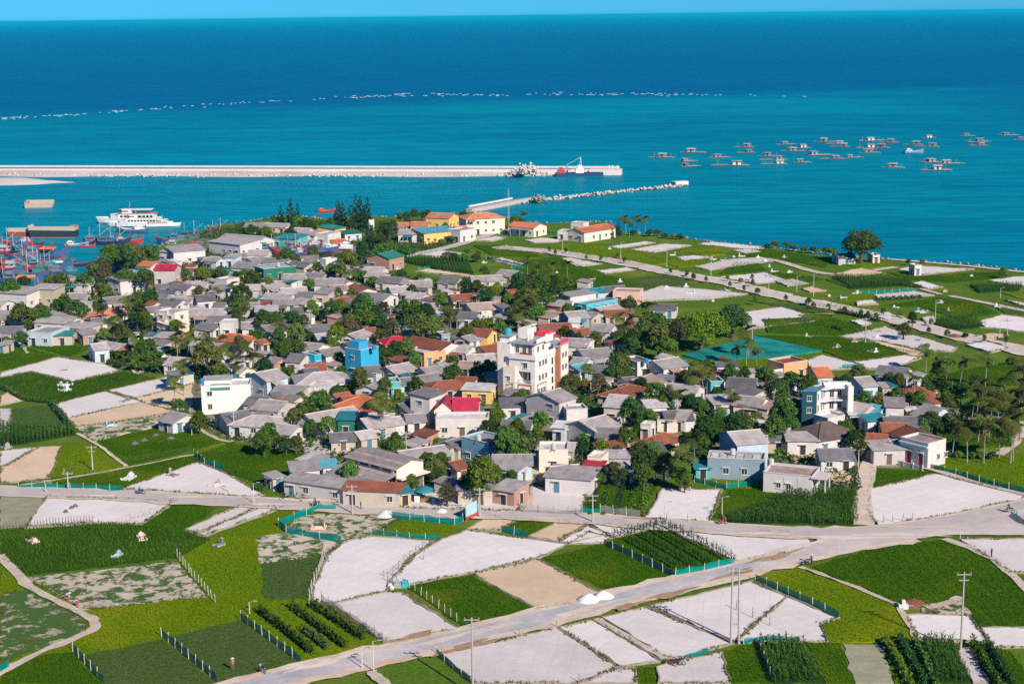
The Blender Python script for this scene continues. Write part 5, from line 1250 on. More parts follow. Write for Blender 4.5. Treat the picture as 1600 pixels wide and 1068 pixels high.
TREES = '''
@0 430
b80 85 190 b200 60 120 b500 45 200 b420 70 120 b700 20 160 b860 130 180 b840 60 100 o870 -10 170 b1050 0 200 b1200 20 150 b180 310 230 l290 330 100 b340 270 160 b380 340 130 b540 220 190 b480 250 120 b650 260 170 b700 300 120 b1160 175 130 b1260 190 140 b1210 345 150 b1140 370 150 b1020 450 140 b860 490 120 l1010 525 90 b30 395 80 b180 510 110 s60 540 90 s130 540 90 b1240 580 130 b1180 600 120 s960 670 120 n1040 680 130 s1110 700 130 n1180 690 130 s1250 700 140 n1320 680 130 s1000 740 120 n1120 760 130 s1230 770 130 n1330 780 120 s1400 640 120 s920 710 80 s1410 720 90
p1070 215 9 p1120 300 8 p1160 290 8 p930 390 7 p850 280 8 p1150 530 7 p830 240 7 p1000 350 7 p960 420 6 p1110 480 6
@270 460
p30 350 8 p130 350 8 p290 370 8 p460 470 9 p640 500 8 p620 440 7 p80 600 9 p10 740 8 p900 250 8 p480 540 7 p520 590 6
b30 270 140 b420 380 110 b290 540 260 b200 600 150 b400 640 140 b700 340 150 b880 340 150 b960 420 160 b1030 300 150 b1050 430 140 b900 480 140 b760 560 150 b540 160 130 b560 60 180 b760 200 160 b850 180 140 b1000 200 150 b1090 210 110 l1160 120 120 b1150 340 100 l1360 330 180 l1400 250 160 o1480 260 160 b1340 400 120 b1320 120 160 l1400 90 140 b1560 120 180 b1480 190 160 b1230 880 200 b1130 920 170 b1060 980 180 b1280 960 130 b1010 1020 150 b1060 850 110 s200 680 130 s330 680 130 b60 930 150 s30 900 110 l220 1040 150 s140 1050 110 b1380 530 110 b1400 640 130 b1560 710 170 b1370 780 130 n1500 780 140 s1440 800 110 n950 660 130 l1040 690 110 s150 510 90 s100 470 90 o560 420 130 l1250 1050 90 s430 600 100 s300 620 120
@240 300
b-20 520 120 b250 660 100 l400 690 150 b480 700 110 b560 690 110 b820 310 150 b930 340 120 b1140 330 120 b1000 230 80 b950 240 80 c1060 190 10 c1140 165 13 c1200 180 11 c1160 220 9 b1200 250 130 b1270 260 130 b1320 270 90 c1540 180 13 c1580 190 12 b1400 280 90 b1480 260 90 b1110 510 170 l1330 480 90 b1360 620 100 b1480 640 120 b1550 540 110 b760 700 130 b690 700 100 b830 730 130 b950 740 120 b730 830 150 p660 770 6 p530 820 5 b380 800 80 b1290 775 110 b1530 830 100 b760 460 80 s950 800 80 b160 920 90 b20 870 80
@520 300
c190 140 15 c230 150 14 c290 160 14 c60 190 12 c140 205 11 c270 215 11 b30 240 90 b450 300 170 b500 270 90 c320 400 10 c310 350 10 c260 460 9 b240 480 110 b130 530 170 b430 480 140 b600 470 120 b480 450 110 b640 490 80 b560 200 70 b620 195 80 b680 185 80 b740 180 80 b790 180 80 b1090 180 80 b940 280 70 s830 400 90 s980 400 90 s1040 390 80 s790 390 70 s910 420 80 t1430 300 60 t1480 300 60 t1390 280 50 b1510 220 80 b1550 230 70 b570 680 110 t730 700 60 b1260 640 90 b60 640 150 s230 720 150 s330 760 120 p180 670 6 b660 810 90 b160 830 100 b250 950 200 l60 950 150 o420 960 120 b350 1000 150 l680 960 180 b590 930 120 b700 1010 180 l900 880 140 b780 1020 150 p950 1010 6 p990 960 6 b1100 760 120 b1200 780 130 b1270 840 160 l1340 830 130 b1370 790 110 l1460 910 120 b1550 720 130 b1560 860 120 b1560 940 130 p1590 920 7 s1120 490 60 s1220 500 60 s1000 550 110 s950 550 110 s1090 560 110 s1190 560 100
@540 460
b150 160 220 b300 230 180 b640 230 260 b730 250 180 b520 220 150 o380 260 110 o60 220 120 b290 330 120 b500 420 170 b420 450 150 l260 520 130 b330 510 170 l240 570 100 b570 550 140 b890 630 180 b900 550 110 b1110 620 170 b1180 600 130 b1230 600 140 s500 650 110 b330 740 150 b310 820 120 b100 700 120 n70 790 150 b590 730 130 l440 840 100 l400 920 130 b360 960 110 s150 950 100 p290 880 8 b1100 240 160 l1180 260 120 b1010 300 140 b1280 260 150 b1480 820 120 b1420 860 90 l1250 1000 150 p870 130 7 p840 210 7 p1440 160 8 p1480 230 7 p1540 100 8 b1400 130 140 b1560 170 140 b1430 50 110 s760 560 80
@800 300
p130 560 7 p210 610 6 p340 610 7 p460 600 7 p170 680 6 b60 740 150 b150 760 150 b260 760 130 b350 730 130 b470 740 110 b20 780 120 b130 880 200 b260 870 180 b350 850 150 p250 830 8 p80 920 7 p60 990 7 b200 980 150 p180 920 6 b470 970 110 b980 910 150 b930 930 90 p1080 930 6 p1150 940 6 c890 300 8 b870 310 80 p945 220 8 p980 260 7 p1050 220 8 p1110 225 8 s1010 340 70 s1150 350 90 s1210 345 90 s1270 365 70 s1340 370 70 s1400 375 70 b20 225 90 p95 175 6 b80 240 70 t310 480 30 t450 480 30 t360 500 25 t620 540 25 t740 550 28 t880 520 40 t940 565 40 t1460 670 20 t1510 700 30 t1320 650 30
@800 460
b440 300 100 b560 345 90 b700 350 120 s800 170 130 p900 190 8 p1000 200 8 p960 260 7 b1130 200 180 b1200 230 200 b1080 320 220 o1100 290 200 b980 350 180 b1220 340 220 b1330 280 200 o1380 330 170 b1300 400 170 b1000 420 150 b900 330 130 s900 420 150 p1380 240 7 p1300 260 7 b880 540 170 b900 590 150 b840 620 150 l950 570 120 b960 640 120 p640 620 6 b480 700 140 y610 730 70 b540 720 110 o720 740 130 b780 760 110 b450 800 90 b90 840 110 b580 900 120 b500 910 80 b1080 750 130 b1090 900 110 b1000 990 200 b1140 1010 130 b1200 800 170 b1300 820 150 l1260 900 140 p1410 830 6 b1470 910 150 p1530 700 7 b1560 930 130 b1440 660 150 b240 1030 140
@1060 460
p490 450 7 p570 370 9 p650 450 8 p580 300 9 p400 540 4 p220 590 7 p130 680 8 p240 660 8 p200 640 7 b430 640 150 b550 640 130 b730 660 140 b840 770 200 b780 760 150 b870 820 130 b940 700 150 b1080 720 180 b320 830 130 p440 840 6 b880 960 200 b960 920 150 b820 1000 150 b1390 690 110 b1500 640 130 b340 970 110 b200 940 130 b520 1010 140 b100 900 150 b650 1020 130 b1560 880 110
@1300 460
p790 460 7 p960 540 8 p1090 560 8 p1290 540 9 p880 560 7 p690 700 8 p1560 650 9 p1590 600 8 p1260 760 8 p1340 830 9 p1220 800 8 p1480 830 8 p1570 780 8 p1180 870 8 p1250 960 9 p1330 920 9 p1500 930 9 p1570 950 9 p1390 880 8 p1040 880 7 p1600 720 8 p1440 700 7
b480 690 130 b560 720 110 b830 700 180 b880 640 150 b920 740 150 b790 770 130 b400 860 160 b540 840 130 b650 860 120 b720 880 130 y880 870 100 b960 870 130 b1000 780 150 b1080 800 140 b1130 950 150 b1200 720 130 s1500 560 110 b1350 860 160 b1450 900 160 b1560 870 150
t240 145 45 t300 160 30 t370 170 40 t430 140 50 t570 155 35 b670 205 90 b600 270 150 t825 225 45 t805 290 30 t960 320 60 s1110 335 60 t1270 365 30 t1450 330 40 t1450 380 30
@1060 330
t70 515 15 t130 545 35 t230 560 20 t410 550 20 t430 600 20 t545 640 30 t660 660 55 t620 595 20 t520 570 50 t615 545 25 t895 715 30 t1085 745 70 t1125 775 50 t1250 795 35 t1385 815 45 t640 740 40 s740 285 60 s800 285 90 s900 285 80 s960 310 80 s1050 325 80 s1130 330 90 s1230 335 90 s1290 340 80 s30 215 50
@0 290
b916 560 180 b1010 550 170 b1090 560 190 b1170 560 190 b1240 565 180 b960 600 170 b1060 610 160 b860 640 150 b780 690 140
@1300 340
b150 295 60 s0 290 80 t635 360 50 t750 370 40 b1430 440 80
@1080 620
b120 300 250 b200 230 200 b360 220 230 b500 220 180 b700 240 250 b820 200 180 b100 400 150 b60 480 120 n720 470 110 s690 510 80 b1260 250 130 l1300 240 120 b1350 340 180 b1420 400 140 c1350 690 5 c1390 700 4 s1360 600 80 s1240 770 60
@1300 620
b830 170 130 b760 230 120 b880 230 110 p1030 220 9 p1130 260 9 p1280 230 10 p1510 200 11 p1400 250 8 p1520 270 8 b1000 170 150 b950 190 120 s1050 470 90 s1150 480 100 s1250 480 100 s1340 480 90 b1500 150 130
@400 620
b110 270 150 b60 330 200 b150 340 150 b250 370 150 b330 380 120 b600 220 170 b450 260 130 b1170 390 150 b1110 420 130 p1040 60 9 b780 620 190 b1290 690 160 b1440 540 180 b1550 530 150 b1500 620 150 s30 740 100 l1510 380 100 n1000 330 100 b1160 340 100
@640 620
b200 560 220 b260 520 140 b230 640 150 b600 670 300 b500 680 200 b700 630 180 o310 780 180 b720 200 130 l740 130 130 b650 260 150 b870 360 300 b800 400 240 b930 300 200 l1060 300 130 b960 400 200 l900 240 140 b1100 190 130 b850 660 110 n1480 370 150 b1440 430 110
@860 620
b700 160 150 b830 160 140 l740 250 110 n320 360 150 l430 400 150 n520 430 140 l560 440 110 b620 340 150 b680 310 110 b800 530 260 b760 430 180 b850 450 170 b780 620 220 o520 610 170 b600 640 150 b950 570 190 b1000 520 150 b1080 620 200 b1120 680 150 n1010 440 140 p1150 480 9 p1200 350 8 p1130 330 7 p1090 520 8 b1270 330 180 b1330 250 160 b1400 200 160 b1480 250 150 b400 650 120 b1250 500 110 b1550 160 130
'''
import re
NT_ = [0]
def make_tree(k, x, y, wpx):
    NT_[0] += 1; i = NT_[0]; rr = random.Random(i*17)
    if k in 'blyo':
        z = 3.0; p = un(x, y, z); W = wpx/(1600/300)/ppm(p)*(1.02+.22*rr.random()); W = max(1.8, min(9, W)); H = max(2.6, W*rr.uniform(.85, 1.05)+.9); p = un(x, y, H*.66)
        cr, tr = TP[i % 8]; mt = LEAF[k][i % len(LEAF[k])]; sz = W/6.0; szz = H/6.2
        o = empty({'b': 'leafy_tree', 'l': 'leafy_tree', 'y': 'flowering_tree', 'o': 'dry_tree'}[k], (p.x, p.y, 0), rr.uniform(0, 6.28)); o.scale = (sz, sz, szz)
        size = 'large' if W > 5.6 else 'small' if W < 3.8 else 'middling'
        base = {'b': ('dark green', 'rich green', 'blue-green', 'olive green', 'light green')[i % 5]+' leafy tree', 'l': 'yellow-green leafy tree', 'y': 'yellow-flowering tree', 'o': 'brownish half-dry tree'}[k]; base = size+' '+base; cat, grp = 'tree', 'leafy trees among the houses'
    elif k == 't':
        p = un(x, y, 1.6); W = max(1.5, wpx/(1600/300)/ppm(p)*1.1); cr, tr = TP[i % 8]; mt = LEAF['b'][i % 5]; o = empty('sapling', (p.x, p.y, 0), rr.uniform(0, 6.28)); o.scale = (W/6, W/6, max(W*.9, 2.6)/6.2); base, cat, grp = 'young roadside tree', 'sapling', 'young trees by roads and fields'
    elif k in 'sn':
        p = un(x, y, 1.0); W = max(1.6, min(6, wpx/(1600/300)/ppm(p)*1.05))
        if k == 's': cr, tr = SPR[i % 4]; mt = LEAF['b'][i % 5]; o = empty('shrub', (p.x, p.y, 0), rr.uniform(0, 6.28)); o.scale = (W/3.2, W/3.2, max(.7, W/3.6)); base, cat, grp = 'low green shrub', 'shrub', 'shrubs'
        else: cr, tr = BP[i % 3]; mt = None; o = empty('banana_plant', (p.x, p.y, 0), rr.uniform(0, 6.28)); s = W/2.8; o.scale = (s, s, max(.9, s*.8)); base, cat, grp = 'clump of broad-leaved banana plants', 'banana plant', 'banana plants'
    elif k == 'c':
        H = wpx; p = un(x, y, H*.55); cr, tr = CP[i % 3]; mt = None; o = empty('casuarina_tree', (p.x, p.y, 0), rr.uniform(0, 6.28)); s = H/11; o.scale = (s, s, s); base, cat, grp = 'slender feathery casuarina tree', 'casuarina', 'casuarinas'
    elif k == 'p':
        H = wpx*.80; p = un(x, y, H*.97); t, g, d = PP[i % 6]; rz = rr.uniform(0, 6.28); s = H/8.0; v = Vector(g.vertices[0].co)*s; v.rotate(Matrix.Rotation(rz, 3, 'Z'))
        o = empty('coconut_palm', (p.x-v.x*.5, p.y-v.y*.5, 0), rz); hs = .62+.45*s; o.scale = (hs, hs, s)
        obj('trunk', t, o); obj('fronds', g, o)
        if i % 2: obj('dead_fronds', d, o)
        base = ('tall' if H >= 6.8 else 'short' if H < 5.2 else 'mid-height')+' coconut palm'+(' with brown hanging fronds' if i % 2 else ''); item(o, base, 'palm tree', 'coconut palms', pr(p)); return
    c = obj('crown', cr, o); obj('trunk', tr, o)
    if k == 'n': c.name = 'leaves'
    if mt: c.material_slots[0].link = 'OBJECT'; c.material_slots[0].material = mt
    item(o, base, cat, grp, (x, y))
ox = oy = 0
for ln in TREES.strip().split('\n'):
    if ln[0] == '@': ox, oy = map(float, ln[1:].split()); continue
    for k, x, y, v in re.findall(r'([a-z])(-?\d+) (-?\d+) (\d+)', ln): make_tree(k, ox+float(x)/(1600/300), oy+float(y)/(1600/300), float(v))
# small tin sheds and lean-tos wedged between the houses
Qs = grid_in([Vector((x, y, 0)) for x, y in VPOLY], 4.0, 4.0, .3, 1.9, 321); rs = random.Random(77); rs_order = list(range(len(Qs))); rs.shuffle(rs_order); placed = []; SHP = [(it[3], it) for it in ITEMS if it[2] in ('tree', 'palm tree')]
TREEXY = [(it[0].location.x, it[0].location.y) for it in ITEMS if it[2] == 'tree']
for idx in rs_order:
    if len(placed) >= 120: break
    x, y = Qs[idx]; L = rs.uniform(3.2, 6.0); D = rs.uniform(2.6, 4.2)
    if y > 560 or any(math.hypot(x-a, y-b) < (L+hx)*.5+1.0 and math.hypot(x-a, y-b) < max(hx, hy)+1.2 for a, b, hx, hy, an in FOOT): continue
    ok = True
    for a, b, hx, hy, an in FOOT:
        c, s = math.cos(an), math.sin(an); dx, dy = x-a, y-b
        if abs(c*dx+s*dy) < hx+L*.45 and abs(-s*dx+c*dy) < hy+L*.45: ok = False; break
    if not ok or any(math.hypot(x-a, y-b) < 1.6 for a, b in TREEXY): continue
    if any(math.hypot(x-un(*p).x, y-un(*p).y) < 4.5 for ln_ in ([(816,802),(812,770),(822,745),(835,720),(842,700)], [(1350,822),(1347,790),(1352,745),(1362,718)]) for p in ln_): continue
    rz = rs.choice([rad(25), rad(-35), rad(60), rad(-5)])+rs.uniform(-.2, .2); o = empty('tin_shed', (x, y, 0), rz); h_ = rs.uniform(1.9, 2.6); wk = rs.choice('wgsspgw'); rk = rs.choice('lllggdrkr'); sl_ = rs.uniform(.1, .5)
    part(o, 'wall', wall_mat(wk), lambda m: m.hexa([(-L/2, -D/2, 0), (L/2, -D/2, 0), (L/2, D/2, 0), (-L/2, D/2, 0), (-L/2, -D/2, h_), (L/2, -D/2, h_), (L/2, D/2, h_+sl_), (-L/2, D/2, h_+sl_)]))
    for k_ in range(2): x0_, x1_ = (-L/2-.3, .05) if k_ == 0 else (.0, L/2+.3); dz_ = .06 if k_ else .0; part(o, 'roof_sheet', roof_mat(rk if rs.random() < .8 else rs.choice('rtlw')), lambda m: m.hexa([(x0_, -D/2-.35, h_-.03+dz_), (x1_, -D/2-.35, h_-.03+dz_), (x1_, D/2+.3, h_+sl_+.05+dz_), (x0_, D/2+.3, h_+sl_+.05+dz_), (x0_, -D/2-.35, h_+.03+dz_), (x1_, -D/2-.35, h_+.03+dz_), (x1_, D/2+.3, h_+sl_+.11+dz_), (x0_, D/2+.3, h_+sl_+.11+dz_)]))
    obj('door', rs.choice(DOORS), o, (rs.uniform(-.3, .3)*L, -D/2, .05), 0, (.9, 1, 1.75)); FOOT.append((x, y, L/2+.2, D/2+.2, rz)); placed.append(o)
    item(o, f'small {RC[rk][1]} tin shed, {WC[wk][1]} walls', 'shed', 'tin sheds between the houses', pr((x, y, h_)))
# two landmark trees
def big_tree(px, py, W, H, seed, mats, label, flat_, nb, name, n=7000, leaf=.24):
    cr, tr = tree_proto(seed, W, H, n, leaf, nb); p = un(px, py, H*.6); o = empty(name, (p.x, p.y, 0)); c = obj('crown', cr, o); c.material_slots[0].link = 'OBJECT'; c.material_slots[0].material = mats; obj('trunk', tr, o); mark(o, label, 'tree'); return o
big_tree(1096, 512, 17.5, 10.0, 801, m_leaf((0.055, 0.12, 0.008), (0.17, 0.25, 0.02)), 'huge rounded lime-green tree beside the teal netting', .8, 26, 'shade_tree')
big_tree(1145, 499, 11.5, 8.5, 802, LEAF['b'][2], 'big dark tree just right of the lime-green one', .8, 20, 'shade_tree')
big_tree(1346, 381, 15.5, 11.5, 803, LEAF['b'][2], 'huge spreading dark tree alone on the seashore', .8, 28, 'shade_tree', 8000, .28)
# undergrowth between the houses
Q = grid_in([Vector((x, y, 0)) for x, y in VPOLY], 1.5, 1.5, .4, .7, 55); keep = np.ones(len(Q), bool)
for cx, cy, hx, hy, a in FOOT:
    c, s = math.cos(a), math.sin(a); dx, dy = Q[:, 0]-cx, Q[:, 1]-cy; keep &= ~((np.abs(c*dx+s*dy) < hx) & (np.abs(-s*dx+c*dy) < hy))
LANES = [[(816,802),(812,770),(822,745),(835,720),(842,700)], [(1350,822),(1347,790),(1352,745),(1362,718)], R4]
for ln_ in LANES:
    for a, b in zip(ln_, ln_[1:]):
        A_, B_ = un(*a), un(*b); d = B_-A_; t = np.clip(((Q[:, 0]-A_.x)*d.x+(Q[:, 1]-A_.y)*d.y)/d.length_squared, 0, 1); keep &= np.hypot(Q[:, 0]-A_.x-t*d.x, Q[:, 1]-A_.y-t*d.y) > 2.8
Q = Q[keep]; nz = np.array([math.sin(x*.11+1.3*math.sin(y*.07))+math.sin(y*.13+x*.05) for x, y in Q]); Q = Q[(nz > -.35)]
r_ = np.random.default_rng(9); n_ = 10; C = np.repeat(np.column_stack([Q, np.zeros(len(Q))]), n_, 0); hgt = np.repeat(r_.uniform(.3, 1.5, len(Q)), n_); C += r_.normal(0, .55, C.shape); C[:, 2] = .15+np.abs(r_.normal(0, .5, len(C)))*hgt
Nn = r_.normal(0, .6, C.shape); Nn[:, 2] += .8; V, F = leaf_cards(C, Nn, .26, 12)
ug = obj('undergrowth', np_mesh('undergrowth', V, F, m_leaf((0.025, 0.062, 0.010), (0.085, 0.13, 0.024)))); ug['kind'] = 'stuff'; mark(ug, 'low green undergrowth filling the gaps between the houses', 'undergrowth')
# ---------------------------------------------------------------- hedges: rows of bushy plants
HEDGES = [((405,957),(489,1022),1.5), ((455,950),(540,1013),1.5), ((474,985),(511,1015),1.3), ((486,947),(568,1000),1.5), ((1382,1003),(1424,1075),1.4), ((1405,1000),(1446,1075),1.4), ((1428,1003),(1464,1075),1.4), ((1520,1008),(1560,1075),1.6), ((1542,1008),(1580,1070),1.4),
   ((938,750),(922,805),.5), ((955,752),(942,806),.5), ((975,752),(962,806),.5), ((996,752),(982,808),.5), ((1015,755),(1000,808),.5), ((80,634),(108,668),1.6), ((0,687),(110,672),1.6), ((1310,488),(1375,503),1.5), ((0,606),(36,626),1.4), ((36,626),(92,632),1.2), ((1300,513),(1318,519),1.4), ((1366,470),(1440,466),1.2), ((1440,450),(1300,437),1.2)]
for i, (a, b, hh) in enumerate(HEDGES):
    A_, B_ = un(*a), un(*b); L = (B_-A_).length; n = int(L*80); r = np.random.default_rng(i+40); t = r.uniform(0, 1, n); C = np.zeros((n, 3)); C[:, 0] = A_.x+(B_.x-A_.x)*t; C[:, 1] = A_.y+(B_.y-A_.y)*t; lump = .75+.25*np.sin(t*L*3.1+i); C[:, :2] += r.normal(0, .24, (n, 2)); C[:, 2] = .1+r.uniform(0, 1, n)**.7*hh*lump; Nn = r.normal(0, .6, (n, 3)); Nn[:, 2] += .5
    V, F = leaf_cards(C, Nn, .16, i); root = empty('hedge', A_)
    V = V-np.array(A_); f = obj('foliage', np_mesh('foliage', V, F, LEAF['b'][i % 3]), root); m = MB()
    for t_ in np.arange(.3, L, 1.2): p = (B_-A_)*(t_/L); m.tube([p, p+Vector((0, 0, hh*.7))], [.03, .015], 4)
    m.build('stems', m_bark((0.10, 0.08, 0.05)), root); mid = ((a[0]+b[0])/2, (a[1]+b[1])/2)
    item(root, ('tall' if hh > 1.35 else 'low')+' dark hedge row in a field', 'hedge', 'hedge rows in the fields', mid)
# ================================================================ breakwaters
M_BRK = m_wall((0.70, 0.64, 0.60)); M_ROCK = m_soil((0.46, 0.41, 0.37), (0.64, 0.59, 0.55), .6); M_ROCK2 = m_soil((0.16, 0.14, 0.12), (0.40, 0.36, 0.32), .5)
def rocks(name, lines, per_m, size, mat, parent, seed, spread):
    """many boulders, each a lumpy eight-sided block, joined because nobody could count them"""
    r = np.random.default_rng(seed); base = np.array([(1,0,0),(0,1,0),(-1,0,0),(0,-1,0),(.1,.1,1),(-.1,.05,-1)], float); tri = np.array([(0,1,4),(1,2,4),(2,3,4),(3,0,4),(1,0,5),(2,1,5),(3,2,5),(0,3,5)]); Vs, Fs = [], []
    for a, b in lines:
        a, b = Vector(a), Vector(b); n = max(3, int((b-a).length*per_m))
        for _ in range(n):
            p = a.lerp(b, r.uniform()); s = size*r.uniform(.5, 1.4); v = base*s*r.uniform(.6, 1.2, (6, 3)); an = r.uniform(0, 6.28); c_, s_ = math.cos(an), math.sin(an); v = v@np.array([[c_, s_, 0], [-s_, c_, 0], [0, 0, .8]])
            o = np.array([p.x, p.y, p.z])+r.normal(0, 1, 3)*np.array(spread); Fs.append(tri+len(Vs)*6); Vs.append(v+o)
    o = obj(name, np_mesh(name, np.concatenate(Vs), np.concatenate(Fs), mat), parent); o['kind'] = 'stuff'; return o
bw = empty('breakwater', un(400, 270, SEA)); mark(bw, 'long straight pale breakwater crossing the bay', 'breakwater'); o0 = bw.location.copy()
def at(px, py, z): return un(px, py, z)-o0
def slab(m, line, w_, z0, z1):
    for a, b in zip(line, line[1:]):
        a, b = Vector(a), Vector(b); d = (b-a).normalized(); n = Vector((-d.y, d.x, 0))*w_/2
        m.prism([tuple((a-n)[:2]), tuple((b-n)[:2]), tuple((b+n)[:2]), tuple((a+n)[:2])], z0, z1)
part(bw, 'wall', M_BRK, lambda m: slab(m, [at(-90, 270, SEA), at(968, 271.5, SEA)], 6, -.5, 2.4)); part(bw, 'parapet', M_BRK, lambda m: slab(m, [at(-90, 267.2, SEA), at(968, 269.2, SEA)], 1.2, 2.4, 3.4))
rocks('rubble_slope', [(at(-90, 273.6, SEA), at(130, 274.2, SEA)), (at(130, 274.6, SEA), at(560, 275.0, SEA)), (at(560, 274.6, SEA), at(870, 274, SEA))], 2.6, 1.0, M_ROCK, bw, 5, (1, 2.6, .4))
part(bw, 'sand_slope', m_soil((0.46, 0.40, 0.34), (0.66, 0.60, 0.54), .03), lambda m: [m.face([at(x, 271, SEA)+Vector((0, 0, 1.9)), at(x, 276.2+1.0*math.sin(x*.021), SEA)+Vector((0, 0, -.2)), at(x+14, 276.2+1.0*math.sin((x+14)*.021), SEA)+Vector((0, 0, -.2)), at(x+14, 271, SEA)+Vector((0, 0, 1.9))]) for x in range(-90, 800, 14)])
rocks('boulder_pile', [(at(796, 274, SEA), at(852, 274, SEA))]*2, 9, 1.0, M_ROCK, bw, 6, (1.5, 2, .9)); rocks('boulder_pile', [(at(812, 272.5, SEA+2.4)+Vector((0, 0, 2.4)), at(834, 272.5, SEA)+Vector((0, 0, 3.2)))], 16, .9, M_ROCK, bw, 7, (1.4, 1.5, .8))
part(bw, 'end_block', M_BRK, lambda m: slab(m, [at(922, 272.5, SEA), at(971, 272.8, SEA)], 8, -.5, 3.0)); part(bw, 'bollards', m_plain((0.6, 0.6, 0.58)), lambda m: [m.box(*(at(x, 271.5, SEA)+Vector((-.4, -.4, 3.0))), *(at(x, 271.5, SEA)+Vector((.4, .4, 4.6)))) for x in (952, 957, 965)])
sp_ = obj('sand_spit', None, None); mb = MB(); pts = [un(x, y, SEA) for x, y in ((-120, 279), (0, 277), (40, 277), (70, 280), (92, 284.5), (130, 285), (92, 286.5), (60, 289), (20, 290), (-120, 292))]
bpy.data.objects.remove(sp_); cen = sum(pts, Vector())/len(pts)
for i in range(len(pts)):
    a, b = pts[i], pts[(i+1) % len(pts)]; mb.face([a-Vector((0, 0, .3)), b-Vector((0, 0, .3)), b.lerp(cen, .45)+Vector((0, 0, .9)), a.lerp(cen, .45)+Vector((0, 0, .9))]); mb.face([a.lerp(cen, .45)+Vector((0, 0, .9)), b.lerp(cen, .45)+Vector((0, 0, .9)), cen+Vector((0, 0, 1.3))])
struct(mb.build('sand_spit', m_soil((0.55, 0.49, 0.45), (0.66, 0.61, 0.58), .05)))
jt = empty('jetty', un(800, 318, SEA)); mark(jt, 'narrow stone jetty reaching out from the shore', 'jetty'); o0 = jt.location.copy()
JL = [(733, 332), (770, 325), (800, 319), (845, 312)]; part(jt, 'walkway', m_wall((0.46, 0.42, 0.39)), lambda m: slab(m, [at(x, y, SEA) for x, y in JL], 3.4, -.5, 1.7)); part(jt, 'parapet', M_BRK, lambda m: slab(m, [at(x, y-2.0, SEA) for x, y in JL[:3]], .7, 1.9, 2.6))
rocks('rubble', [(at(815, 317, SEA), at(850, 311, SEA)), (at(845, 312, SEA+.8), at(955, 300, SEA+.8)), (at(955, 300, SEA+.8), at(1072, 289, SEA+.8))], 3.2, .75, M_ROCK, jt, 8, (1, 1.0, .35)); rocks('dark_rubble', [(at(800, 320, SEA), at(850, 312.8, SEA)), (at(850, 312.5, SEA), at(1068, 290, SEA))], 1.6, .9, M_ROCK2, jt, 9, (1, 1.2, .2))
part(jt, 'head_block', M_BRK, lambda m: slab(m, [at(1052, 289.6, SEA), at(1072, 288, SEA)], 4, -.5, 1.9)); rocks('boulder_heap', [(at(830, 313, SEA+1), at(845, 311, SEA+2))]*2, 7, .9, M_ROCK2, jt, 10, (1, 1, .8))
# shoreline stones
sh = [un(x, y, -.9) for x, y in COAST[8:34]]; o0 = Vector((0, 0, 0)); so = rocks('shore_stones', list(zip(sh, sh[1:])), .9, .7, M_ROCK2, None, 11, (.8, .9, .3)); mark(so, 'dark stones lining the shore at the water edge', 'stones')
sw = [un(x, y) for x, y in ((1392, 404), (1450, 408), (1500, 412), (1600, 422), (1700, 433))]
# surf on the reef
r_ = random.Random(3); mb = MB(); SURF = [(0, 186), (120, 179), (200, 173), (300, 166), (420, 159), (520, 154), (600, 150), (700, 148.5), (800, 149), (900, 147.5), (1000, 147.5), (1090, 148.5), (1180, 150), (1262, 152)]
def surf_y(x):
    for (a, ya), (b, yb) in zip(SURF, SURF[1:]):
        if a <= x <= b: return ya+(yb-ya)*(x-a)/(b-a)
    return SURF[-1][1]
for x, dens in [(x, d) for x in range(2, 1260, 3) for d in [(0.75 if x < 120 else .35 if x < 540 else .85 if x < 780 else .5 if x < 900 else .8 if x < 1090 else .12)]]:
    if r_.random() > dens*(.35+.65*abs(math.sin(x*.037+1.1))): continue
    cx = x+r_.uniform(-3, 3); cy = surf_y(max(0, min(1260, x)))+r_.gauss(0, 1.0)-.4; L = r_.uniform(2, 6 if dens > .5 else 4)*(2.2 if r_.random() < .2 else 1); p, q_ = un(cx, cy, SEA+.05), un(cx+L, cy-.06*L*.3, SEA+.05); wd = r_.uniform(.8, 3.2)*(1 if r_.random() < .85 else 2); n = 5; up, lo = [], []
    for j in range(n+1):
        c = p.lerp(q_, j/n); ww = wd*math.sin(math.pi*(j+.25)/(n+.5))*r_.uniform(.5, 1.1); up.append(c+Vector((0, ww, .1))); lo.append(c+Vector((0, -ww, .05)))
    md = [(a+b)/2+Vector((0, 0, r_.uniform(.06, .28))) for a, b in zip(up, lo)]
    for j in range(n): mb.face([lo[j], lo[j+1], md[j+1], md[j]]); mb.face([md[j], md[j+1], up[j+1], up[j]])
su = mb.build('surf', m_plain((0.80, 0.84, 0.86))); su['kind'] = 'stuff'; mark(su, 'broken line of white surf along the outer reef', 'surf')
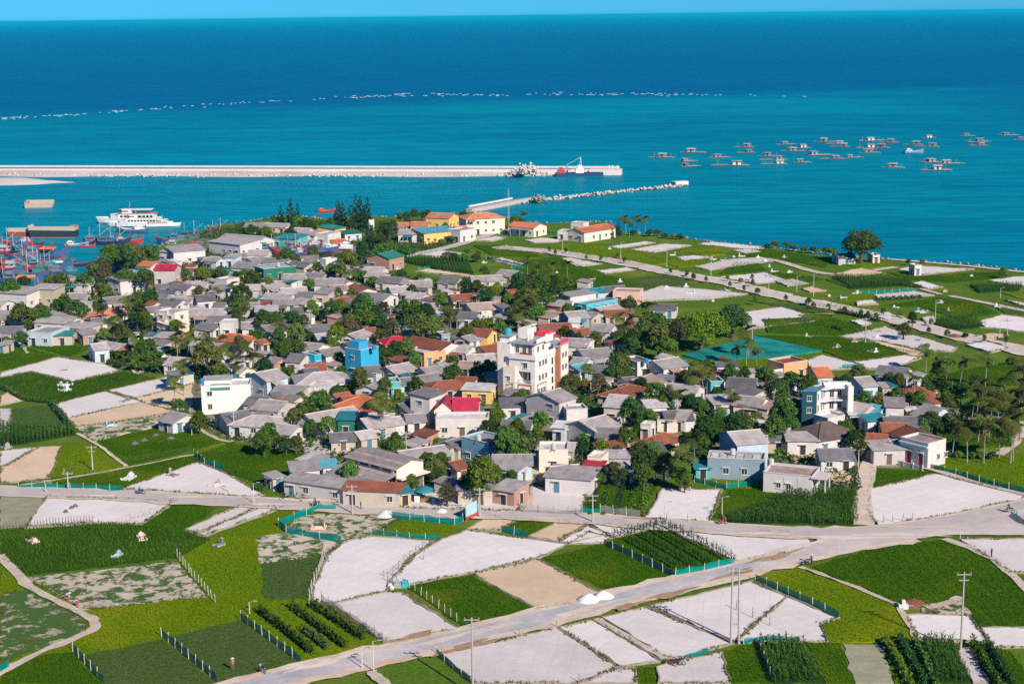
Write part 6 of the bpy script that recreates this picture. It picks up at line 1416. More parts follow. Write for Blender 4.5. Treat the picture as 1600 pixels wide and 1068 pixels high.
# ================================================================ boats
def hull_mesh(L, B, H, sheer, col, deckc, name='hull', bow=.35, bottom=None):
    m = MB(); n = 9; secs = []
    for i in range(n):
        t = i/(n-1); x = -L/2+L*t; f = 1 if t < 1-bow else math.cos((t-(1-bow))/bow*math.pi/2)**.8; f = max(f, .03); f *= .86+.14*min(1, t/.2); zt = H+sheer*(max(0, t-.45)/.55)**2+sheer*.3*max(0, .25-t)/.25
        secs.append([(x+.05*L*(1 if t > .99 else 0), -B/2*f, zt), (x, -B/2*f*.86, H*.25), (x, -B/2*f*.4, -.4), (x, B/2*f*.4, -.4), (x, B/2*f*.86, H*.25), (x+.05*L*(1 if t > .99 else 0), B/2*f, zt)])
    for a, b in zip(secs, secs[1:]):
        for k in range(5): m.face([a[k], a[k+1], b[k+1], b[k]], 1 if k in (1, 2, 3) and bottom else 0)
        m.face([(a[5][0], a[5][1]*.95, a[5][2]-.3), (a[0][0], a[0][1]*.95, a[0][2]-.3), (b[0][0], b[0][1]*.95, b[0][2]-.3), (b[5][0], b[5][1]*.95, b[5][2]-.3)], 2)
    m.face(secs[0]); return m.mesh(name, [m_plain(col, .5, .4), m_plain(bottom or col), m_plain(deckc)])
BLUE = (0.03, 0.11, 0.26); TEAL = (0.02, 0.18, 0.24); REDC = (0.36, 0.03, 0.045); ORG = (0.75, 0.14, 0.03); WHT = (0.72, 0.72, 0.72); NAVY = (0.015, 0.03, 0.08)
def fishing_boat(x, y, L, rz, hullc, deckc, cabc, base, z=SEA, mast=True, awn=None):
    o = empty('fishing_boat', un(x, y, z), rz); B = L*.29; H = L*.11
    obj('hull', hull_mesh(L, B, H, L*.10, hullc, deckc, bottom=(0.35, 0.03, 0.04)), o)
    part(o, 'gunwale', m_plain(mul(deckc, 1.1)), lambda m: [m.tube([(-L*.48, s*B*.43, H*1.1), (0, s*B*.49, H), (L*.28, s*B*.40, H+L*.02), (L*.5, s*.03, H+L*.10)], .065, 4) for s in (-1, 1)])
    cb_ = part(o, 'cabin', m_plain(cabc), lambda m: (m.box(-L*.40, -B*.3, H*.7, -L*.12, B*.3, H+L*.09), m.box(-L*.36, -B*.24, H+L*.09, -L*.20, B*.24, H+L*.15)))
    part(o, 'cabin_roof', m_plain(mul(cabc, .8)), lambda m: m.box(-L*.43, -B*.34, H+L*.09, -L*.09, B*.34, H+L*.102)); part(o, 'cabin_window', M_GLASS, lambda m: (m.box(-L*.118, -B*.22, H+L*.04, -L*.115, B*.22, H+L*.075), m.box(-L*.36, -B*.305, H+L*.04, -L*.16, -B*.302, H+L*.075)))
    part(o, 'stem_post', m_plain(REDC), lambda m: m.box(L*.49, -.12, H*.8, L*.53, .12, H+L*.19))
    if mast: part(o, 'mast', m_plain((0.65, 0.6, 0.5)), lambda m: (m.tube([(0, 0, H*.6), (0, 0, H+L*.45)], .07, 5), m.tube([(0, 0, H+L*.15), (L*.28, 0, H+L*.36)], .05, 4), m.tube([(-L*.3, 0, H+L*.15), (-L*.3, 0, H+L*.38)], .05, 4))); part(o, 'rigging', M_METAL, lambda m: (m.tube([(0, 0, H+L*.44), (L*.5, 0, H+L*.12)], .02, 3), m.tube([(0, 0, H+L*.44), (-L*.46, 0, H*1.2)], .02, 3)))
    if awn: part(o, 'awning', m_plain(awn), lambda m: (m.hexa([(-L*.08, -B*.4, H+L*.09), (L*.24, -B*.36, H+L*.09), (L*.24, B*.36, H+L*.09), (-L*.08, B*.4, H+L*.09), (-L*.06, -B*.2, H+L*.125), (L*.22, -B*.18, H+L*.125), (L*.22, B*.18, H+L*.125), (-L*.06, B*.2, H+L*.125)])))
    item(o, base, 'boat', 'fishing boats in the harbour', (x, y)); return o
HC = [(BLUE, REDC, (0.16, 0.22, 0.30), 'blue fishing boat with red trim'), (TEAL, (0.4, 0.3, 0.2), (0.08, 0.26, 0.36), 'teal fishing boat with light blue cabin'), (NAVY, REDC, (0.05, 0.16, 0.28), 'dark navy fishing boat with red deck edge'), (BLUE, (0.40, 0.05, 0.05), (0.05, 0.20, 0.20), 'blue fishing boat with green cabin'), (REDC, ORG, (0.42, 0.45, 0.46), 'red-hulled fishing boat with grey cabin')]
r_ = random.Random(21)
for i, (x, y, L, hc, aw_) in enumerate([(12, 386, 15, 0, None), (40, 386, 14, 2, None), (70, 399, 17, 0, ORG), (22, 394, 14, 4, None), (50, 394, 15, 2, REDC), (8, 402, 14, 1, None), (36, 404, 14, 0, None), (20, 411, 14, 3, None), (48, 413, 13, 2, None), (70, 412, 13, 1, None), (8, 418, 15, 0, REDC), (34, 421, 15, 4, None), (60, 420, 14, 1, None), (86, 417, 12, 0, WHT), (15, 428, 14, 2, None), (44, 429, 16, 3, None), (72, 427, 14, 0, REDC), (98, 425, 11, 1, None), (5, 437, 15, 1, None), (34, 438, 15, 0, None), (130, 413, 11, 2, None), (157, 378, 14, 0, REDC), (176, 379, 14, 2, None), (201, 378, 11, 4, None), (188, 376, 12, 1, None), (270, 378, 13, 0, None), (286, 374, 13, 1, None), (304, 371, 14, 3, None), (320, 367, 12, 2, None), (282, 384, 12, 4, None), (345, 360, 11, 0, None), (28, 380, 12, 4, None)]):
    a, b, c, lab = HC[hc]; fishing_boat(x, y+3, L, r_.choice([rad(175), rad(5), rad(185), rad(-8), rad(12)])+r_.uniform(-.12, .12), a, b, c, lab+(' and orange awning' if aw_ == ORG else ' and red awning' if aw_ == REDC else ' and white awning' if aw_ else ''), SEA, i % 3 == 0, aw_)
fishing_boat(510, 332, 8, rad(10), REDC, ORG, ORG, 'small bright red boat alone on open water', SEA, False)
fishing_boat(137, 386, 6, rad(15), REDC, (0.3, 0.3, 0.4), (0.3, 0.1, 0.1), 'tiny red skiff beside the blue boats', SEA, False)
fishing_boat(120, 385, 9, rad(5), (0.1, 0.3, 0.4), WHT, WHT, 'little white-cabined launch between barge and boats', SEA, False)
fishing_boat(206, 363, 13, rad(175), (0.05, 0.14, 0.28), WHT, WHT, 'blue and white launch moored below the ferries', SEA, False)
for i, (x, y, hc) in enumerate([(425, 391, 1), (440, 396, 3), (462, 390, 0), (478, 388, 4), (470, 399, 0), (492, 398, 2), (505, 394, 0), (455, 399, 4)]):
    a, b, c, lab = HC[hc]; o = fishing_boat(x, y, 11, rad(r_.uniform(-30, 30)+(180 if i % 2 else 0)), a, b, c, lab+' hauled out on land', .42, i % 2 == 0); part(o, 'cradle', m_plain((0.2, 0.13, 0.08)), lambda m: (m.box(-3, -1.4, -.42, -2.6, 1.4, -.1), m.box(2, -1.2, -.42, 2.4, 1.2, -.1)))
def ferry(x, y, L, rz, label, trim):
    o = empty('ferry', un(x, y, SEA), rz); B = L*.24; H = L*.085; obj('hull', hull_mesh(L, B, H, L*.03, WHT, WHT, bottom=(0.25, 0.28, 0.32), bow=.42), o)
    part(o, 'saloon', m_plain(WHT), lambda m: m.prism([(-L*.42, -B*.42), (L*.16, -B*.42), (L*.30, -B*.12), (L*.30, B*.12), (L*.16, B*.42), (-L*.42, B*.42)], H*.8, H+L*.075))
    part(o, 'saloon_windows', M_GLASS, lambda m: [m.box(x_, s*B*.425-.02, H+L*.025, x_+L*.045, s*B*.425+.02, H+L*.055) for x_ in np.arange(-L*.40, L*.12, L*.06) for s in (-1, 1)])
    part(o, 'upper_deck', m_plain(trim), lambda m: m.box(-L*.44, -B*.45, H+L*.075, L*.18, B*.45, H+L*.085)); part(o, 'bridge', m_plain(WHT), lambda m: (m.prism([(-L*.05, -B*.3), (L*.10, -B*.3), (L*.16, 0), (L*.10, B*.3), (-L*.05, B*.3)], H+L*.085, H+L*.15), m.box(-L*.38, -B*.3, H+L*.14, -L*.06, B*.3, H+L*.15)))
    part(o, 'bridge_window', M_GLASS, lambda m: m.prism([(L*.0, -B*.305), (L*.101, -B*.305), (L*.162, 0), (L*.101, B*.305), (L*.0, B*.305)], H+L*.11, H+L*.13)); part(o, 'mast', M_METAL, lambda m: (m.tube([(0, 0, H+L*.15), (-L*.02, 0, H+L*.27)], .1, 5), m.box(-.6, -.8, H+L*.2, -.3, .8, H+L*.21)))
    mark(o, label, 'ferry', 'ferries moored side by side')
ferry(203, 349, 27, rad(178), 'large white ferry at the back of the moored trio', (0.6, 0.2, 0.16)); ferry(212, 354, 22, rad(181), 'white ferry with dark window band at the front of the trio', WHT); ferry(255, 354, 14, rad(8), 'small white ferry with orange-brown hull side at the right end', (0.55, 0.22, 0.12))
sb = fishing_boat(528, 389, 11, rad(172), WHT, WHT, WHT, 'white speedboat hauled out by the boatyard', .42, False)
def barge(x, y, L, rz, hullc, label, hold=True):
    o = empty('barge', un(x, y, SEA), rz); B = L*.28; H = L*.15; part(o, 'hull', [m_plain(hullc), m_plain((0.33, 0.05, 0.05))], lambda m: (m.hexa([(-L*.48, -B/2, -.4), (L*.42, -B/2, -.4), (L*.42, B/2, -.4), (-L*.48, B/2, -.4), (-L*.5, -B/2, .35), (L*.48, -B/2, .35), (L*.48, B/2, .35), (-L*.5, B/2, .35)], 1), m.hexa([(-L*.5, -B/2, .35), (L*.48, -B/2, .35), (L*.48, B/2, .35), (-L*.5, B/2, .35), (-L*.5, -B/2, H), (L*.52, -B/2, H*1.1), (L*.52, B/2, H*1.1), (-L*.5, B/2, H)], 0)))
    part(o, 'bulwark', m_plain((0.45, 0.38, 0.30)), lambda m: (m.box(-L*.5, -B/2, H, L*.5, -B/2+.2, H+.35), m.box(-L*.5, B/2-.2, H, L*.5, B/2, H+1.8), m.box(-L*.5, -B/2+.2, H, -L*.5+.2, B/2-.2, H+1.4)))
    part(o, 'cargo', m_soil((0.36, 0.27, 0.19), (0.5, 0.4, 0.3), .5), lambda m: m.hexa([(-L*.35, -B*.4, H), (L*.36, -B*.4, H), (L*.36, B*.4, H), (-L*.35, B*.4, H), (-L*.2, -B*.1, H+L*.06), (L*.2, -B*.1, H+L*.05), (L*.2, B*.1, H+L*.05), (-L*.2, B*.1, H+L*.06)]))
    part(o, 'wheelhouse', m_plain((0.45, 0.25, 0.22)), lambda m: (m.box(-L*.49, -B*.38, H, -L*.38, B*.38, H+L*.09), m.box(-L*.5, -B*.42, H+L*.09, -L*.37, B*.42, H+L*.10))); part(o, 'ramp', m_plain((0.5, 0.44, 0.36)), lambda m: m.hexa([(L*.44, -B*.45, H), (L*.52, -B*.45, H), (L*.52, B*.45, H), (L*.44, B*.45, H), (L*.50, -B*.45, H+L*.11), (L*.53, -B*.45, H+L*.11), (L*.53, B*.45, H+L*.11), (L*.50, B*.45, H+L*.11)]))
    mark(o, label, 'barge')
barge(85, 370, 19, rad(176), (0.02, 0.03, 0.045), 'big dark cargo barge with a red waterline and tan hold'); barge(40, 369, 13, rad(178), (0.25, 0.06, 0.06), 'rust-red barge behind the dark cargo barge'); barge(62, 325, 13, rad(3), (0.4, 0.36, 0.32), 'lone pale barge afloat beyond the harbour')
dr = empty('dredger', un(905, 275, SEA), rad(1)); mark(dr, 'dark blue work barge with a crane at the breakwater tip', 'barge'); part(dr, 'pontoon', m_plain((0.015, 0.06, 0.14)), lambda m: m.box(-13, -4, -.4, 13, 4, 1.8)); part(dr, 'deck_house', m_plain(WHT), lambda m: (m.box(-2, -2, 1.8, 2.5, 2, 4.2), m.box(-1, -1.5, 4.2, 1.6, 1.5, 6.0)))
part(dr, 'crane', m_plain((0.5, 0.5, 0.48)), lambda m: (m.tube([(0, -1, 4), (.8, 0, 10.5)], .2, 5), m.tube([(1.6, 1, 4), (.8, 0, 10.5)], .2, 5), m.tube([(.8, 0, 10.4), (-7, 0, 6)], .12, 4))); part(dr, 'excavator', m_plain((0.45, 0.06, 0.05)), lambda m: (m.box(-12, -2, 1.8, -8, 2, 3.4), m.box(-11, -1.4, 3.4, -9, 1.4, 4.8), m.tube([(-9, 0, 3.4), (-6.5, 0, 5.2), (-5, 0, 3)], .25, 4)))
# ================================================================ fish-farm rafts
RAFTS = [(95,145),(225,125),(200,160),(205,182),(330,145),(378,178),(435,102),(440,125),(540,140),(555,155),(560,172),(605,90),(640,118),(662,105),(675,165),(745,135),(775,80),(815,88),(835,100),(800,150),(890,145),(945,105),(965,75),(1000,105),(960,125),(1040,83),(1140,92),(1200,100),(1203,63),(1365,55),(1408,80),(1410,95),(1535,52),(1595,72),(1060,188),(1210,165),(1290,170),(1235,197)]
WHITEH = {5, 10, 13, 22, 28, 37, 21}
def raft(x, y, i):
    r = random.Random(i*7+1); o = empty('fish_farm_raft', un(x, y, SEA), r.uniform(-.45, .45)); rs_ = r.uniform(.65, 1.0); o.scale = (rs_*r.uniform(.9, 1.15), rs_, rs_); L = r.uniform(11, 17); D = r.uniform(6, 9); sh_ = r.uniform(-.25, .25)*L; wood = m_plain((0.20, 0.155, 0.12)); pale = m_plain((0.50, 0.46, 0.42))
    part(o, 'deck_frame', wood, lambda m: ([m.box(-L/2+L*k/5-.2, -D/2, .25, -L/2+L*k/5+.2, D/2, .45) for k in range(6)], [m.box(-L/2-.8, -D/2+D*k/3-.25, .45, L/2+.8, -D/2+D*k/3+.25, .62) for k in range(4)]))
    part(o, 'floats', m_plain((0.05, 0.16, 0.35)), lambda m: [m.lathe([(.001, -.3), (.5, -.3), (.5, .25), (.001, .25)], 7, 0, (-L/2+L*k/5, -D/2+D*j/3)) for k in range(6) for j in range(4) if r.random() < .8])
    wc_ = (0.70, 0.68, 0.66) if i in WHITEH else r.choice([(0.22, 0.20, 0.19), (0.30, 0.26, 0.23), (0.16, 0.17, 0.19), (0.28, 0.30, 0.33)]); hw = r.uniform(1.6, 2.6); hh = 1.9
    part(o, 'hut_wall', m_plain(wc_), lambda m: m.box(sh_-hw, -1.5, .6, sh_+hw, 2.0, .6+hh)); rc_ = r.choice([(0.42, 0.40, 0.39), (0.30, 0.30, 0.31), (0.52, 0.50, 0.48)])
    part(o, 'hut_roof', m_plain(rc_), lambda m: m.hexa([(sh_-hw-.5, -2.2, .6+hh), (sh_+hw+.5, -2.2, .6+hh), (sh_+hw+.5, 2.6, .9+hh), (sh_-hw-.5, 2.6, .9+hh), (sh_-hw-.5, -2.2, .75+hh), (sh_+hw+.5, -2.2, .75+hh), (sh_+hw+.5, 2.6, 1.05+hh), (sh_-hw-.5, 2.6, 1.05+hh)])); part(o, 'doorway', M_DARK, lambda m: m.box(sh_-.5, -1.53, .62, sh_+.5, -1.5, 2.4))
    part(o, 'work_planks', pale, lambda m: (m.box(-L/2-1.5, -D/2-.5, .62, L/2+1.5, -D/2+.5, .72), m.box(sh_+hw+.5, -.6, .62, L/2, .4, .72)))
    if r.random() < .6: part(o, 'pole', M_METAL, lambda m: (m.tube([(-L*.4, 0, .5), (-L*.4, 0, 3.5)], .08, 4), m.tube([(L*.35, D*.3, .5), (L*.35, D*.3, 3.0)], .08, 4)))
    item(o, ('white-hutted' if i in WHITEH else 'grey-hutted')+' floating fish-farm raft', 'raft', 'fish-farm rafts in the bay', (x, y))
for i, (x, y) in enumerate(RAFTS): raft(1000+x/2.667, 190+y/2.667+2, i)
fishing_boat(1000+1140/2.667, 190+132/2.667, 12, rad(5), (0.1, 0.3, 0.45), WHT, WHT, 'small blue boat among the fish rafts', SEA, False)
# ================================================================ sea haze
mb = MB(); mb.box(-152000, -280, -6, 152000, 162000, 92); hz = mb.build('haze', []) if False else obj('haze', mb.mesh('haze', []))
hm = bpy.data.materials.new('haze'); hm.use_nodes = True; hn = hm.node_tree.nodes; hm.node_tree.links.clear()
pv = hn.new('ShaderNodeVolumePrincipled'); pv.inputs['Color'].default_value = (0.01, 0.70, 1.0, 1); pv.inputs['Density'].default_value = 4.2e-5; pv.inputs['Anisotropy'].default_value = 0.0
hm.node_tree.links.new(pv.outputs[0], hn['Material Output'].inputs['Volume']); hn.remove(hn['Principled BSDF'])
hz.data.materials.append(hm); hz['kind'] = 'stuff'; hz['label'] = 'thin bluish sea haze over the whole bay'; hz['category'] = 'haze'
# ================================================================ fences
M_TEAL = m_net((0.0, 0.20, 0.17), .82); M_GREYN = m_net((0.30, 0.31, 0.30), .45); M_POST = m_plain((0.58, 0.56, 0.50)); M_POSTD = m_plain((0.16, 0.13, 0.11))
POST = {}
def post_mesh(h, c):
    k = (h, c)
    if k not in POST:
        m = MB(); m.hexa([(-.045, -.045, 0), (.045, -.045, 0), (.045, .045, 0), (-.045, .045, 0), (-.035, -.035, h), (.035, -.035, h), (.035, .035, h), (-.035, .035, h)]); POST[k] = m.mesh('post', M_POST if c == 'w' else M_POSTD)
    return POST[k]
def fence(px, kind, h=1.3, step=2.4, pc='w'):
    P = [un(*p) for p in px]; root = empty('net_fence' if kind in 'tg' else 'post_fence', P[0]); r = random.Random(int(px[0][0]*7+px[0][1])); o0 = P[0]
    if kind in 'tg':
        m = MB()
        for a, b in zip(P, P[1:]):
            n = max(1, int((b-a).length/1.2)); hs = [h*r.uniform(.78, 1.02) for _ in range(n+1)]; d = (b-a).normalized(); nr = Vector((-d.y, d.x, 0)); of = [r.uniform(-.12, .12) for _ in range(n+1)]
            for i in range(n):
                p, q_ = a.lerp(b, i/n)-o0, a.lerp(b, (i+1)/n)-o0; m.face([p, q_, q_+nr*of[i+1]+Vector((0, 0, hs[i+1])), p+nr*of[i]+Vector((0, 0, hs[i]))])
        m.build('net', M_TEAL if kind == 't' else M_GREYN, root)
    else:
        m = MB()
        for a, b in zip(P, P[1:]):
            for z in (.5, 1.0): m.tube([a-o0+Vector((0, 0, z)), b-o0+Vector((0, 0, z))], .012, 3)
        m.build('wire', M_METAL, root)
    for a, b in zip(P, P[1:]):
        n = max(1, int((b-a).length/step))
        for i in range(n):
            p = a.lerp(b, i/n)-o0; q_ = obj('post', post_mesh(round(h+.25, 2), pc), root, (p.x, p.y, 0)); q_.rotation_euler = (r.uniform(-.08, .08), r.uniform(-.08, .08), 0)
    mid = px[len(px)//2]; item(root, {'t': 'low teal net fence', 'g': 'see-through grey net fence', 'p': 'row of thin '+('pale' if pc == 'w' else 'dark')+' fence posts'}[kind], 'fence', 'fences round the fields', ((px[0][0]+px[-1][0])/2, (px[0][1]+px[-1][1])/2))
for a in [([(114,1018),(162,1068)],'t'), ([(253,995),(340,1066)],'t'), ([(376,968),(470,1036)],'t'), ([(435,822),(460,812),(497,797),(525,797)],'t'), ([(435,822),(447,832),(500,842),(533,848)],'t'), ([(612,808),(640,812),(710,820),(737,808)],'t'), ([(580,832),(640,840),(690,842)],'t',.8), ([(783,830),(823,840)],'t'), ([(943,851),(1052,901)],'t'), ([(1055,901),(1100,893),(1146,882)],'t'), ([(1180,908),(1250,938),(1310,967)],'t'), ([(1162,1006),(1200,1000),(1250,1003)],'t',.9), ([(1184,1005),(1208,1068)],'t',1.0), ([(1067,1029),(1110,1018)],'t',.6), ([(682,1022),(735,1066)],'t',1.0), ([(30,763),(110,763),(192,766)],'t',1.0), ([(303,712),(320,726),(350,735)],'t'), ([(0,545),(30,543)],'t'), ([(1135,764),(1190,757)],'t'), ([(1085,752),(1135,765)],'t',1.0), ([(1440,728),(1530,752),(1600,770)],'t',1.1), ([(910,803),(938,803)],'t'), ([(0,1052),(14,1043)],'t'), ([(1590,806),(1586,812),(1600,822)],'t'), ([(655,424),(672,420)],'t',1.2), ([(1345,460),(1430,456)],'t',1.2), ([(760,405),(820,418)],'t',1.2), ([(1315,577),(1350,575)],'t',1.4), ([(825,362),(870,366)],'t',1.2), ([(800,420),(820,420)],'t',1.3),
          ([(277,870),(300,900),(342,948)],'p',1.3,1.7), ([(483,942),(490,915),(512,860)],'p',1.5,1.6), ([(605,908),(640,872),(680,845)],'p',1.1,2.2,'d'), ([(640,918),(724,978)],'p',1.2,2.0), ([(502,940),(598,1004)],'g',1.5,2.2,'d'), ([(598,1004),(616,1002)],'g',1.5,2,'d'), ([(818,802),(910,806)],'g',1.5,2.2,'d'), ([(938,803),(1000,810)],'g',1.7,2.2), ([(1008,812),(1108,818)],'p',1.4,3,'d'), ([(0,828),(40,826),(150,816)],'p',1.3,.5,'d'), ([(1150,953),(1230,990)],'p',1.4,3,'d'), ([(690,1023),(870,981),(928,968)],'p',1.0,5,'d'), ([(905,1066),(1035,1036)],'p',1.1,5,'d'), ([(1500,843),(1580,895)],'p',1.2,2.4), ([(1365,818),(1440,812)],'p',1.2,1.6,'d'), ([(600,900),(720,850)],'p',.8,9,'d'), ([(1180,515),(1270,503)],'p',1.2,1.2,'d'), ([(1035,470),(1165,463)],'p',1.3,1.5), ([(100,740),(300,706)],'p',.8,14)]: fence(*a)
# standing crop rows: tall slender plants along the edge of the corn plot
for i, (a, b) in enumerate([((957,842),(1035,823)), ((1035,823),(1148,882)), ((980,845),(1060,892)), ((1000,838),(1085,888)), ((1020,831),(1110,884))]):
    A_, B_ = un(*a), un(*b); L = (B_-A_).length; n = int(L/(.7 if i < 2 else .55)); P = np.array([[*(A_.lerp(B_, (k+.5)/n))] for k in range(n)]); P[:, :2] += RNG.normal(0, .1, (n, 2)); P[:, 2] = .1; V, F = corn_np(np.repeat(P, 2, 0), 1.8 if i < 2 else 1.3, 70+i); o = obj('crop_row', np_mesh('crop_row', V, F, m_crop((0.014, 0.04, 0.012), (0.04, 0.085, 0.025)))); o['kind'] = 'stuff'; mark(o, ('row of tall dark stalks along the '+('upper left' if i == 0 else 'right')+' edge of the staked plot') if i < 2 else 'inner row of dark green stalks in the staked plot', 'crop row')
# ================================================================ poles
def pole(x, y, H, kind, base=None, label=None, lean=0):
    o = empty('utility_pole' if kind in '12' else 'lamp_post', un(x, y)); mt = m_wall((0.42, 0.39, 0.36))
    if kind == '2':
        for s in (-.55, .55): part(o, 'shaft', mt, lambda m: m.tube([(s, 0, 0), (s*.8, 0, H)], [.17, .11], 8))
        part(o, 'cross_tie', M_METAL, lambda m: (m.box(-.7, -.06, H*.25, .7, .06, H*.25+.16), m.box(-1.3, -.08, H-.5, 1.3, .08, H-.36), m.box(-1.0, -.08, H-1.3, 1.0, .08, H-1.16)))
        part(o, 'insulator', m_plain((0.3, 0.2, 0.16)), lambda m: [m.lathe([(.001, H-.36), (.08, H-.36), (.08, H-.05), (.001, H)], 6, 0, (x_, 0)) for x_ in (-1.2, 0, 1.2)])
    elif kind == '1':
        part(o, 'shaft', mt, lambda m: m.tube([(0, 0, 0), (lean, 0, H)], [.17, .10], 8)); part(o, 'cross_arm', M_METAL, lambda m: (m.box(-1.0+lean, -.06, H-.4, 1.0+lean, .06, H-.28), m.box(-.7+lean, -.06, H-1.2, .7+lean, .06, H-1.08))); part(o, 'insulator', m_plain((0.3, 0.2, 0.16)), lambda m: [m.lathe([(.001, H-.28), (.08, H-.28), (.08, H), (.001, H+.03)], 6, 0, (x_+lean, 0)) for x_ in (-.9, 0, .9)])
    else:
        part(o, 'shaft', m_plain((0.55, 0.54, 0.52)), lambda m: m.tube([(0, 0, 0), (lean, 0, H)], [.09, .05], 6)); part(o, 'lamp_arm', M_METAL, lambda m: (m.tube([(lean, 0, H-.1), (lean+.8, 0, H+.15)], .035, 5), m.box(lean+.6, -.12, H+.1, lean+1.2, .12, H+.2)))
    if label: mark(o, label, 'pole', 'poles along roads and fields')
    else: item(o, base or ('thin pale lamp post' if kind == 'l' else 'slender concrete utility pole'), 'pole', 'poles along roads and fields', (x, y))
pole(1148, 1005, 11, '2', None, 'tall double concrete power pole on the white sand field'); pole(1501, 1016, 11.2, '1', None, 'tall single power pole in the lower right fields'); pole(739, 1085, 10.5, '1', None, 'power pole rising from the bottom edge left of the white field')
for x, y, H, k in ((107, 766, 3.6, '1'), (72, 771, 2.0, 'l'), (145, 735, 5.0, '1'), (551, 804, 5.5, '1'), (750, 809, 5.5, '1'), (926, 817, 5.2, '1'), (1039, 820, 4.0, 'l'), (358, 770, 3.0, 'l'), (397, 788, 4.0, 'l'), (1128, 806, 3.4, 'l'), (970, 407, 6.5, 'l'), (1042, 417, 6.5, 'l'), (879, 394, 5, 'l'), (1111, 433, 7, 'l'), (1201, 463, 6, 'l'), (1245, 456, 5, 'l'), (1271, 463, 7, 'l'), (1461, 505, 6.5, 'l'), (1562, 527, 5, 'l'), (1573, 540, 6.5, 'l'), (1352, 537, 7, '1'), (491, 640, 5.5, '1'), (484, 512, 5.0, '1'), (575, 497, 3.5, '1'), (611, 505, 4.8, '1'), (434, 699, 4.4, '1'), (1341, 736, 4.2, 'l'), (847, 504, 6, '1'), (692, 470, 4, '1'), (965, 584, 4, '1'), (802, 630, 5, '1'), (1563, 465, 3, 'l'), (366, 678, 5, '1'), (300, 681, 3.6, 'l'), (584, 1051, 4.5, 'l'), (566, 1046, 3, 'l'), (390, 958, 1.8, 'l'), (635, 712, 5, '1'), (1175, 540, 6, '1'), (1058, 655, 4.5, '1'), (1425, 630, 4.5, '1'), (700, 560, 5, '1')): pole(x, y, H, k)
ms = empty('radio_mast', un(795, 352)); mark(ms, 'tall thin lattice radio mast beside the hipped school', 'mast'); part(ms, 'lattice', m_plain((0.55, 0.5, 0.48)), lambda m: ([m.tube([(.3*math.cos(a), .3*math.sin(a), 0), (.12*math.cos(a), .12*math.sin(a), 15)], .05, 4) for a in (0, 2.1, 4.2)], [m.box(-.25, -.25, z, .25, .25, z+.05) for z in np.arange(1, 15, 1)])); part(ms, 'aerial', M_METAL, lambda m: m.tube([(0, 0, 15), (0, 0, 17)], .03, 4))
# ================================================================ tombs
def tomb_parts(L, B, col, col2, v):
    wm, cm = m_plain(col), m_plain(col2); out = []
    m = MB(); t = .16
    m.box(-L/2, -B/2, 0, L/2, -B/2+t, .45); m.box(-L/2, B/2-t, 0, L/2, B/2, .45); m.box(-L/2, -B/2+t, 0, -L/2+t, B/2-t, .45); m.box(L/2-t, -B/2+t, 0, L/2, B/2-t, .3); out.append(('enclosure', m.mesh('enclosure', wm)))
    m = MB(); m.box(-L*.36, -B*.26, 0, L*.3, B*.26, .4); m.box(-L*.30, -B*.20, .4, L*.24, B*.20, .62); out.append(('grave_slab', m.mesh('grave_slab', cm)))
    m = MB()
    if v == 0: m.prism([(-L*.46, -B*.34), (-L*.40, -B*.34), (-L*.40, B*.34), (-L*.46, B*.34)], .45, 1.35); m.prism([(-L*.46, -B*.16), (-L*.40, -B*.16), (-L*.40, B*.16), (-L*.46, B*.16)], 1.35, 1.75)
    else: m.box(-L*.47, -B*.42, .45, -L*.40, B*.42, 1.0); m.box(-L*.49, -B*.18, 1.0, -L*.38, B*.18, 2.0); m.hexa([(-L*.53, -B*.28, 2.0), (-L*.34, -B*.28, 2.0), (-L*.34, B*.28, 2.0), (-L*.53, B*.28, 2.0), (-L*.46, -B*.1, 2.3), (-L*.42, -B*.1, 2.3), (-L*.42, B*.1, 2.3), (-L*.46, B*.1, 2.3)])
    out.append(('headstone', m.mesh('headstone', wm)))
    m = MB()
    for sx in (-1, 1):
        for sy in (-1, 1): m.box(sx*L*.5-.13, sy*B*.5-.13, 0, sx*L*.5+.13, sy*B*.5+.13, .75)
    out.append(('corner_post', m.mesh('corner_post', wm))); return out
TW = (0.74, 0.74, 0.75); TPK = (0.70, 0.48, 0.43); TG = (0.32, 0.31, 0.31); TB = (0.35, 0.52, 0.66)
TPR = {('w', v): tomb_parts(3.2, 2.2, TW, (0.6, 0.62, 0.66), v) for v in (0, 1)}
TPR.update({('p', v): tomb_parts(3.6, 2.0, TPK, (0.72, 0.62, 0.58), v) for v in (0, 1)}); TPR.update({('g', v): tomb_parts(2.6, 1.8, TG, (0.2, 0.2, 0.21), v) for v in (0, 1)}); TPR.update({('b', v): tomb_parts(3.0, 2.0, TB, TW, v) for v in (0, 1)})
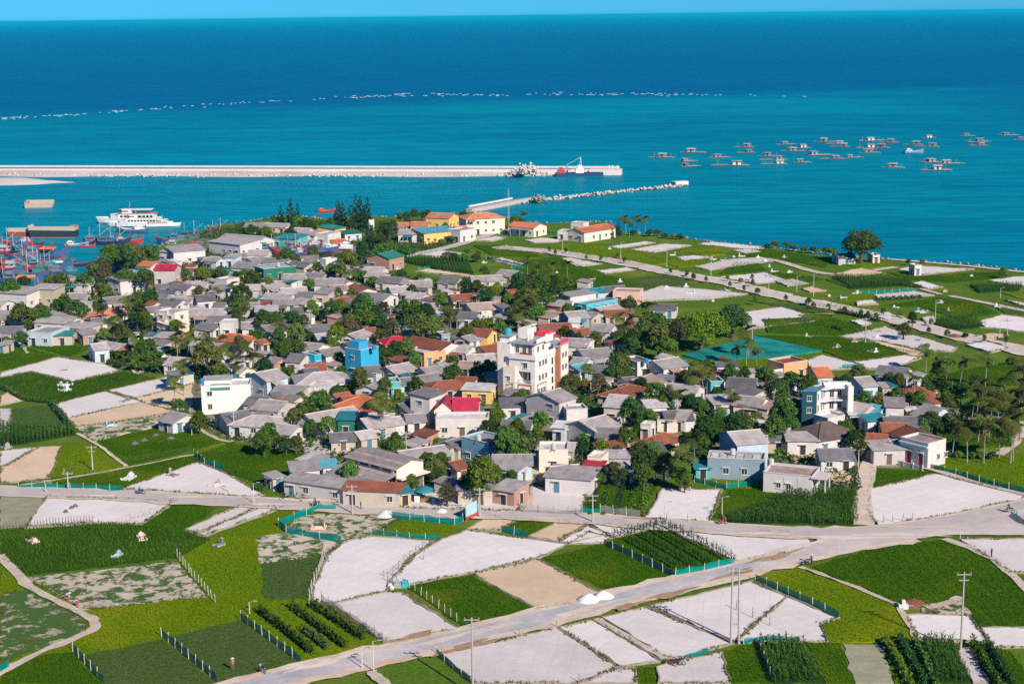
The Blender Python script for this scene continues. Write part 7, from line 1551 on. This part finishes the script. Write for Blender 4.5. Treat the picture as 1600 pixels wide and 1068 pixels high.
TOMBS = [(51,846,'p'),(183,868,'b'),(222,841,'p'),(342,852,'g'),(101,610,'w'),(173,665,'b'),(201,748,'w'),(271,743,'g'),(337,758,'p'),(8,699,'g'),(196,627,'g'),(498,825,'p'),(455,853,'g'),(100,579,'g'),(102,602,'w'),(1072,449,'w'),(1080,458,'w'),(1114,405,'w'),(1130,406,'w'),(1159,400,'w'),(1145,401,'b'),(1144,414,'g'),(1193,408,'w'),(1200,416,'b'),(1184,402,'w'),(1226,402,'w'),(1210,424,'w'),(1234,425,'w'),(1135,454,'b'),(1111,470,'p'),(1264,526,'w'),(1336,459,'w'),(1294,462,'p'),(1307,543,'p'),(1337,534,'p'),(1371,530,'w'),(1405,530,'w'),(1435,532,'g'),(1364,550,'w'),(1469,473,'w'),(1400,480,'w'),(1443,488,'w'),(1576,502,'p'),(1410,463,'b'),(1428,465,'b'),(1433,487,'b'),(1449,488,'g'),(1484,486,'g'),(1477,455,'p'),(1518,431,'w'),(1338,458,'w'),(1318,465,'w'),(926,436,'w'),(969,441,'w'),(869,426,'p'),(1042,451,'w'),(953,389,'w'),(1036,391,'w'),(1051,398,'w'),(1510,616,'w'),(757,410,'w'),(622,420,'w'),(1560,480,'w')]
r_ = random.Random(8)
for i, (x, y, c) in enumerate(TOMBS):
    v = r_.randrange(2); o = empty('tomb', un(x, y+1), r_.uniform(0, 6.28)); s = r_.uniform(.85, 1.2)*(.62 if y > 820 else .75 if y > 560 else .55); o.scale = (s, s, s*.9)
    o.location.z = .1
    for n_, me in TPR[(c, v)]: obj(n_, me, o)
    item(o, {'w': 'white', 'p': 'pinkish', 'g': 'dark grey', 'b': 'pale blue'}[c]+(' walled tomb with capped headstone' if v else ' walled tomb with plain headstone'), 'tomb', 'tombs in the fields', (x, y))
for j, (x, y) in enumerate(((211, 694), (225, 689), (243, 681), (267, 686), (112, 795), (118, 792), (103, 801))): 
    h_ = heap('grave_mound', x, y, 1.1 if j < 4 else .6, .7, m_soil((0.10, 0.10, 0.11), (0.17, 0.165, 0.17), .8), 'x', 60+j); item(h_, 'dark grave mound in bright green crop' if j < 4 else 'little black mound on pale sand', 'mound', 'dark mounds in the fields', (x, y)); del h_['label']
# ================================================================ people and motorbikes
def skin_person(pose, shirt, trousers):
    J = {'stand': [(0,0,.95),(0,0,1.2),(0,0,1.42),(0,0,1.52),(0,.02,1.66), (-.1,0,.92),(-.11,.02,.5),(-.11,0,.06),(-.11,.12,.03), (.1,0,.92),(.11,.02,.5),(.11,0,.06),(.11,.12,.03), (-.2,0,1.4),(-.25,.02,1.15),(-.24,.12,.92), (.2,0,1.4),(.25,.02,1.15),(.24,.12,.92)],
         'bend': [(0,0,.82),(0,.22,1.0),(0,.42,1.05),(0,.5,1.02),(0,.62,.98), (-.1,0,.8),(-.11,.1,.45),(-.11,-.02,.06),(-.11,.1,.03), (.1,0,.8),(.11,.1,.45),(.11,-.02,.06),(.11,.1,.03), (-.2,.42,1.0),(-.22,.5,.75),(-.18,.58,.5), (.2,.42,1.0),(.22,.5,.75),(.18,.58,.5)],
         'ride': [(0,0,.85),(0,.08,1.1),(0,.12,1.32),(0,.14,1.42),(0,.18,1.55), (-.12,.04,.82),(-.2,.38,.75),(-.2,.3,.35),(-.2,.42,.32), (.12,.04,.82),(.2,.38,.75),(.2,.3,.35),(.2,.42,.32), (-.2,.12,1.3),(-.26,.3,1.12),(-.26,.52,1.08), (.2,.12,1.3),(.26,.3,1.12),(.26,.52,1.08)]}[pose]
    Ed = [(0,1),(1,2),(2,3),(3,4),(0,5),(5,6),(6,7),(7,8),(0,9),(9,10),(10,11),(11,12),(2,13),(13,14),(14,15),(2,16),(16,17),(17,18)]
    Rr = [.15,.15,.14,.06,.11,.10,.07,.05,.045,.10,.07,.05,.045,.07,.05,.035,.07,.05,.035]
    me = bpy.data.meshes.new('body'); me.from_pydata(J, Ed, []); o = bpy.data.objects.new('body_tmp', me); COL.objects.link(o); mod = o.modifiers.new('s', 'SKIN'); me.skin_vertices[0].data[0].use_root = True
    for i, rr in enumerate(Rr): me.skin_vertices[0].data[i].radius = (rr, rr*.85)
    o.modifiers.new('u', 'SUBSURF').levels = 1; dg = bpy.context.evaluated_depsgraph_get(); dg.update(); out = bpy.data.meshes.new_from_object(o.evaluated_get(dg)); bpy.data.objects.remove(o)
    for mt in (m_plain(shirt), m_plain(trousers), m_plain((0.35, 0.2, 0.13))): out.materials.append(mt)
    hd, hip = Vector(J[4]), J[0][2]; nk = Vector(J[3])
    for p in out.polygons:
        c = p.center; p.material_index = 2 if (c-hd).length < .16 or min((c-Vector(J[15])).length, (c-Vector(J[18])).length) < .09 else (1 if (c.z < hip and pose != 'bend') or (pose == 'bend' and c.y < .14 and c.z < .9) else 0); p.use_smooth = True
    hat = MB(); hat.lathe([(.30, hd.z+.05), (.001, hd.z+.24)], 10, 0, (hd.x, hd.y)); return out, hat
def person(x, y, pose, shirt, trousers, label, rz=0, hat=True, parent_loc=None):
    me, h = skin_person(pose, shirt, trousers); o = empty('person', parent_loc or un(x, y), rz); o.location.z = .31 if parent_loc is None and y > 760 and pose == 'ride' else o.location.z+.1; obj('body', me, o)
    if hat: h.build('conical_hat', m_plain((0.62, 0.52, 0.36)), o)
    mark(o, label, 'person'); return o
def motorbike(x, y, rz, col, label, rider=None, z=.33):
    o = empty('motorbike', un(x, y), rz); o.location.z = z
    for yy in (-.62, .62):
        w_ = part(o, 'wheel', m_plain((0.02, 0.02, 0.02)), lambda m: m.tube([(.0+.0, yy+.27*math.cos(a), .30+.27*math.sin(a)) for a in np.linspace(0, 2*math.pi, 15)], .05, 5, 0, False)); part(o, 'hub', M_METAL, lambda m: m.tube([(-.05, yy, .3), (.05, yy, .3)], .09, 8), w_)
    part(o, 'frame', m_plain(col, .35, .5), lambda m: (m.tube([(0, .6, .5), (0, .45, .85), (0, .2, .6), (0, -.3, .62), (0, -.7, .78)], [.06, .07, .11, .13, .06], 7), m.box(-.1, -.2, .3, .1, .25, .58))); part(o, 'seat', m_plain((0.03, 0.03, 0.03)), lambda m: m.box(-.12, -.6, .76, .12, .1, .86)); part(o, 'handlebar', M_METAL, lambda m: (m.tube([(-.33, .42, 1.02), (0, .5, .98), (.33, .42, 1.02)], .02, 5), m.tube([(0, .5, .98), (0, .62, .3)], .03, 5))); part(o, 'headlight', m_plain((0.7, 0.7, 0.65)), lambda m: m.box(-.08, .5, .85, .08, .58, .97))
    mark(o, label, 'motorbike')
    if rider: p = person(x, y, 'ride', rider[0], rider[1], rider[2], rz, False, o.location.copy())
motorbike(220, 774, rad(80), (0.05, 0.12, 0.25), 'blue motorbike on the left stretch of the road', ((0.12, 0.25, 0.45), (0.05, 0.05, 0.07), 'rider in blue on the motorbike at the left road'))
motorbike(494, 793, rad(100), (0.04, 0.04, 0.05), 'dark motorbike on the road before the graffiti shed', ((0.08, 0.08, 0.1), (0.04, 0.04, 0.05), 'rider in black passing the graffiti shed'))
motorbike(1129, 821, rad(-80), (0.45, 0.03, 0.03), 'red motorbike on the road below the corn', ((0.5, 0.05, 0.06), (0.05, 0.05, 0.09), 'rider in red on the road below the corn'))
motorbike(1577, 803, rad(70), (0.3, 0.3, 0.32), 'grey motorbike near the right edge of the road', ((0.03, 0.03, 0.035), (0.04, 0.04, 0.06), 'rider in black near the right edge of the road'))
motorbike(410, 1053, rad(40), (0.35, 0.36, 0.38), 'silver motorbike parked at the corner of the green plot', None, .30)
motorbike(1048, 1040, rad(60), (0.3, 0.03, 0.03), 'leftmost motorbike in the row parked on white sand', None, .12); motorbike(1055, 1039, rad(75), (0.05, 0.05, 0.06), 'middle motorbike in the row parked on white sand', None, .12); motorbike(1062, 1038, rad(55), (0.5, 0.5, 0.5), 'rightmost motorbike in the row parked on white sand', None, .12)
motorbike(820, 765, rad(10), (0.05, 0.05, 0.06), 'black motorbike riding up the village lane', ((0.05, 0.05, 0.06), (0.1, 0.1, 0.12), 'rider in black going up the village lane'), .33); motorbike(681, 790, rad(120), (0.1, 0.2, 0.3), 'motorbike parked under the grey tree by the road', None, .30); motorbike(1260, 884, rad(110), (0.04, 0.04, 0.05), 'dark motorbike standing at the tip of the green field', None, .3); motorbike(1542, 718, rad(30), (0.1, 0.1, 0.12), 'motorbike near the palms at the right', None, .3)
person(103, 938, 'bend', (0.5, 0.5, 0.52), (0.3, 0.04, 0.05), 'person in a pale shirt bending in the patchy field', rad(-60)); person(122, 951, 'bend', (0.45, 0.05, 0.06), (0.4, 0.06, 0.07), 'person in red crouched beside the dirt path', rad(30)); person(364, 1048, 'stand', (0.35, 0.16, 0.12), (0.25, 0.1, 0.09), 'person in brown standing in the lower dull green field', rad(20)); person(1549, 872, 'stand', (0.03, 0.03, 0.05), (0.03, 0.04, 0.08), 'person in dark clothes on the path by the right white field', rad(50), False); person(564, 797, 'stand', (0.1, 0.1, 0.12), (0.12, 0.12, 0.14), 'person in dark clothes walking below the roadside shed', rad(-70), False); person(1268, 883, 'stand', (0.45, 0.2, 0.18), (0.08, 0.08, 0.1), 'person in pink beside the motorbike at the green field tip', rad(120))
# irrigation pump with barrels on the sand
pm = empty('water_pump', un(625, 917)); mark(pm, 'cluttered water pump with teal cover between the white fields', 'pump'); part(pm, 'engine', M_METAL, lambda m: (m.box(-.9, -.4, 0, .2, .4, .8), m.box(-.6, -.2, .8, -.2, .2, 1.2))); part(pm, 'cover', m_plain((0.04, 0.32, 0.34)), lambda m: m.hexa([(.2, -.5, .0), (1.5, -.5, 0), (1.5, .6, 0), (.2, .6, 0), (.4, -.3, 1.3), (1.2, -.3, 1.0), (1.2, .4, 1.0), (.4, .4, 1.3)])); part(pm, 'pipe', m_plain((0.1, 0.3, 0.35)), lambda m: m.tube([(-.5, .2, .6), (-.5, .6, 2.0), (-.2, 1.2, 2.1)], .07, 6)); part(pm, 'sacks', m_plain((0.6, 0.58, 0.55)), lambda m: (m.lathe([(.001, 0), (.4, 0), (.45, .4), (.2, .7), (.001, .75)], 8, 0, (-1.5, 0)), m.lathe([(.001, 0), (.35, 0), (.4, .35), (.2, .6), (.001, .65)], 8, 0, (-1.2, -.8))))
pm2 = empty('water_pump', un(1412, 950)); mark(pm2, 'small white water pump at the end of the field path', 'pump'); part(pm2, 'engine', m_plain((0.6, 0.62, 0.64)), lambda m: (m.box(-.8, -.4, .0, .6, .4, .7), m.box(-.3, -.3, .7, .2, .3, 1.3))); part(pm2, 'pipe', M_METAL, lambda m: m.tube([(.5, 0, .4), (1.4, 0, .4), (1.6, 0, .1)], .08, 6))
# ================================================================ labels that single out each thing
LAND = [((838, 575), 'the white hotel'), ((570, 552), 'the bright blue block'), ((717, 640), 'the crimson roof'), ((345, 622), 'the cream windowless block'), ((1285, 635), 'the dark teal block'), ((1238, 575), 'the orange-walled house'), ((1095, 505), 'the lime-green tree'), ((1175, 548), 'the teal netting'), ((598, 722), 'the market shed'), ((262, 428), 'the red-roofed grey building'), ((270, 500), 'the pink and cream block'),
        ((1155, 725), 'the long blue-grey house'), ((1448, 703), 'the red-doored white house'), ((937, 476), 'the cyan-walled house'), ((600, 402), 'the green-roofed brick shed'), ((695, 345), 'the yellow schoolhouse'), ((757, 348), 'the hipped school'), ((437, 423), 'the green-walled warehouse'), ((664, 775), 'the teal umbrella'), ((1346, 382), 'the big seashore tree'), ((65, 462), 'the khaki block'), ((574, 628), 'the tent-like orange roof'), ((673, 553), 'the salmon-walled house'),
        ((1147, 950), 'the double power pole'), ((1502, 960), 'the right power pole'), ((84, 362), 'the dark cargo barge'), ((212, 345), 'the white ferries'), ((970, 270), 'the breakwater tip'), ((930, 936), 'the sand heaps'), ((1300, 848), 'the road junction'), ((740, 800), 'the billboard'), ((372, 524), 'the vivid orange-red roof'), ((1290, 655), 'the thatched hut'), ((740, 705), 'the mid blue house'), ((865, 712), 'the cream cube house'), ((1240, 745), 'the pink-roofed bungalow'), ((913, 358), 'the classroom block'), ((50, 525), 'the pale blue verandah house'), ((425, 590), 'the barn-like house'), ((680, 530), 'the long brown hall'), ((500, 768), 'the graffiti shed'), ((858, 620), 'the tall cement house'), ((1180, 695), 'the wide-gabled blue house'), ((510, 330), 'the lone red boat'), ((1240, 795), 'the tall corn plot'), ((1480, 780), 'the big right sand field'), ((190, 915), 'the patchy sandy field'), ((1072, 288), 'the jetty tip'), ((795, 330), 'the radio mast')]
def sector(px, L):
    dx, dy = px[0]-L[0], (px[1]-L[1])*2.2
    if abs(dx) > abs(dy): return 'right of' if dx > 0 else 'left of'
    return 'in front of' if dy > 0 else 'behind'
groups = {}
for it in ITEMS: groups.setdefault((it[1], it[2]), []).append(it)
USED = set()
for (base, cat), its in groups.items():
    if len(its) == 1: its[0][0]['label'] = base if len(base.split()) >= 4 else base+' in view'; continue
    cand = []
    for (lp, ln) in LAND:
        sec = {}
        for k, it in enumerate(its):
            s = sector(it[3], lp); d = math.hypot(it[3][0]-lp[0], (it[3][1]-lp[1])*2.2); sec.setdefault(s, []).append((d, k))
        for s, arr in sec.items():
            arr.sort()
            for rank, (d, k) in enumerate(arr[:8]):
                if rank and d-arr[rank-1][0] < 2: continue
                cand.append((rank*60+d, rank, k, s, ln))
    cand.sort(); got = {}
    for c, rank, k, s, ln in cand:
        if k in got or (s, ln, rank) in USED and False: continue
        got[k] = f"{base}, {('nearest', 'second nearest', 'third nearest', 'fourth nearest', 'fifth nearest', 'sixth nearest', 'seventh nearest', 'eighth nearest')[rank]} {s} {ln}"
    for k, it in enumerate(its): it[0]['label'] = got.get(k, base+f', {"left" if it[3][0] < 800 else "right"} part of the view')
for o in bpy.data.objects:
    if o.get('label') and len(o['label'].split()) > 16: o['label'] = ' '.join(o['label'].replace('light blue ', '').replace(' and ', ' ').replace(' with ', ', ').split()[:16])
_lab = {}
for o in bpy.data.objects:
    if o.get('label') and o.get('category'): _lab.setdefault(o['label'], []).append(o)
